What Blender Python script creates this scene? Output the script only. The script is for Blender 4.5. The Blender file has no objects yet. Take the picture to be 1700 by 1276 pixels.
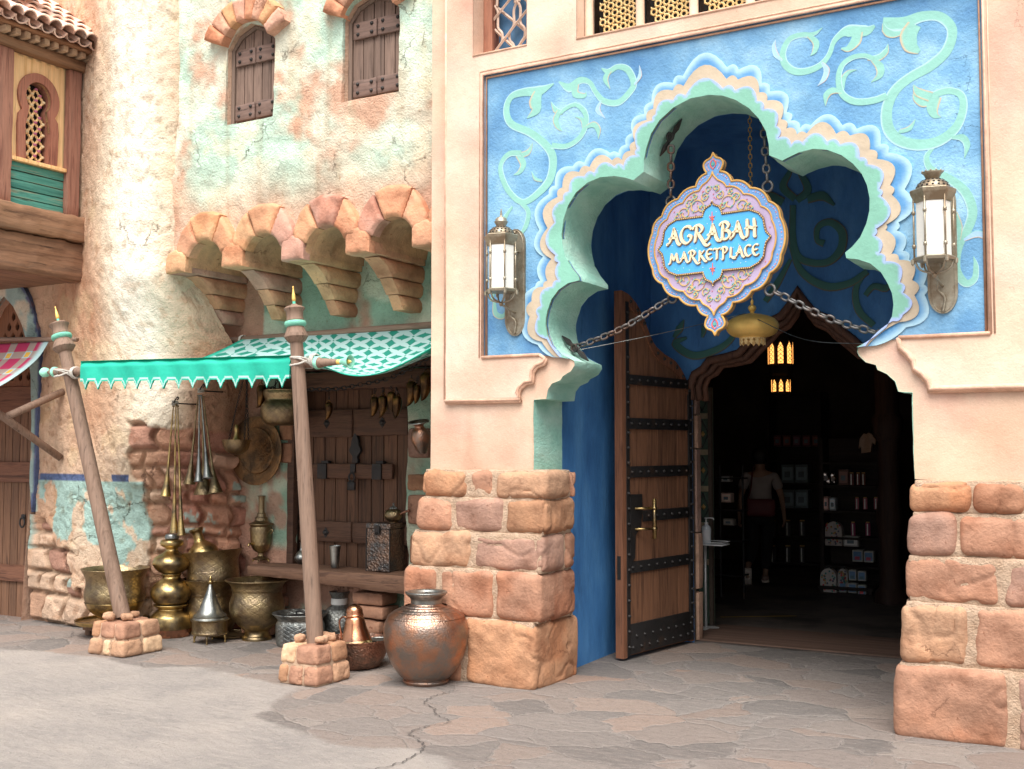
import bpy, bmesh, math, random
import numpy as np
from mathutils import Vector, Matrix, Euler
from mathutils.geometry import delaunay_2d_cdt

# ---------------------------------------------------------------- camera, sky, sun, exposure
S = bpy.context.scene
C = S.collection
FPX, CXP, CYP, HZ = 1868.0, 850.0, 638.0, 1.62
TILT = math.atan(108/FPX); YAW = math.radians(29.993)
CAM = np.array([3.701, -6.736, HZ])
cd = bpy.data.cameras.new('camera'); cam = bpy.data.objects.new('camera', cd); C.objects.link(cam)
cam.location = CAM; cam.rotation_euler = (math.pi/2+TILT, 0, YAW)
cd.sensor_width = 36; cd.lens = 36*FPX/1700; cd.clip_start = .05; cd.clip_end = 2000
S.camera = cam
SUN_EL, SUN_AZ = math.radians(60), math.radians(158)     # compass direction the light comes from (clockwise from +y)
w = bpy.data.worlds.new('World'); S.world = w; w.use_nodes = True
nt = w.node_tree; nt.nodes.clear()
sky = nt.nodes.new('ShaderNodeTexSky'); sky.sky_type = 'NISHITA'; sky.sun_disc = False
sky.sun_elevation = SUN_EL; sky.sun_rotation = SUN_AZ
sky.air_density = 1.0; sky.dust_density = 4.0; sky.ozone_density = 1.0
hs = nt.nodes.new('ShaderNodeHueSaturation'); hs.inputs['Saturation'].default_value = .30
bg = nt.nodes.new('ShaderNodeBackground'); bg.inputs['Strength'].default_value = .10
wo = nt.nodes.new('ShaderNodeOutputWorld')
nt.links.new(sky.outputs[0], hs.inputs['Color']); nt.links.new(hs.outputs[0], bg.inputs[0]); nt.links.new(bg.outputs[0], wo.inputs[0])
sd = bpy.data.lights.new('sun', 'SUN'); sd.energy = 3.0; sd.angle = math.radians(55); sd.color = (1, .955, .88)
sun = bpy.data.objects.new('sun', sd); C.objects.link(sun)
dirv = Vector((math.sin(SUN_AZ)*math.cos(SUN_EL), math.cos(SUN_AZ)*math.cos(SUN_EL), math.sin(SUN_EL)))
sun.rotation_euler = dirv.to_track_quat('Z', 'Y').to_euler(); sun.location = (3, -6, 8)
S.view_settings.view_transform = 'Standard'; S.view_settings.look = 'None'
S.view_settings.gamma = 1; S.view_settings.exposure = 0.90; S.view_settings.use_curve_mapping = False
S.render.resolution_x = 1024; S.render.resolution_y = 769

# ---------------------------------------------------------------- measuring helpers (photo pixel -> point on a real plane)
_fw = np.array([-math.sin(YAW)*math.cos(TILT), math.cos(YAW)*math.cos(TILT), math.sin(TILT)])
_rt = np.array([math.cos(YAW), math.sin(YAW), 0.]); _up = np.cross(_rt, _fw)
def _ray(px, py): return _fw*FPX+_rt*(px-CXP)+_up*(CYP-py)
def Y(px, py, y=.1): d = _ray(px, py); return CAM+d*((y-CAM[1])/d[1])
def X(px, py, x): d = _ray(px, py); return CAM+d*((x-CAM[0])/d[0])
def Z(px, py, z=0): d = _ray(px, py); return CAM+d*((z-CAM[2])/d[2])
def XZ(px, py, y=.1): p = Y(px, py, y); return (p[0], p[2])
def XZs(pts, y=.1): return [XZ(a, b, y) for a, b in pts]

# ---------------------------------------------------------------- noise
def _h(ix, iy, iz, s):
    n = (ix*374761393+iy*668265263+iz*2147483647+s*974634777) & 0xffffffff
    n = ((n ^ (n >> 13))*1274126177) & 0xffffffff
    return ((n ^ (n >> 16)) & 0xffff)/65535.0
def vnoise(x, y, z, s=0):
    x = np.asarray(x, float); y = np.asarray(y, float); z = np.asarray(z, float)
    x, y, z = np.broadcast_arrays(x, y, z)
    ix, iy, iz = (np.floor(v).astype(np.int64) for v in (x, y, z))
    fx, fy, fz = x-ix, y-iy, z-iz
    fx, fy, fz = (f*f*(3-2*f) for f in (fx, fy, fz))
    r = 0
    for a in (0, 1):
        for b in (0, 1):
            for c in (0, 1):
                r = r+_h(ix+a, iy+b, iz+c, s)*(fx if a else 1-fx)*(fy if b else 1-fy)*(fz if c else 1-fz)
    return r
def fbm(x, y, z, s=0, o=4):
    t = 0; a = .5
    for i in range(o):
        k = 2.03**i; t = t+a*vnoise(np.asarray(x)*k+7.3*i, np.asarray(y)*k+3.1*i, np.asarray(z)*k+1.7*i, s+i); a *= .5
    return t/(1-.5**o)
def sst(a, b, v): t = np.clip((v-a)/(b-a), 0, 1); return t*t*(3-2*t)

# ---------------------------------------------------------------- tagging
def tag(o, label=None, cat=None, group=None, kind=None):
    if label: o['label'] = label
    if cat: o['category'] = cat
    if group: o['group'] = group
    if kind: o['kind'] = kind
    return o
def thing(name, label, cat, loc=(0, 0, 0), rz=0, group=None):
    o = bpy.data.objects.new(name, None); C.objects.link(o); o.empty_display_size = .1
    o.location = loc; o.rotation_euler = (0, 0, rz)
    return tag(o, label, cat, group)
def copy_tree(o, parent=None):
    c = o.copy(); C.objects.link(c); c.parent = parent
    for ch in list(o.children): copy_tree(ch, c)
    return c

# ---------------------------------------------------------------- mesh collector
class MB:
    def __init__(s): s.v = []; s.f = []; s.c = []; s.uv = None
    def add(s, V, F, col=(1, 1, 1)):
        b = len(s.v); V = [tuple(p) for p in V]; s.v += V; s.f += [tuple(i+b for i in f) for f in F]
        if isinstance(col, np.ndarray) and col.ndim == 2: s.c += [tuple(k) for k in col]
        else: s.c += [tuple(col)]*len(V)
        return s
    def box(s, a, b, col=(1, 1, 1), M=None):
        x0, y0, z0 = a; x1, y1, z1 = b
        V = [(x, y, z) for z in (z0, z1) for y in (y0, y1) for x in (x0, x1)]
        if M is not None: V = [tuple(M @ Vector(p)) for p in V]
        return s.add(V, [(0, 2, 3, 1), (4, 5, 7, 6), (0, 1, 5, 4), (2, 6, 7, 3), (0, 4, 6, 2), (1, 3, 7, 5)], col)
    def rbox(s, a, b, r=.02, seg=.05, n=0.0, seed=0, col=(1, 1, 1), M=None, f=6., warp=None, nmax=40):
        a = np.array(a, float); b = np.array(b, float); h = (b-a)/2; c = (a+b)/2; r = min(r, *(h*.95))
        ns = [max(2, min(nmax, int(round(2*k/seg)))) for k in h]
        idx = {}; V = []; F = []
        def g(n):
            t = np.linspace(-1, 1, n+1); return t
        def coords(k, n):
            e = max(0.02, 1-r/h[k]*.35)
            t = np.linspace(-1, 1, n+1)
            if n >= 4: t[1] = -e; t[-2] = e
            return t
        T = [coords(k, ns[k]) for k in range(3)]
        def vid(i, j, k):
            key = (i, j, k)
            if key not in idx: idx[key] = len(V); V.append((T[0][i], T[1][j], T[2][k]))
            return idx[key]
        n0, n1, n2 = ns
        for i in range(n0):
            for j in range(n1):
                F.append((vid(i, j, 0), vid(i, j+1, 0), vid(i+1, j+1, 0), vid(i+1, j, 0)))
                F.append((vid(i, j, n2), vid(i+1, j, n2), vid(i+1, j+1, n2), vid(i, j+1, n2)))
        for i in range(n0):
            for k in range(n2):
                F.append((vid(i, 0, k), vid(i+1, 0, k), vid(i+1, 0, k+1), vid(i, 0, k+1)))
                F.append((vid(i, n1, k), vid(i, n1, k+1), vid(i+1, n1, k+1), vid(i+1, n1, k)))
        for j in range(n1):
            for k in range(n2):
                F.append((vid(0, j, k), vid(0, j, k+1), vid(0, j+1, k+1), vid(0, j+1, k)))
                F.append((vid(n0, j, k), vid(n0, j+1, k), vid(n0, j+1, k+1), vid(n0, j, k+1)))
        P = np.array(V)*h; q = np.clip(P, -(h-r), h-r); d = P-q; L = np.linalg.norm(d, axis=1, keepdims=True)
        nrm = d/np.maximum(L, 1e-9); P = q+nrm*np.minimum(r, L*1.0 if False else r)
        P = P+c
        if n:
            k = fbm(P[:, 0]*f, P[:, 1]*f, P[:, 2]*f, seed, 4)-.5
            k2 = np.abs(fbm(P[:, 0]*f*.55+9, P[:, 1]*f*.55, P[:, 2]*f*.55, seed+50, 3)-.5)
            P = P+nrm*((k*2*n)-((np.clip(.022-k2, 0, 1)*n*30) if n >= .012 else (np.clip(.10-k2, 0, 1)*n*9)))[:, None]
        if warp is not None: P = warp(P)
        if M is not None: P = np.array([tuple(M @ Vector(p)) for p in P])
        return s.add(P, F, col)
    def lathe(s, prof, seg=32, M=None, col=(1, 1, 1), flute=None):
        V = []; F = []; n = len(prof)
        for i in range(seg):
            a = 2*math.pi*i/seg
            for (r, z) in prof:
                rr = r*(1+(flute(a, z) if flute else 0)); V.append((rr*math.cos(a), rr*math.sin(a), z))
        for i in range(seg):
            for j in range(n-1):
                a, b = i*n+j, ((i+1) % seg)*n+j
                if prof[j][0] < 1e-6: F.append((a, b+1, a+1))
                elif prof[j+1][0] < 1e-6: F.append((a, b, a+1))
                else: F.append((a, b, b+1, a+1))
        if M is not None: V = [tuple(M @ Vector(p)) for p in V]
        return s.add(V, F, col)
    def tube(s, pts, r, seg=8, col=(1, 1, 1), close=False, cap=True):
        pts = [Vector(p) for p in pts]; n = len(pts); rs = r if hasattr(r, '__len__') else [r]*n
        V = []; F = []; up = None
        for i in range(n):
            if close: t = (pts[(i+1) % n]-pts[i-1])
            else: t = pts[min(i+1, n-1)]-pts[max(i-1, 0)]
            t = t.normalized() if t.length > 1e-9 else Vector((0, 0, 1))
            if up is None:
                up = Vector((0, 0, 1)) if abs(t.z) < .9 else Vector((0, 1, 0))
            a = up-t*up.dot(t)
            if a.length < 1e-5: a = t.orthogonal()
            a.normalize(); up = a; b = t.cross(a)
            for k in range(seg):
                th = 2*math.pi*k/seg; V.append(tuple(pts[i]+(a*math.cos(th)+b*math.sin(th))*rs[i]))
        m = n if close else n-1
        for i in range(m):
            for k in range(seg):
                k2 = (k+1) % seg; j = (i+1) % n
                F.append((i*seg+k, j*seg+k, j*seg+k2, i*seg+k2))
        if cap and not close:
            F.append(tuple(range(seg))); F.append(tuple((n-1)*seg+k for k in range(seg-1, -1, -1)))
        return s.add(V, F, col)
    def mark(s): s.marks = getattr(s, 'marks', [])+[(len(s.v), len(s.f))]; return s
    def build_each(s, name, m, parent=None, smooth=False, auto=None):
        mk = s.marks+[(len(s.v), len(s.f))]; out = []
        for (v0, f0), (v1, f1) in zip(mk[:-1], mk[1:]):
            q = MB(); q.v = s.v[v0:v1]; q.c = s.c[v0:v1]; q.f = [tuple(i-v0 for i in f) for f in s.f[f0:f1]]
            if q.f: out.append(q.build(name, m, parent, smooth, auto))
        return out
    def build(s, name, m, parent=None, smooth=False, auto=None):
        me = bpy.data.meshes.new(name); me.from_pydata(s.v, [], s.f)
        if s.c:
            at = me.color_attributes.new('Col', 'FLOAT_COLOR', 'POINT')
            k = np.ones((len(s.c), 4), np.float32); k[:, :3] = np.array(s.c, np.float32)[:, :3]
            at.data.foreach_set('color', k.ravel())
        if s.uv is not None:
            at = me.attributes.new('pat', 'FLOAT_VECTOR', 'POINT'); at.data.foreach_set('vector', np.array(s.uv, np.float32).ravel())
        me.materials.append(m); me.validate(); me.update()
        if smooth or auto: me.polygons.foreach_set('use_smooth', [True]*len(me.polygons))
        if auto: me.set_sharp_from_angle(angle=math.radians(auto))
        o = bpy.data.objects.new(name, me); C.objects.link(o)
        if parent is not None: o.parent = parent
        return o

# ---------------------------------------------------------------- outlines and plates
def arcs(cusps, bulge=.32, side=1, n=8):
    # cusps: list of (x, z) or (x, z, bulge_of_segment_starting_here); chain of circular arcs
    out = []
    for i in range(len(cusps)-1):
        a = np.array(cusps[i][:2]); b = np.array(cusps[i+1][:2]); bu = cusps[i][2] if len(cusps[i]) > 2 else bulge
        ch = b-a; L = np.linalg.norm(ch)
        nr = np.array([-ch[1], ch[0]])/max(L, 1e-9)*side
        for k in range(n):
            t = k/n
            out.append(tuple(a+ch*t+nr*(bu*L*4*t*(1-t)*(1 if True else 0))))
    out.append(tuple(cusps[-1][:2])); return out
def smooth_path(pts, n=8, closed=False):
    P = [np.array(p, float) for p in pts]; m = len(P); out = []
    rng = range(m if closed else m-1)
    for i in rng:
        p1, p2 = P[i], P[(i+1) % m]
        p0 = P[i-1] if (closed or i > 0) else p1*2-p2
        p3 = P[(i+2) % m] if (closed or i+2 < m) else p2*2-p1
        for k in range(n):
            t = k/n
            out.append(tuple(.5*((2*p1)+(-p0+p2)*t+(2*p0-5*p1+4*p2-p3)*t*t+(-p0+3*p1-3*p2+p3)*t**3)))
    if not closed: out.append(tuple(P[-1]))
    return out
def pip(px, pz, poly):
    poly = np.array(poly); x = np.asarray(px); z = np.asarray(pz); ins = np.zeros(x.shape, bool); n = len(poly); j = n-1
    for i in range(n):
        xi, zi = poly[i]; xj, zj = poly[j]
        if zi != zj:
            c = ((zi > z) != (zj > z)) & (x < (xj-xi)*(z-zi)/(zj-zi)+xi); ins ^= c
        j = i
    return ins
def dist_poly(px, pz, path):
    path = np.array(path); d = np.full(np.shape(px), 1e9)
    for i in range(len(path)-1):
        a, b = path[i], path[i+1]; ab = b-a; L = max(ab@ab, 1e-12)
        t = np.clip(((px-a[0])*ab[0]+(pz-a[1])*ab[1])/L, 0, 1)
        d = np.minimum(d, np.hypot(px-a[0]-t*ab[0], pz-a[1]-t*ab[1]))
    return d
def resample(poly, d):
    out = []
    n = len(poly)
    for i in range(n):
        a = np.array(poly[i]); b = np.array(poly[(i+1) % n]); k = max(1, int(np.linalg.norm(b-a)/d))
        for q in range(k): out.append(tuple(a+(b-a)*q/k))
    return out
def plate(mb, outer, y, thick=.02, holes=(), grid=None, colf=None, disp=None, col=(1, 1, 1), plane='xz', side=True):
    """flat shape given by outlines in (x, z); front at y facing -y, real thickness behind it"""
    loops = [outer]+list(holes)
    if grid: loops = [resample(l, grid*1.5) for l in loops]
    pts = []; edges = []
    for l in loops:
        b = len(pts); pts += [tuple(p) for p in l]; edges += [(b+i, b+(i+1) % len(l)) for i in range(len(l))]
    if grid:
        A = np.array(loops[0]); x0, z0 = A.min(0); x1, z1 = A.max(0)
        gx, gz = np.meshgrid(np.arange(x0+grid/2, x1, grid), np.arange(z0+grid/2, z1, grid)); gx = gx.ravel(); gz = gz.ravel()
        k = pip(gx, gz, loops[0])
        for h in loops[1:]: k &= ~pip(gx, gz, h)
        gx, gz = gx[k], gz[k]
        dd = np.full(gx.shape, 1e9)
        for l in loops: dd = np.minimum(dd, dist_poly(gx, gz, list(l)+[l[0]]))
        k = dd > grid*.35; pts += list(zip(gx[k], gz[k]))
    v, e, f, ov, oe, of = delaunay_2d_cdt([Vector(p) for p in pts], edges, [], 0, 1e-6)
    V = np.array([tuple(p) for p in v]); cen = np.array([V[list(t)].mean(0) for t in f])
    k = pip(cen[:, 0], cen[:, 1], loops[0])
    for h in loops[1:]: k &= ~pip(cen[:, 0], cen[:, 1], h)
    tri = [t for t, q in zip(f, k) if q]
    fixed = []
    for t in tri:
        a, b, c = V[t[0]], V[t[1]], V[t[2]]
        cr = (b[0]-a[0])*(c[1]-a[1])-(b[1]-a[1])*(c[0]-a[0])
        fixed.append(tuple(t) if cr > 0 else (t[0], t[2], t[1]))
    yy = np.full(len(V), float(y))
    if disp is not None: yy = yy+disp(V[:, 0], V[:, 1])
    P = np.stack([V[:, 0], yy, V[:, 1]], 1)
    cc = colf(V[:, 0], V[:, 1]) if colf is not None else col
    if colf is not None: cc = np.asarray(cc)
    mb.add(P, fixed, cc)
    if side:
        cnt = {}
        for t in fixed:
            for q in range(3):
                a, b = t[q], t[(q+1) % 3]; cnt[(a, b)] = 1
        be = [(a, b) for (a, b) in cnt if (b, a) not in cnt]
        used = sorted({a for a, b in be} | {b for a, b in be}); mp = {u: i for i, u in enumerate(used)}
        n = len(used); Pf = P[used]; Pb = Pf.copy(); Pb[:, 1] = y+thick
        cs = cc[used] if isinstance(cc, np.ndarray) and cc.ndim == 2 else cc
        cs2 = np.concatenate([cs, cs]) if isinstance(cs, np.ndarray) and cs.ndim == 2 else cs
        mb.add(np.concatenate([Pf, Pb]), [(mp[b], mp[a], mp[a]+n, mp[b]+n) for a, b in be], cs2)
    return mb
def xform(mb, M, start=0):
    for i in range(start, len(mb.v)): mb.v[i] = tuple(M @ Vector(mb.v[i]))
    return mb
def ribbon(mb, spine, widths, y, thick=.004, cols=((1, 1, 1),)*3, n=5, surf=None):
    """painted scroll: variable-width strip along a spine given in (x, z)"""
    sp = smooth_path(spine, n); m = len(sp)
    ws = np.interp(np.linspace(0, len(widths)-1, m), range(len(widths)), widths)
    V = []; cc = []; F = []
    fr = (-1, -.62, 0, .62, 1); K = [cols[0], cols[1], cols[1], cols[1], cols[2]]
    for i in range(m):
        a = np.array(sp[max(i-1, 0)]); b = np.array(sp[min(i+1, m-1)]); t = b-a; t = t/max(np.linalg.norm(t), 1e-9)
        nr = np.array([-t[1], t[0]])
        for k, q in enumerate(fr):
            p = np.array(sp[i])+nr*q*ws[i]/2
            V.append((p[0], y+(float(surf(p[0], p[1])) if surf else (.003 if abs(q) == 1 else 0)), p[1])); cc.append(K[k])
        for q in (1, -1):
            p = np.array(sp[i])+nr*q*ws[i]/2; V.append((p[0], y+thick+(float(surf(p[0], p[1])) if surf else 0), p[1])); cc.append(K[-1 if q > 0 else 0])
    for i in range(m-1):
        A, B = i*7, (i+1)*7
        for k in range(4): F.append((A+k, B+k, B+k+1, A+k+1))
        F.append((A+4, B+4, B+5, A+5)); F.append((B+0, A+0, A+6, B+6))
    mb.add(V, F, np.array(cc)); return mb
# ---------------------------------------------------------------- materials
def N(nt, t, **kw):
    n = nt.nodes.new(t)
    for k, v in kw.items():
        if hasattr(n, k): setattr(n, k, v)
    return n
def ramp(nt, fac, stops):
    r = nt.nodes.new('ShaderNodeValToRGB'); el = r.color_ramp.elements
    while len(el) < len(stops): el.new(.5)
    for e, (p, c) in zip(el, stops): e.position = p; e.color = (*c, 1) if len(c) == 3 else c
    nt.links.new(fac, r.inputs[0]); return r.outputs[0]
def mixc(nt, a, b, fac, mode='MIX'):
    m = nt.nodes.new('ShaderNodeMix'); m.data_type = 'RGBA'; m.blend_type = mode
    for s_, v in ((m.inputs[0], fac), (m.inputs[6], a), (m.inputs[7], b)):
        if hasattr(v, 'is_output'): nt.links.new(v, s_)
        else: s_.default_value = v if not isinstance(v, tuple) else (*v, 1)
    return m.outputs[2]
def math_(nt, op, a, b=0., c=None, clamp=False):
    m = nt.nodes.new('ShaderNodeMath'); m.operation = op; m.use_clamp = clamp
    for i, v in enumerate((a, b) if c is None else (a, b, c)):
        if hasattr(v, 'is_output'): nt.links.new(v, m.inputs[i])
        else: m.inputs[i].default_value = v
    return m.outputs[0]
def pbr(name, cols, scale=4., rough=.85, metal=0., bump=.3, bscale=60., bdist=.01, stretch=(1, 1, 1), vcol=False,
        fine=None, rvar=0., dark=None, engr=None, crack=None, distort=0., voro=None, voroamt=.5, emis=None, spec=None, alpha=None, trans=None):
    """noise between the given colours, bump from a finer noise; vcol multiplies by the painted colour attribute"""
    m = bpy.data.materials.new(name); m.use_nodes = True; nt = m.node_tree; nt.nodes.clear()
    out = N(nt, 'ShaderNodeOutputMaterial'); b = N(nt, 'ShaderNodeBsdfPrincipled'); nt.links.new(b.outputs[0], out.inputs[0])
    tc = N(nt, 'ShaderNodeTexCoord'); mp = N(nt, 'ShaderNodeMapping'); mp.inputs['Scale'].default_value = stretch
    nt.links.new(tc.outputs['Object'], mp.inputs[0])
    def noise(sc, det=5, ro=.55, dis=0.):
        n = N(nt, 'ShaderNodeTexNoise'); n.inputs['Scale'].default_value = sc; n.inputs['Detail'].default_value = det
        n.inputs['Roughness'].default_value = ro; n.inputs['Distortion'].default_value = dis
        nt.links.new(mp.outputs[0], n.inputs['Vector']); return n.outputs[0]
    n1 = noise(scale, 6, .6, distort)
    k = len(cols)
    c = ramp(nt, n1, [(.32+.36*i/max(1, k-1), cc) for i, cc in enumerate(cols)]) if k > 1 else None
    if c is None:
        rg = N(nt, 'ShaderNodeRGB'); rg.outputs[0].default_value = (*cols[0], 1); c = rg.outputs[0]
    if fine:   # fine speckle (strength)
        n2 = noise(bscale*.8, 3, .6)
        f = math_(nt, 'MULTIPLY_ADD', n2, fine*2, 1-fine)
        cb = N(nt, 'ShaderNodeCombineColor')
        for i in range(3): nt.links.new(f, cb.inputs[i])
        c = mixc(nt, c, cb.outputs[0], 1., 'MULTIPLY')
    if dark:   # (colour, scale, lo, hi): patches such as dirt, patina
        n3 = noise(dark[1], 6, .65)
        c = mixc(nt, c, dark[0], ramp(nt, n3, [(dark[2], (0, 0, 0)), (dark[3], (1, 1, 1))]))
    ck = None
    if crack:  # hairline cracks: (scale, width, colour, share)
        wn = N(nt, 'ShaderNodeTexNoise'); wn.inputs['Scale'].default_value = crack[0]*2.2; wn.inputs['Detail'].default_value = 6; wn.inputs['Roughness'].default_value = .65; nt.links.new(tc.outputs['Object'], wn.inputs['Vector'])
        wv = N(nt, 'ShaderNodeVectorMath', operation='MULTIPLY_ADD'); nt.links.new(wn.outputs['Color'], wv.inputs[0]); wv.inputs[1].default_value = (.75/crack[0],)*3; nt.links.new(tc.outputs['Object'], wv.inputs[2])
        vc = N(nt, 'ShaderNodeTexVoronoi'); vc.feature = 'DISTANCE_TO_EDGE'; vc.inputs['Scale'].default_value = crack[0]; nt.links.new(wv.outputs[0], vc.inputs['Vector'])
        mk = ramp(nt, noise(crack[0]*.9, 3), [(crack[3], (0, 0, 0)), (crack[3]+.07, (1, 1, 1))]); ck = math_(nt, 'MULTIPLY', ramp(nt, vc.outputs['Distance'], [(0, (1, 1, 1)), (crack[1]*crack[0], (0, 0, 0))]), mk)
        c = mixc(nt, c, crack[2], math_(nt, 'MULTIPLY', ck, .8))
    if engr:   # engraved lattice running round the turned body: (repeats, bands per metre, strength)
        sx = N(nt, 'ShaderNodeSeparateXYZ'); nt.links.new(tc.outputs['Object'], sx.inputs[0])
        an = math_(nt, 'MULTIPLY', math_(nt, 'ARCTAN2', sx.outputs[1], sx.outputs[0]), float(engr[0])); zz = math_(nt, 'MULTIPLY', sx.outputs[2], engr[1]*6.283)
        s1 = math_(nt, 'SINE', math_(nt, 'MULTIPLY_ADD', math_(nt, 'SINE', zz), 1.3, an)); s2 = math_(nt, 'SINE', math_(nt, 'MULTIPLY_ADD', math_(nt, 'SINE', zz), -1.3, an))
        e1 = math_(nt, 'ABSOLUTE', math_(nt, 'MULTIPLY', s1, s2)); e2 = math_(nt, 'ABSOLUTE', math_(nt, 'SINE', math_(nt, 'MULTIPLY_ADD', an, 3., math_(nt, 'MULTIPLY', zz, 2.))))
        eh = math_(nt, 'MULTIPLY', math_(nt, 'MINIMUM', e1, .35), math_(nt, 'MULTIPLY_ADD', e2, .5, .8))
        c = mixc(nt, c, tuple(v*.5 for v in cols[0]), ramp(nt, eh, [(.02, (.85, .85, .85)), (.12, (0, 0, 0))]))
    if vcol:
        a = N(nt, 'ShaderNodeAttribute'); a.attribute_name = 'Col'; c = mixc(nt, c, a.outputs[0], 1., 'MULTIPLY')
    nt.links.new(c, b.inputs['Base Color'])
    b.inputs['Metallic'].default_value = metal
    if spec is not None: b.inputs['Specular IOR Level'].default_value = spec
    if rvar:
        r = math_(nt, 'MULTIPLY_ADD', noise(scale*2.3, 4), rvar*2, rough-rvar, clamp=True); nt.links.new(r, b.inputs['Roughness'])
    else: b.inputs['Roughness'].default_value = rough
    if bump:
        hgt = noise(bscale, 6, .65)
        h2 = noise(bscale*.22, 4, .6); hgt = math_(nt, 'MULTIPLY_ADD', h2, 1.2, hgt)
        if ck is not None: hgt = math_(nt, 'MULTIPLY_ADD', ck, -2.5, hgt)
        if engr: hgt = math_(nt, 'MULTIPLY_ADD', eh, engr[2], hgt)
        if voro:
            v = N(nt, 'ShaderNodeTexVoronoi'); v.inputs['Scale'].default_value = voro; v.feature = 'F1'
            nt.links.new(mp.outputs[0], v.inputs['Vector']); hgt = math_(nt, 'MULTIPLY_ADD', v.outputs['Distance'], voroamt*3, hgt)
        bp = N(nt, 'ShaderNodeBump'); bp.inputs['Strength'].default_value = bump; bp.inputs['Distance'].default_value = bdist
        nt.links.new(hgt, bp.inputs['Height']); nt.links.new(bp.outputs[0], b.inputs['Normal'])
    if emis: b.inputs['Emission Color'].default_value = (*emis[0], 1); b.inputs['Emission Strength'].default_value = emis[1]
    if trans: b.inputs['Transmission Weight'].default_value = trans
    return m
def wood(name, c1, c2, c3=None, axis='z', rough=.75, bump=.6, sc=1., vcol=True):
    st = {'x': (.06, 1, 1), 'y': (1, .06, 1), 'z': (1, 1, .06)}[axis]
    return pbr(name, [c1, c2] if c3 is None else [c1, c2, c3], 26*sc, rough, 0, bump, 70*sc, .006, st, vcol, fine=.25, distort=.8,
               dark=((c1[0]*.35, c1[1]*.35, c1[2]*.35), 40*sc, .58, .72))
def metal(name, c, cd, rough=.32, bump=.25, bscale=120, voro=None, lo=.45, hi=.6, voroamt=.5, psc=6, m=1., engr=None):
    return pbr(name, [c, tuple(v*.8 for v in c)], 9, rough, m, bump, bscale, .003, rvar=.12, dark=(cd, psc, lo, hi), voro=voro, voroamt=voroamt, fine=.12, engr=engr)

W = (1, 1, 1)
M_plaster_peach = pbr('peach_plaster', [(.57, .395, .295), (.67, .485, .375), (.75, .59, .47)], 1.8, .9, bump=.35, bscale=90, bdist=.008, fine=.10, vcol=True, dark=((.50, .35, .27), 40, .63, .76), crack=(1.5, .003, (.36, .24, .18), .56))
M_stucco = pbr('rough_stucco', [(.86, .86, .86), (1.04, 1.04, 1.04)], 9, .95, bump=.85, bscale=60, bdist=.020, fine=.15, vcol=True, dark=((.70, .56, .46), 26, .61, .71), crack=(2.0, .005, (.42, .30, .23), .575))
M_stone = pbr('sandstone', [(.62, .53, .47), (.93, .89, .85), (1.12, 1.05, .97)], 5, .9, bump=.6, bscale=48, bdist=.014, fine=.18, vcol=True, dark=((.50, .34, .27), 20, .64, .72), crack=(3.6, .004, (.46, .33, .26), .60))
M_mortar = pbr('mortar', [(.46, .31, .21), (.60, .44, .32)], 14, .95, bump=1., bscale=80, bdist=.02, fine=.25)
M_blue = pbr('blue_plaster', [(.065, .20, .42), (.115, .29, .51), (.22, .43, .63)], 2.2, .8, bump=.6, bscale=55, bdist=.010, fine=.12, vcol=True, dark=((.05, .13, .28), 22, .64, .74), crack=(1.7, .0025, (.05, .13, .26), .585))
M_band = pbr('painted_band', [(.92, .92, .92), (1, 1, 1)], 5, .8, bump=.4, bscale=50, bdist=.006, fine=.06, vcol=True)
M_mint = pbr('mint_paint', [(.25, .52, .43), (.35, .62, .52), (.46, .70, .60)], 5, .75, bump=.7, bscale=45, bdist=.012, fine=.06, vcol=True, stretch=(1, .5, 1))
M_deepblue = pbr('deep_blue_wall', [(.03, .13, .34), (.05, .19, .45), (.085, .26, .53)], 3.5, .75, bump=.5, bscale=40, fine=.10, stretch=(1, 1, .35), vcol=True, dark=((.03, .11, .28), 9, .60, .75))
M_trim = pbr('weathered_trim', [(.50, .35, .27), (.70, .53, .43)], 12, .85, bump=.4, bscale=80, fine=.1, vcol=True)
M_wood = wood('brown_wood', (.095, .050, .030), (.23, .13, .078), (.145, .082, .052))
M_woodx = wood('brown_wood_across', (.085, .046, .030), (.18, .105, .068), (.12, .07, .048), axis='x')
M_woody = wood('brown_wood_deep', (.16, .09, .055), (.32, .20, .13), (.20, .13, .09), axis='y', bump=1., sc=.55)
M_shut = wood('grey_brown_wood', (.11, .074, .058), (.21, .15, .12), (.15, .105, .085))
M_shutx = wood('grey_brown_wood_across', (.09, .062, .05), (.18, .125, .10), (.13, .09, .075), axis='x')
M_pole = wood('pole_wood', (.15, .092, .064), (.24, .155, .112), (.19, .125, .092), bump=.5)
M_polex = wood('pole_wood_across', (.15, .092, .064), (.24, .155, .112), (.19, .125, .092), bump=.35, axis='x')
M_cream = wood('cream_boards', (.70, .41, .17), (.90, .60, .31), (.82, .51, .24), bump=.3)
M_teal = wood('teal_boards', (.03, .17, .14), (.07, .27, .22), (.26, .27, .18), axis='y', bump=.5)
M_redwood = wood('red_brown_wood', (.17, .065, .045), (.34, .16, .11), (.24, .12, .085))
M_brass = metal('old_brass', (.60, .43, .18), (.20, .15, .09), .33, .4, 60)
M_brassd = metal('dark_engraved_brass', (.46, .35, .19), (.20, .15, .10), .38, .55, 110, voro=75, lo=.38, hi=.62, voroamt=.25, engr=(7, 8, 1.6))
M_copper = metal('worn_copper', (.52, .27, .17), (.27, .235, .21), .37, .5, 90, voro=75, lo=.38, hi=.60, voroamt=.35, psc=7)
M_copperd = metal('hammered_copper', (.50, .25, .17), (.20, .13, .10), .42, 1., 60, voro=60, voroamt=.6)
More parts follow.
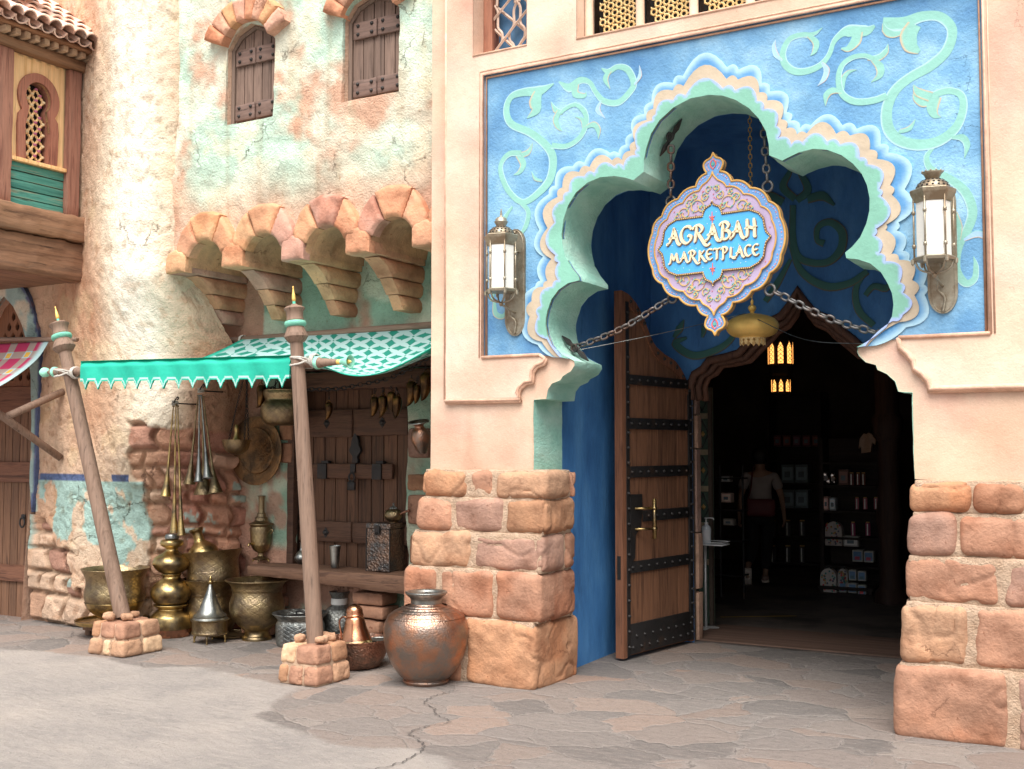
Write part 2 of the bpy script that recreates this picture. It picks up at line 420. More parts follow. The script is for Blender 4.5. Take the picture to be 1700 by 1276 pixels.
M_copperb = metal('bright_copper', (.72, .33, .18), (.35, .18, .12), .24, .2, 90)
M_pewter = metal('grey_pewter', (.38, .39, .37), (.12, .13, .13), .45, .7, 90, voro=60, voroamt=.4, engr=(9, 14, 3.))
M_pewtp = metal('plain_pewter', (.40, .41, .39), (.16, .17, .17), .38, .3, 60)
M_iron = metal('dark_iron', (.045, .042, .042), (.10, .06, .04), .55, .6, 90, lo=.55, hi=.75, m=.6)
M_ironc = metal('grey_iron_chain', (.15, .145, .145), (.16, .085, .055), .5, .6, 90, lo=.52, hi=.7, m=.75)
M_bronze = metal('bronze_lantern', (.40, .36, .28), (.24, .18, .12), .45, .5, 80, m=.75)
M_gold = metal('matt_gold', (.95, .62, .18), (.75, .46, .13), .46, .25, 60, lo=.5, hi=.8, m=.35)
M_goldp = pbr('gold_paint', [(.66, .47, .20), (.80, .62, .32)], 12, .6, bump=.2, bscale=60, vcol=True)
M_glass = pbr('frosted_glass', [(.76, .76, .72), (.84, .84, .80)], 3, .35, bump=.4, bscale=160, bdist=.003, fine=.05)
M_rope = pbr('pale_rope', [(.42, .39, .35), (.60, .57, .52)], 60, .9, bump=.6, bscale=160, stretch=(1, 1, 1))
M_black = pbr('unlit_dark', [(.012, .011, .011)], rough=.9, bump=0)
M_paint = pbr('flat_paint', [(1, 1, 1), (.94, .94, .94)], 30, .55, bump=.1, bscale=60, vcol=True)
M_paintd = pbr('dim_paint', [(1, 1, 1), (.9, .9, .9)], 8, .8, bump=.15, bscale=40, vcol=True)
# ---------------------------------------------------------------- ground: one sheet to the horizon, flagstones and poured concrete
def ground_material():
    m = bpy.data.materials.new('paving'); m.use_nodes = True; nt = m.node_tree; nt.nodes.clear()
    out = N(nt, 'ShaderNodeOutputMaterial'); b = N(nt, 'ShaderNodeBsdfPrincipled'); nt.links.new(b.outputs[0], out.inputs[0])
    tc = N(nt, 'ShaderNodeTexCoord'); co = tc.outputs['Object']
    def noise(sc, det=5, ro=.6, vec=co, st=None):
        if st:
            mp = N(nt, 'ShaderNodeMapping'); mp.inputs['Scale'].default_value = st; nt.links.new(vec, mp.inputs[0]); vec = mp.outputs[0]
        n = N(nt, 'ShaderNodeTexNoise'); n.inputs['Scale'].default_value = sc; n.inputs['Detail'].default_value = det
        n.inputs['Roughness'].default_value = ro; nt.links.new(vec, n.inputs['Vector']); return n
    wn = noise(2.3, 4, .6)
    wv = N(nt, 'ShaderNodeVectorMath', operation='MULTIPLY_ADD'); nt.links.new(wn.outputs['Color'], wv.inputs[0])
    wv.inputs[1].default_value = (.42, .42, 0); nt.links.new(co, wv.inputs[2])
    mp = N(nt, 'ShaderNodeMapping'); mp.inputs['Scale'].default_value = (2.3, 3.0, 0); mp.inputs['Rotation'].default_value = (0, 0, .5)
    nt.links.new(wv.outputs[0], mp.inputs[0])
    v1 = N(nt, 'ShaderNodeTexVoronoi'); v1.inputs['Randomness'].default_value = .9; nt.links.new(mp.outputs[0], v1.inputs['Vector']); v1.inputs['Scale'].default_value = 1
    v2 = N(nt, 'ShaderNodeTexVoronoi'); v2.feature = 'DISTANCE_TO_EDGE'; v2.inputs['Randomness'].default_value = .9; nt.links.new(mp.outputs[0], v2.inputs['Vector']); v2.inputs['Scale'].default_value = 1
    sp = N(nt, 'ShaderNodeSeparateColor'); nt.links.new(v1.outputs['Color'], sp.inputs[0])
    cell = ramp(nt, sp.outputs[0], [(0, (.13, .12, .115)), (.30, (.225, .20, .185)), (.55, (.25, .19, .16)), (.72, (.20, .18, .17)), (.86, (.31, .215, .17)), (1, (.28, .245, .22))])
    st = noise(9, 8, .7, st=(1, 3, 1)); cell = mixc(nt, cell, (.31, .26, .235), ramp(nt, st.outputs[0], [(.45, (0, 0, 0)), (.80, (.8, .8, .8))]))
    st2 = noise(30, 6, .7, st=(.7, 2.2, 1)); cell = mixc(nt, cell, (.055, .05, .05), ramp(nt, st2.outputs[0], [(.30, (.75, .75, .75)), (.46, (0, 0, 0))]))
    edge = v2.outputs['Distance']; en = noise(22, 4); e2 = math_(nt, 'MULTIPLY_ADD', en.outputs[0], .03, edge)
    grout = ramp(nt, e2, [(.022, (1, 1, 1)), (.040, (0, 0, 0))])
    cell = mixc(nt, cell, (.30, .27, .25), math_(nt, 'MULTIPLY', grout, .7))
    line = ramp(nt, e2, [(.014, (1, 1, 1)), (.020, (0, 0, 0))]); cell = mixc(nt, cell, (.06, .052, .05), math_(nt, 'MULTIPLY', line, .9))
    a = N(nt, 'ShaderNodeAttribute'); a.attribute_name = 'Col'; sa = N(nt, 'ShaderNodeSeparateColor'); nt.links.new(a.outputs[0], sa.inputs[0])
    c1 = noise(1.1, 7, .65); c2 = noise(14, 8, .75, st=(1, 1.5, 1)); c3 = noise(3.2, 8, .72, st=(.8, 1.1, 1))
    conc = ramp(nt, c1.outputs[0], [(.3, (.27, .245, .232)), (.5, (.34, .305, .282)), (.7, (.40, .35, .315))])
    conc = mixc(nt, conc, (.13, .128, .13), ramp(nt, c3.outputs[0], [(.46, (0, 0, 0)), (.78, (.42, .42, .42))]))
    conc = mixc(nt, conc, (.42, .37, .335), ramp(nt, c2.outputs[0], [(.50, (0, 0, 0)), (.70, (.7, .7, .7))]))
    # the flag colours fade into the concrete finish along the attribute
    mk = math_(nt, 'MULTIPLY_ADD', c3.outputs[0], .5, math_(nt, 'ADD', sa.outputs[0], -.25)); mk = ramp(nt, mk, [(.44, (0, 0, 0)), (.54, (1, 1, 1))])
    lite = mixc(nt, cell, (.34, .28, .25), .22)
    cell = mixc(nt, cell, lite, sa.outputs[1])
    col = mixc(nt, conc, cell, mk)
    col = mixc(nt, col, (.055, .05, .05), math_(nt, 'MULTIPLY', sa.outputs[2], .7))
    g0 = noise(38, 5, .75); col = mixc(nt, col, (.09, .082, .078), ramp(nt, g0.outputs[0], [(.30, (.7, .7, .7)), (.42, (0, 0, 0))])); g1 = noise(52, 5, .75); col = mixc(nt, col, (.46, .42, .385), ramp(nt, g1.outputs[0], [(.58, (0, 0, 0)), (.70, (.6, .6, .6))]))
    gs = noise(150, 4, .7); col = mixc(nt, col, (.05, .045, .04), ramp(nt, gs.outputs[0], [(.30, (.55, .55, .55)), (.44, (0, 0, 0))])); g2 = noise(110, 4, .7); col = mixc(nt, col, (.50, .46, .42), ramp(nt, g2.outputs[0], [(.62, (0, 0, 0)), (.76, (.5, .5, .5))]))
    nt.links.new(col, b.inputs['Base Color']); b.inputs['Roughness'].default_value = .78; b.inputs['Specular IOR Level'].default_value = .35
    h = math_(nt, 'MULTIPLY', math_(nt, 'MINIMUM', e2, .06), math_(nt, 'MULTIPLY', mk, 9.)); n4 = noise(60, 8, .8, st=(1, 1.4, 1)); h = math_(nt, 'MULTIPLY_ADD', n4.outputs[0], .55, h)
    h = math_(nt, 'MULTIPLY_ADD', noise(8, 5, .6, st=(1, 2, 1)).outputs[0], 1.0, h)
    bp = N(nt, 'ShaderNodeBump'); bp.inputs['Strength'].default_value = .95; bp.inputs['Distance'].default_value = .024
    nt.links.new(h, bp.inputs['Height']); nt.links.new(bp.outputs[0], b.inputs['Normal'])
    return m
M_ground = ground_material()
def build_ground():
    xs = np.unique(np.concatenate([[-600, -120, -40, -15, -9], np.arange(-7, 5.01, .05), [8, 20, 60, 200, 600]]))
    ys = np.unique(np.concatenate([[-600, -120, -40, -15, -8], np.arange(-6, 3.01, .05), [5, 12, 20, 60, 600]]))
    gx, gy = np.meshgrid(xs, ys); nx, ny = len(xs), len(ys)
    bd = [Z(a, b)[:2] for a, b in ((-200, 1000), (0, 1075), (150, 1088), (240, 1108), (330, 1106), (420, 1128), (500, 1140), (455, 1165), (430, 1190), (480, 1212), (560, 1236), (690, 1243), (740, 1256), (752, 1290), (760, 1420))]
    poly = list(map(tuple, bd))+[(3.7, -6.5), (9, -8), (9, 9), (-14, 9), (-14, .4)]
    ins = pip(gx, gy, poly); d = dist_poly(gx, gy, np.array(bd)); sdv = np.where(ins, d, -d)
    m = np.clip(.5+sdv*1.6, 0, 1)
    near = np.clip(sst(.6, -1.4, gy), 0, 1)            # flagstones get paler from the wall out into the plaza
    damp = sst(.5, 0, np.abs(gy-.25))*0
    col = np.stack([m, near, damp], -1).reshape(-1, 3)
    z = (fbm(gx*1.3, gy*1.3, 0, 5, 3)-.5)*.010*(np.abs(gx) < 6)*(np.abs(gy) < 6)
    z = np.where((gy > -.8), z*.2, z)
    V = np.stack([gx, gy, z], -1).reshape(-1, 3)
    F = [(j*nx+i, j*nx+i+1, (j+1)*nx+i+1, (j+1)*nx+i) for j in range(ny-1) for i in range(nx-1)]
    mb = MB(); mb.add(V, F, col); o = mb.build('ground', M_ground, smooth=True); tag(o, kind='structure')
    # open joints in the paving, as narrow dark strips lying on it
    M_crack = pbr('crack_fill', [(.085, .075, .07)], rough=1, bump=0)
    def crack(pts, wd):
        P = [Z(a, b)[:2] for a, b in pts]; sp = smooth_path(P, 10); rnd = random.Random(4); V = []; F = []
        for i, p in enumerate(sp):
            a = np.array(sp[max(i-1, 0)]); b = np.array(sp[min(i+1, len(sp)-1)]); t = (b-a)/max(np.linalg.norm(b-a), 1e-9); n = np.array([-t[1], t[0]])
            ww = wd*(.6+rnd.random()*.9)*min(1, .25+min(i, len(sp)-1-i)*.2); off = n*(rnd.random()-.5)*.028
            V += [(*(np.array(p)+off-n*ww/2), .006), (*(np.array(p)+off+n*ww/2), .006)]
        for i in range(len(sp)-1): F.append((2*i, 2*i+2, 2*i+3, 2*i+1))
        m_ = MB(); m_.add(V, F); tag(m_.build('paving_crack', M_crack), kind='structure')
    crack([(765, 1147), (735, 1152), (705, 1165), (722, 1177), (722, 1187), (745, 1195), (740, 1202), (705, 1207), (680, 1217), (700, 1232), (700, 1247), (665, 1267), (610, 1280), (575, 1284)], .0065)
    crack([(122, 1048), (118, 1057), (100, 1060), (60, 1063), (0, 1070), (-60, 1074)], .007)
build_ground()

# ---------------------------------------------------------------- entrance building
EB = thing('entrance_building', 'peach plaster entrance building with a blue panel around a lobed mint archway', 'building')
YF = .10
ARCH_PX = [(887, 794), (887, 663), (908, 662), (910.5, 646), (917.5, 636), (931, 630), (935, 624), (949, 616), (955, 606), (954.5, 599), (947, 595.5),
 (932, 587), (920, 573), (913, 556), (910.5, 540), (911, 529), (913.5, 517), (920, 498), (932, 482), (948, 471), (966, 466.5), (965, 460.5),
 (953, 445), (943, 427), (939, 408), (937, 391), (940, 366), (948, 342), (961, 321), (980, 305), (1001, 296), (1024, 294), (1043, 297), (1056, 301), (1073, 287),
 (1073, 269), (1077, 248), (1085, 224), (1099, 202), (1122, 181), (1150, 166), (1181, 160), (1204, 161.5), (1226, 169), (1247, 182), (1263, 199), (1275, 220), (1280, 243), (1280.5, 260),
 (1302, 269), (1311, 264), (1329, 255.5), (1353, 249.5), (1376, 251), (1400, 260), (1419, 274), (1433, 290), (1442, 309), (1446.5, 331), (1446, 352), (1441, 373), (1431, 395), (1418, 410.5),
 (1406, 421), (1408, 430), (1427, 432), (1448, 439), (1465, 453), (1476, 471), (1483.5, 488), (1486, 507), (1483.5, 526), (1474, 544), (1460, 556), (1440, 569), (1425, 577),
 (1423.5, 584), (1427, 591), (1438, 601.5), (1454, 606), (1457, 614), (1473, 620.7), (1487, 633), (1492, 649.5), (1517, 651), (1518.5, 794)]
ARCH = XZs(ARCH_PX, YF); ARCH[0] = (ARCH[0][0], 1.45); ARCH[-1] = (ARCH[-1][0], 1.45)
ARCH[1] = (ARCH[0][0], ARCH[1][1]); ARCH[-2] = (ARCH[-1][0], ARCH[-2][1])
FXL, FXR, FZT = -.93, 3.9, 5.6
def peachcol(x, z, seed=3):
    n = fbm(x*1.4, z*1.4, 0, seed, 4); n2 = fbm(x*5, z*5, 3, seed+9, 3)
    k = np.stack([1+(n-.5)*.22, 1+(n-.5)*.34, 1+(n-.5)*.40], -1)
    pink = sst(.50, .72, n2)[:, None]; stn = sst(.54, .74, fbm(x*7, z*.55, 2, seed+3, 4))[:, None]*.13; dr_ = sst(2.0, 1.5, z+.35*(n-.5))[:, None]*.10; yl = sst(.45, .65, fbm(x*1.1, z*1.3, 8, seed+4, 3))[:, None]; return k*(1-pink*.10*np.array([0, 1, .8]))*(1-stn*np.array([.6, 1, 1.2]))*(1-dr_*np.array([.2, .7, 1]))*(1+yl*.06*np.array([.3, .1, -.6]))
def lumps(amp, f, seed): return lambda x, z: (fbm(x*f, z*f, 1, seed, 4)-.5)*amp
WIN = [[(-.55, 4.47), (-.10, 4.47), (-.10, 5.3), (-.55, 5.3)], [(.29, 4.44), (2.95, 4.44), (2.95, 5.3), (.29, 5.3)]]
mb = MB()
plate(mb, [(FXL, 1.40)]+ARCH+[(FXR, 1.40), (FXR, FZT), (FXL, FZT)], YF, .02, holes=WIN, grid=.06, colf=peachcol, disp=lumps(.012, 5, 3), side=False)
mb.add([(FXL, YF, 1.40), (FXL, 3.2, 1.40), (FXL, 3.2, FZT), (FXL, YF, FZT)], [(0, 1, 2, 3)], (1, 1, 1))
mb.add([(FXL, YF, FZT), (FXR, YF, FZT), (FXR, 9.6, FZT), (FXL, 9.6, FZT)], [(0, 1, 2, 3)], (1, 1, 1))
mb.add([(FXR, YF, 0), (FXR, 9.6, 0), (FXR, 9.6, FZT), (FXR, YF, FZT)], [(0, 1, 2, 3)], (1, 1, 1))
wall = mb.build('wall', M_plaster_peach, EB, auto=40)
# raised surround
OGL = XZs([(862, 662), (857.5, 651), (861, 641), (870.5, 633), (882, 631.5), (881, 624), (882, 614), (889, 605), (901, 600), (903.5, 594), (895, 588.5)], .06)
OGR = XZs([(1492, 568), (1494, 575), (1508, 587), (1516, 598), (1518, 611), (1530, 619), (1541, 631), (1544, 646), (1552, 650)], .06)
pTL, pTR = XZ(806, 125, .08), XZ(1637, -38, .08); pBL, pBR = XZ(803, 590, .08), XZ(1645, 558, .08)
px0, px1, pz0, pz1 = pBL[0], pBR[0], (pBL[1]+pBR[1])/2, (pTL[1]+pTR[1])/2
RXL = XZ(739, 400, .06)[0]
OGL[-1] = (OGL[-1][0], pz0); OGR[0] = (OGR[0][0], pz0); zb = OGL[0][1]; OGR[-1] = (OGR[-1][0], zb)
outer = [(RXL, FZT), (RXL, zb)]+OGL+[(px0, pz0), (px0, pz1), (px1, pz1), (px1, pz0)]+OGR+[(FXR, zb), (FXR, FZT)]
mb = MB(); plate(mb, outer, .06, .045, holes=WIN, grid=.07, colf=lambda x, z: peachcol(x, z, 12), disp=lumps(.006, 5, 8))
mb.build('surround', M_plaster_peach, EB, auto=40)
mb = MB(); T1 = (1.15, 1.0, .92); T2 = (1.0, .84, .74)
T3 = (.72, .55, .45)
def bead(path, y, r, col, closed=False): mb.tube([(a, y, b) for a, b in path], r, 8, col, close=closed)
bead([(px0, pz0), (px0, pz1), (px1, pz1), (px1, pz0)], .062, .012, T1)
bead([(px0+.022, pz0), (px0+.022, pz1-.022), (px1-.022, pz1-.022), (px1-.022, pz0)], .080, .009, T3)
bead([(px0-.024, pz0), (px0-.024, pz1+.024), (px1+.024, pz1+.024), (px1+.024, pz0)], .060, .006, T1)
bead([(px0, pz0)]+[OGL[-1]], .056, .012, (1.1, .9, .8)); bead([OGR[0], (px1, pz0)], .056, .012, (1.1, .9, .8))
bead([(RXL, zb)]+OGL, .063, .012, T1); bead([(RXL, zb-.012)]+[(a+.006, b-.014) for a, b in OGL], .078, .014, T2)
bead(OGR+[(FXR, zb)], .060, .016, T1); bead([(a-.006, b-.014) for a, b in OGR]+[(FXR, zb-.014)], .078, .014, T2)
bead([(RXL, FZT), (RXL, zb)], .064, .010, T1)
for a, b in ((WIN[0][0][0], WIN[0][1][0]), (WIN[1][0][0], WIN[1][1][0])):
    zz = WIN[0][0][1] if a < 0 else WIN[1][0][1]; bead([(a, zz), (b, zz)], .060, .008, (1.1, .95, .85))
mb.build('moulding', M_trim, EB, smooth=True)
# blue panel
def bluecol(x, z):
    n = fbm(x*1.1, z*1.1, 0, 21, 4); mid = np.exp(-(((z-3.35)/.8)**2)); k = .78+.40*n+.14*mid; w_ = sst(.5, .75, fbm(x*2.2, z*2.2, 5, 33, 5))
    c = np.stack([k*(1+.45*w_+.30*mid), k*(1+.22*w_+.14*mid), k*(1+.10*w_)], -1); return c
outer = [(px0, pz0)]+[(OGL[-1][0], pz0), XZ(921, 592, .1)]+ARCH[10:-10]+[XZ(1450, 572, .1), (OGR[0][0], pz0), (px1, pz0), (px1, pz1), (px0, pz1)]
mb = MB(); plate(mb, outer, .088, .02, grid=.05, colf=bluecol, disp=lumps(.008, 6, 30), side=False)
mb.build('blue_panel', M_blue, EB, smooth=True)
CB = [(920, 593, .10), (893, 572, .30), (871.5, 521, .28), (889, 475, .2), (897.5, 466, .22), (902, 426, .30), (896, 381, .30), (911.5, 322, .28), (921.5, 308, .32), (951.5, 276, .28), (970, 270.5, .34), (1013, 254, .2), (1027, 254.5, .22), (1039, 240, .28), (1050, 221, .36), (1070.5, 189, .30),
 (1082, 169, .36), (1117.5, 137.5, .34), (1134, 126, .42), (1207, 112, .36), (1226, 116, .40), (1264.5, 137.5, .30), (1278, 152, .38), (1306, 186, .36), (1313, 200, .28), (1328, 214, .28), (1346, 208, .36), (1398.5, 208, .30), (1422, 214, .40), (1462, 239, .34), (1475, 253, .36), (1502, 314, .36), (1491.5, 369, .3), (1488, 382, .30), (1499, 416, .3), (1509, 431.5, .36), (1534, 472, .34), (1535, 489, .36), (1504.5, 543, .08), (1455, 573, 0)]
CT = [(924.5, 593, .06), (901, 567, .32), (881, 525.5, .34), (884, 500, .3), (903.5, 476, .25), (910, 466, .2), (917, 430, .34), (910.5, 378.5, .34), (927, 327, .3), (935, 311.5, .36), (963, 286, .3), (980, 277.5, .36), (1017.5, 267, .3), (1034, 267, .25), (1048, 250.5, .3), (1055, 235, .36), (1075, 199.5, .3), (1086, 181, .36), (1118.5, 150.5, .34), (1136, 143.5, .40), (1207, 131.7, .34), (1225.7, 133, .38), (1261, 154, .32), (1274, 167.5, .38), (1297.5, 198.7, .34), (1306, 214, .3), (1323.5, 224.5, .28), (1340, 222, .40), (1389, 223, .3), (1411.5, 225.7, .38), (1444.5, 249, .34), (1456, 264.5, .38), (1478, 308, .36), (1481, 323.5, .38), (1472, 373, .25), (1470.5, 382, .28), (1480, 422, .3), (1493, 431.5, .38), (1515, 465, .36), (1518.5, 490, .40), (1493, 535, -.06), (1440, 574.5, 0)]
CM = [(932, 593, .04), (910.5, 563, .34), (896, 525.5, .36), (901, 508, .34), (920, 476, .25), (929, 465, .2), (930, 436, .34), (925, 424, .33), (923.5, 370, .32), (937.5, 333, .3), (947, 318.7, .34), (973, 294, .3), (989, 288, .34), (1022, 277.5, .3), (1037.5, 277.5, .26), (1059, 259, .3), (1060, 248, .34), (1086, 201, .32), (1090.5, 191.5, .34), (1120, 168, .32), (1140, 160, .36), (1202, 148, .32), (1222, 151.7, .36), (1258, 169, .32), (1269, 182.5, .36), (1290.5, 210, .3), (1293, 230, .28), (1315, 242, .3), (1334, 237.5, .36), (1375, 236, .3), (1396, 241, .36), (1428, 263, .32), (1441, 274, .36), (1461, 314, .34), (1463.5, 326, .36), (1456, 380, .25), (1453, 391.5, .28), (1461, 421, .3), (1470.5, 434, .36), (1495, 469, .34), (1500, 486, .40), (1500, 523, .25), (1483.5, 533, -.06), (1438, 574.5, 0)]
def curve(cl): return arcs([(*XZ(a, b, .08), c) for a, b, c in cl], side=1, n=8)
cB, cT, cM = curve(CB), curve(CT), curve(CM)
edge = ARCH[10:-10]
def layer(name, cu, y, thick, colf, m_, g, am):
    mb = MB(); plate(mb, list(cu)+edge[::-1], y, thick, grid=g, colf=colf, disp=am); return mb.build(name, m_, EB, auto=50)
def cb_col(x, z):
    d = dist_poly(x, z, cB); t = sst(.0, .055, d)[:, None]; n = fbm(x*6, z*6, 0, 4, 3)[:, None]
    rim = np.array([.42, .65, .78]); mid = np.array([.08, .27, .55]); return rim*(1-t)+mid*t+(n-.5)*.08
def ct_col(x, z):
    n = fbm(x*9, z*9, 0, 14, 4)[:, None]; return np.array([.52, .43, .32])*(.82+.36*n)
def cm_col(x, z):
    d = dist_poly(x, z, cM); t = sst(.010, .016, d)[:, None]; n = fbm(x*4, z*4, 0, 24, 4)[:, None]
    return np.array([.36, .47, .80])*(1-t)+np.array([.21, .47, .37])*(.80+.40*n)*t
layer('blue_scallop_band', cB, .076, .02, cb_col, M_band, .022, lumps(.004, 8, 1))
layer('gold_scallop_band', cT, .066, .02, ct_col, M_band, .03, lumps(.008, 14, 2))
layer('mint_scallop_band', cM, .056, .03, cm_col, M_band, .018, lumps(.006, 8, 3))
# reveal of the arch, extruded into the wall, with the mint jambs and brackets
mb = MB(); A = resample(ARCH, .03)[:]
A = []
for i in range(len(ARCH)-1):
    a, b = np.array(ARCH[i]), np.array(ARCH[i+1]); k = max(1, int(np.linalg.norm(b-a)/.03))
    for q in range(k): A.append(tuple(a+(b-a)*q/k))
A.append(ARCH[-1]); ys = np.linspace(.056, .52, 15); n = len(A); V = []; F = []
An = np.array(A); tn = np.gradient(An, axis=0); tn /= np.maximum(np.linalg.norm(tn, axis=1, keepdims=True), 1e-9); nn = np.stack([-tn[:, 1], tn[:, 0]], 1)
isb = np.array([1 if (10 <= 0 or True) else 0]*n)
for j, yy in enumerate(ys):
    d = (fbm(An[:, 0]*7, An[:, 1]*7, yy*7, 40, 4)-.5)*.018*(1 if j else 0)
    y_eff = yy
    for i in range(n): V.append((An[i, 0]-nn[i, 0]*d[i], (YF if (An[i, 1] < 2.30 and j == 0) else y_eff), An[i, 1]-nn[i, 1]*d[i]))
for j in range(len(ys)-1):
    for i in range(n-1): F.append((j*n+i, (j+1)*n+i, (j+1)*n+i+1, j*n+i+1))
mb.add(V, F, (1, 1, 1)); mb.build('arch_reveal', M_mint, EB, auto=45)
# vestibule behind the arch: deep blue walls, ceiling, inner wall with its own arch
mb = MB()
plate(mb, [(-.35, 0)]+[(ARCH[0][0], 0)]+ARCH+[(ARCH[-1][0], 0), (2.8, 0), (2.8, 4.25), (-.35, 4.25)], .52, .02, side=False)
VL, VR, VB, VT = -.13, 2.62, 2.32, 4.2
gy_, gz_ = np.meshgrid(np.linspace(.52, VB, 24), np.linspace(0, VT, 50)); gy_, gz_ = gy_.ravel(), gz_.ravel()
dx = (fbm(gy_*2, gz_*2, 0, 60, 3)-.5)*.03
F = [(j*24+i, (j+1)*24+i, (j+1)*24+i+1, j*24+i+1) for j in range(49) for i in range(23)]
mb.add(np.stack([VL+dx, gy_, gz_], 1), F); mb.add([(VR, .52, 0), (VR, VB, 0), (VR, VB, VT), (VR, .52, VT)], [(0, 1, 2, 3)])
mb.add([(VL-.02, .5, VT), (VR+.02, .5, VT), (VR+.02, VB+.1, VT), (VL-.02, VB+.1, VT)], [(0, 3, 2, 1)])
IA_R = [(1.30, 2.715), (1.40, 2.67), (1.47, 2.60), (1.60, 2.49), (1.67, 2.42), (1.80, 2.39), (1.93, 2.37), (1.985, 2.30), (2.06, 2.26), (2.10, 2.165)]
IC = 1.165
IA = [(.245, 0), (.245, 2.14)]+[(2*IC-a, b) for a, b in IA_R[::-1]]+[(1.10, 2.80), (IC, 2.92), (1.23, 2.80)]+IA_R+[(2.10, 0)]
IA = [(a, b) for a, b in IA]
plate(mb, [(VL-.05, 0)]+IA+[(VR+.05, 0), (VR+.05, VT+.02), (VL-.05, VT+.02)], VB, .02, grid=.2, disp=lumps(.01, 3, 9), side=False)
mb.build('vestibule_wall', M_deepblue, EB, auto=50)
mb = MB(); IAs = IA[2:-1]
mb2 = MB()
for off, rr, yy, cc in ((0, .035, VB-.01, (.5, .4, .4)), (.045, .030, VB+.06, (.45, .36, .36)), (.075, .028, VB+.14, (.6, .45, .42))):
    ctr = np.array([IC, 2.0]); pth = []
    for a, b in [(IA[1][0], 2.04)]+IAs[:-1]+[(IA[-2][0], 2.16)]:
        v_ = ctr-np.array([a, b]); v_ = v_/np.linalg.norm(v_); pth.append((a+v_[0]*off, yy, b+v_[1]*off))
    mb2.tube(pth, rr, 8, cc)
mb2.build('inner_arch_moulding', M_wood, EB, smooth=True)
# inner jambs: stone and pale plaster beyond the door
mb = MB()
for x0, x1 in ((.13, .30), (2.06, 2.22)):
    for k, (z0, z1) in enumerate(((0, .42), (.43, .92), (1.62, 1.92))): mb.mark() if k == 0 else None; mb.rbox((x0, VB+.05, z0), (x1-(.022 if x1 < 1 else 0), VB+.17, z1), .03, .06, .006, k+7, col=(.42, .27, .20))
    mb.box((x0, VB+.06, .92), (x1-.042, VB+.15, 1.62), (.45, .30, .25)); mb.box((x0, VB+.06, 1.92), (x1-.042, VB+.15, 2.3), (.3, .2, .17))
mb.build_each('inner_jamb', M_stone, EB, auto=50)

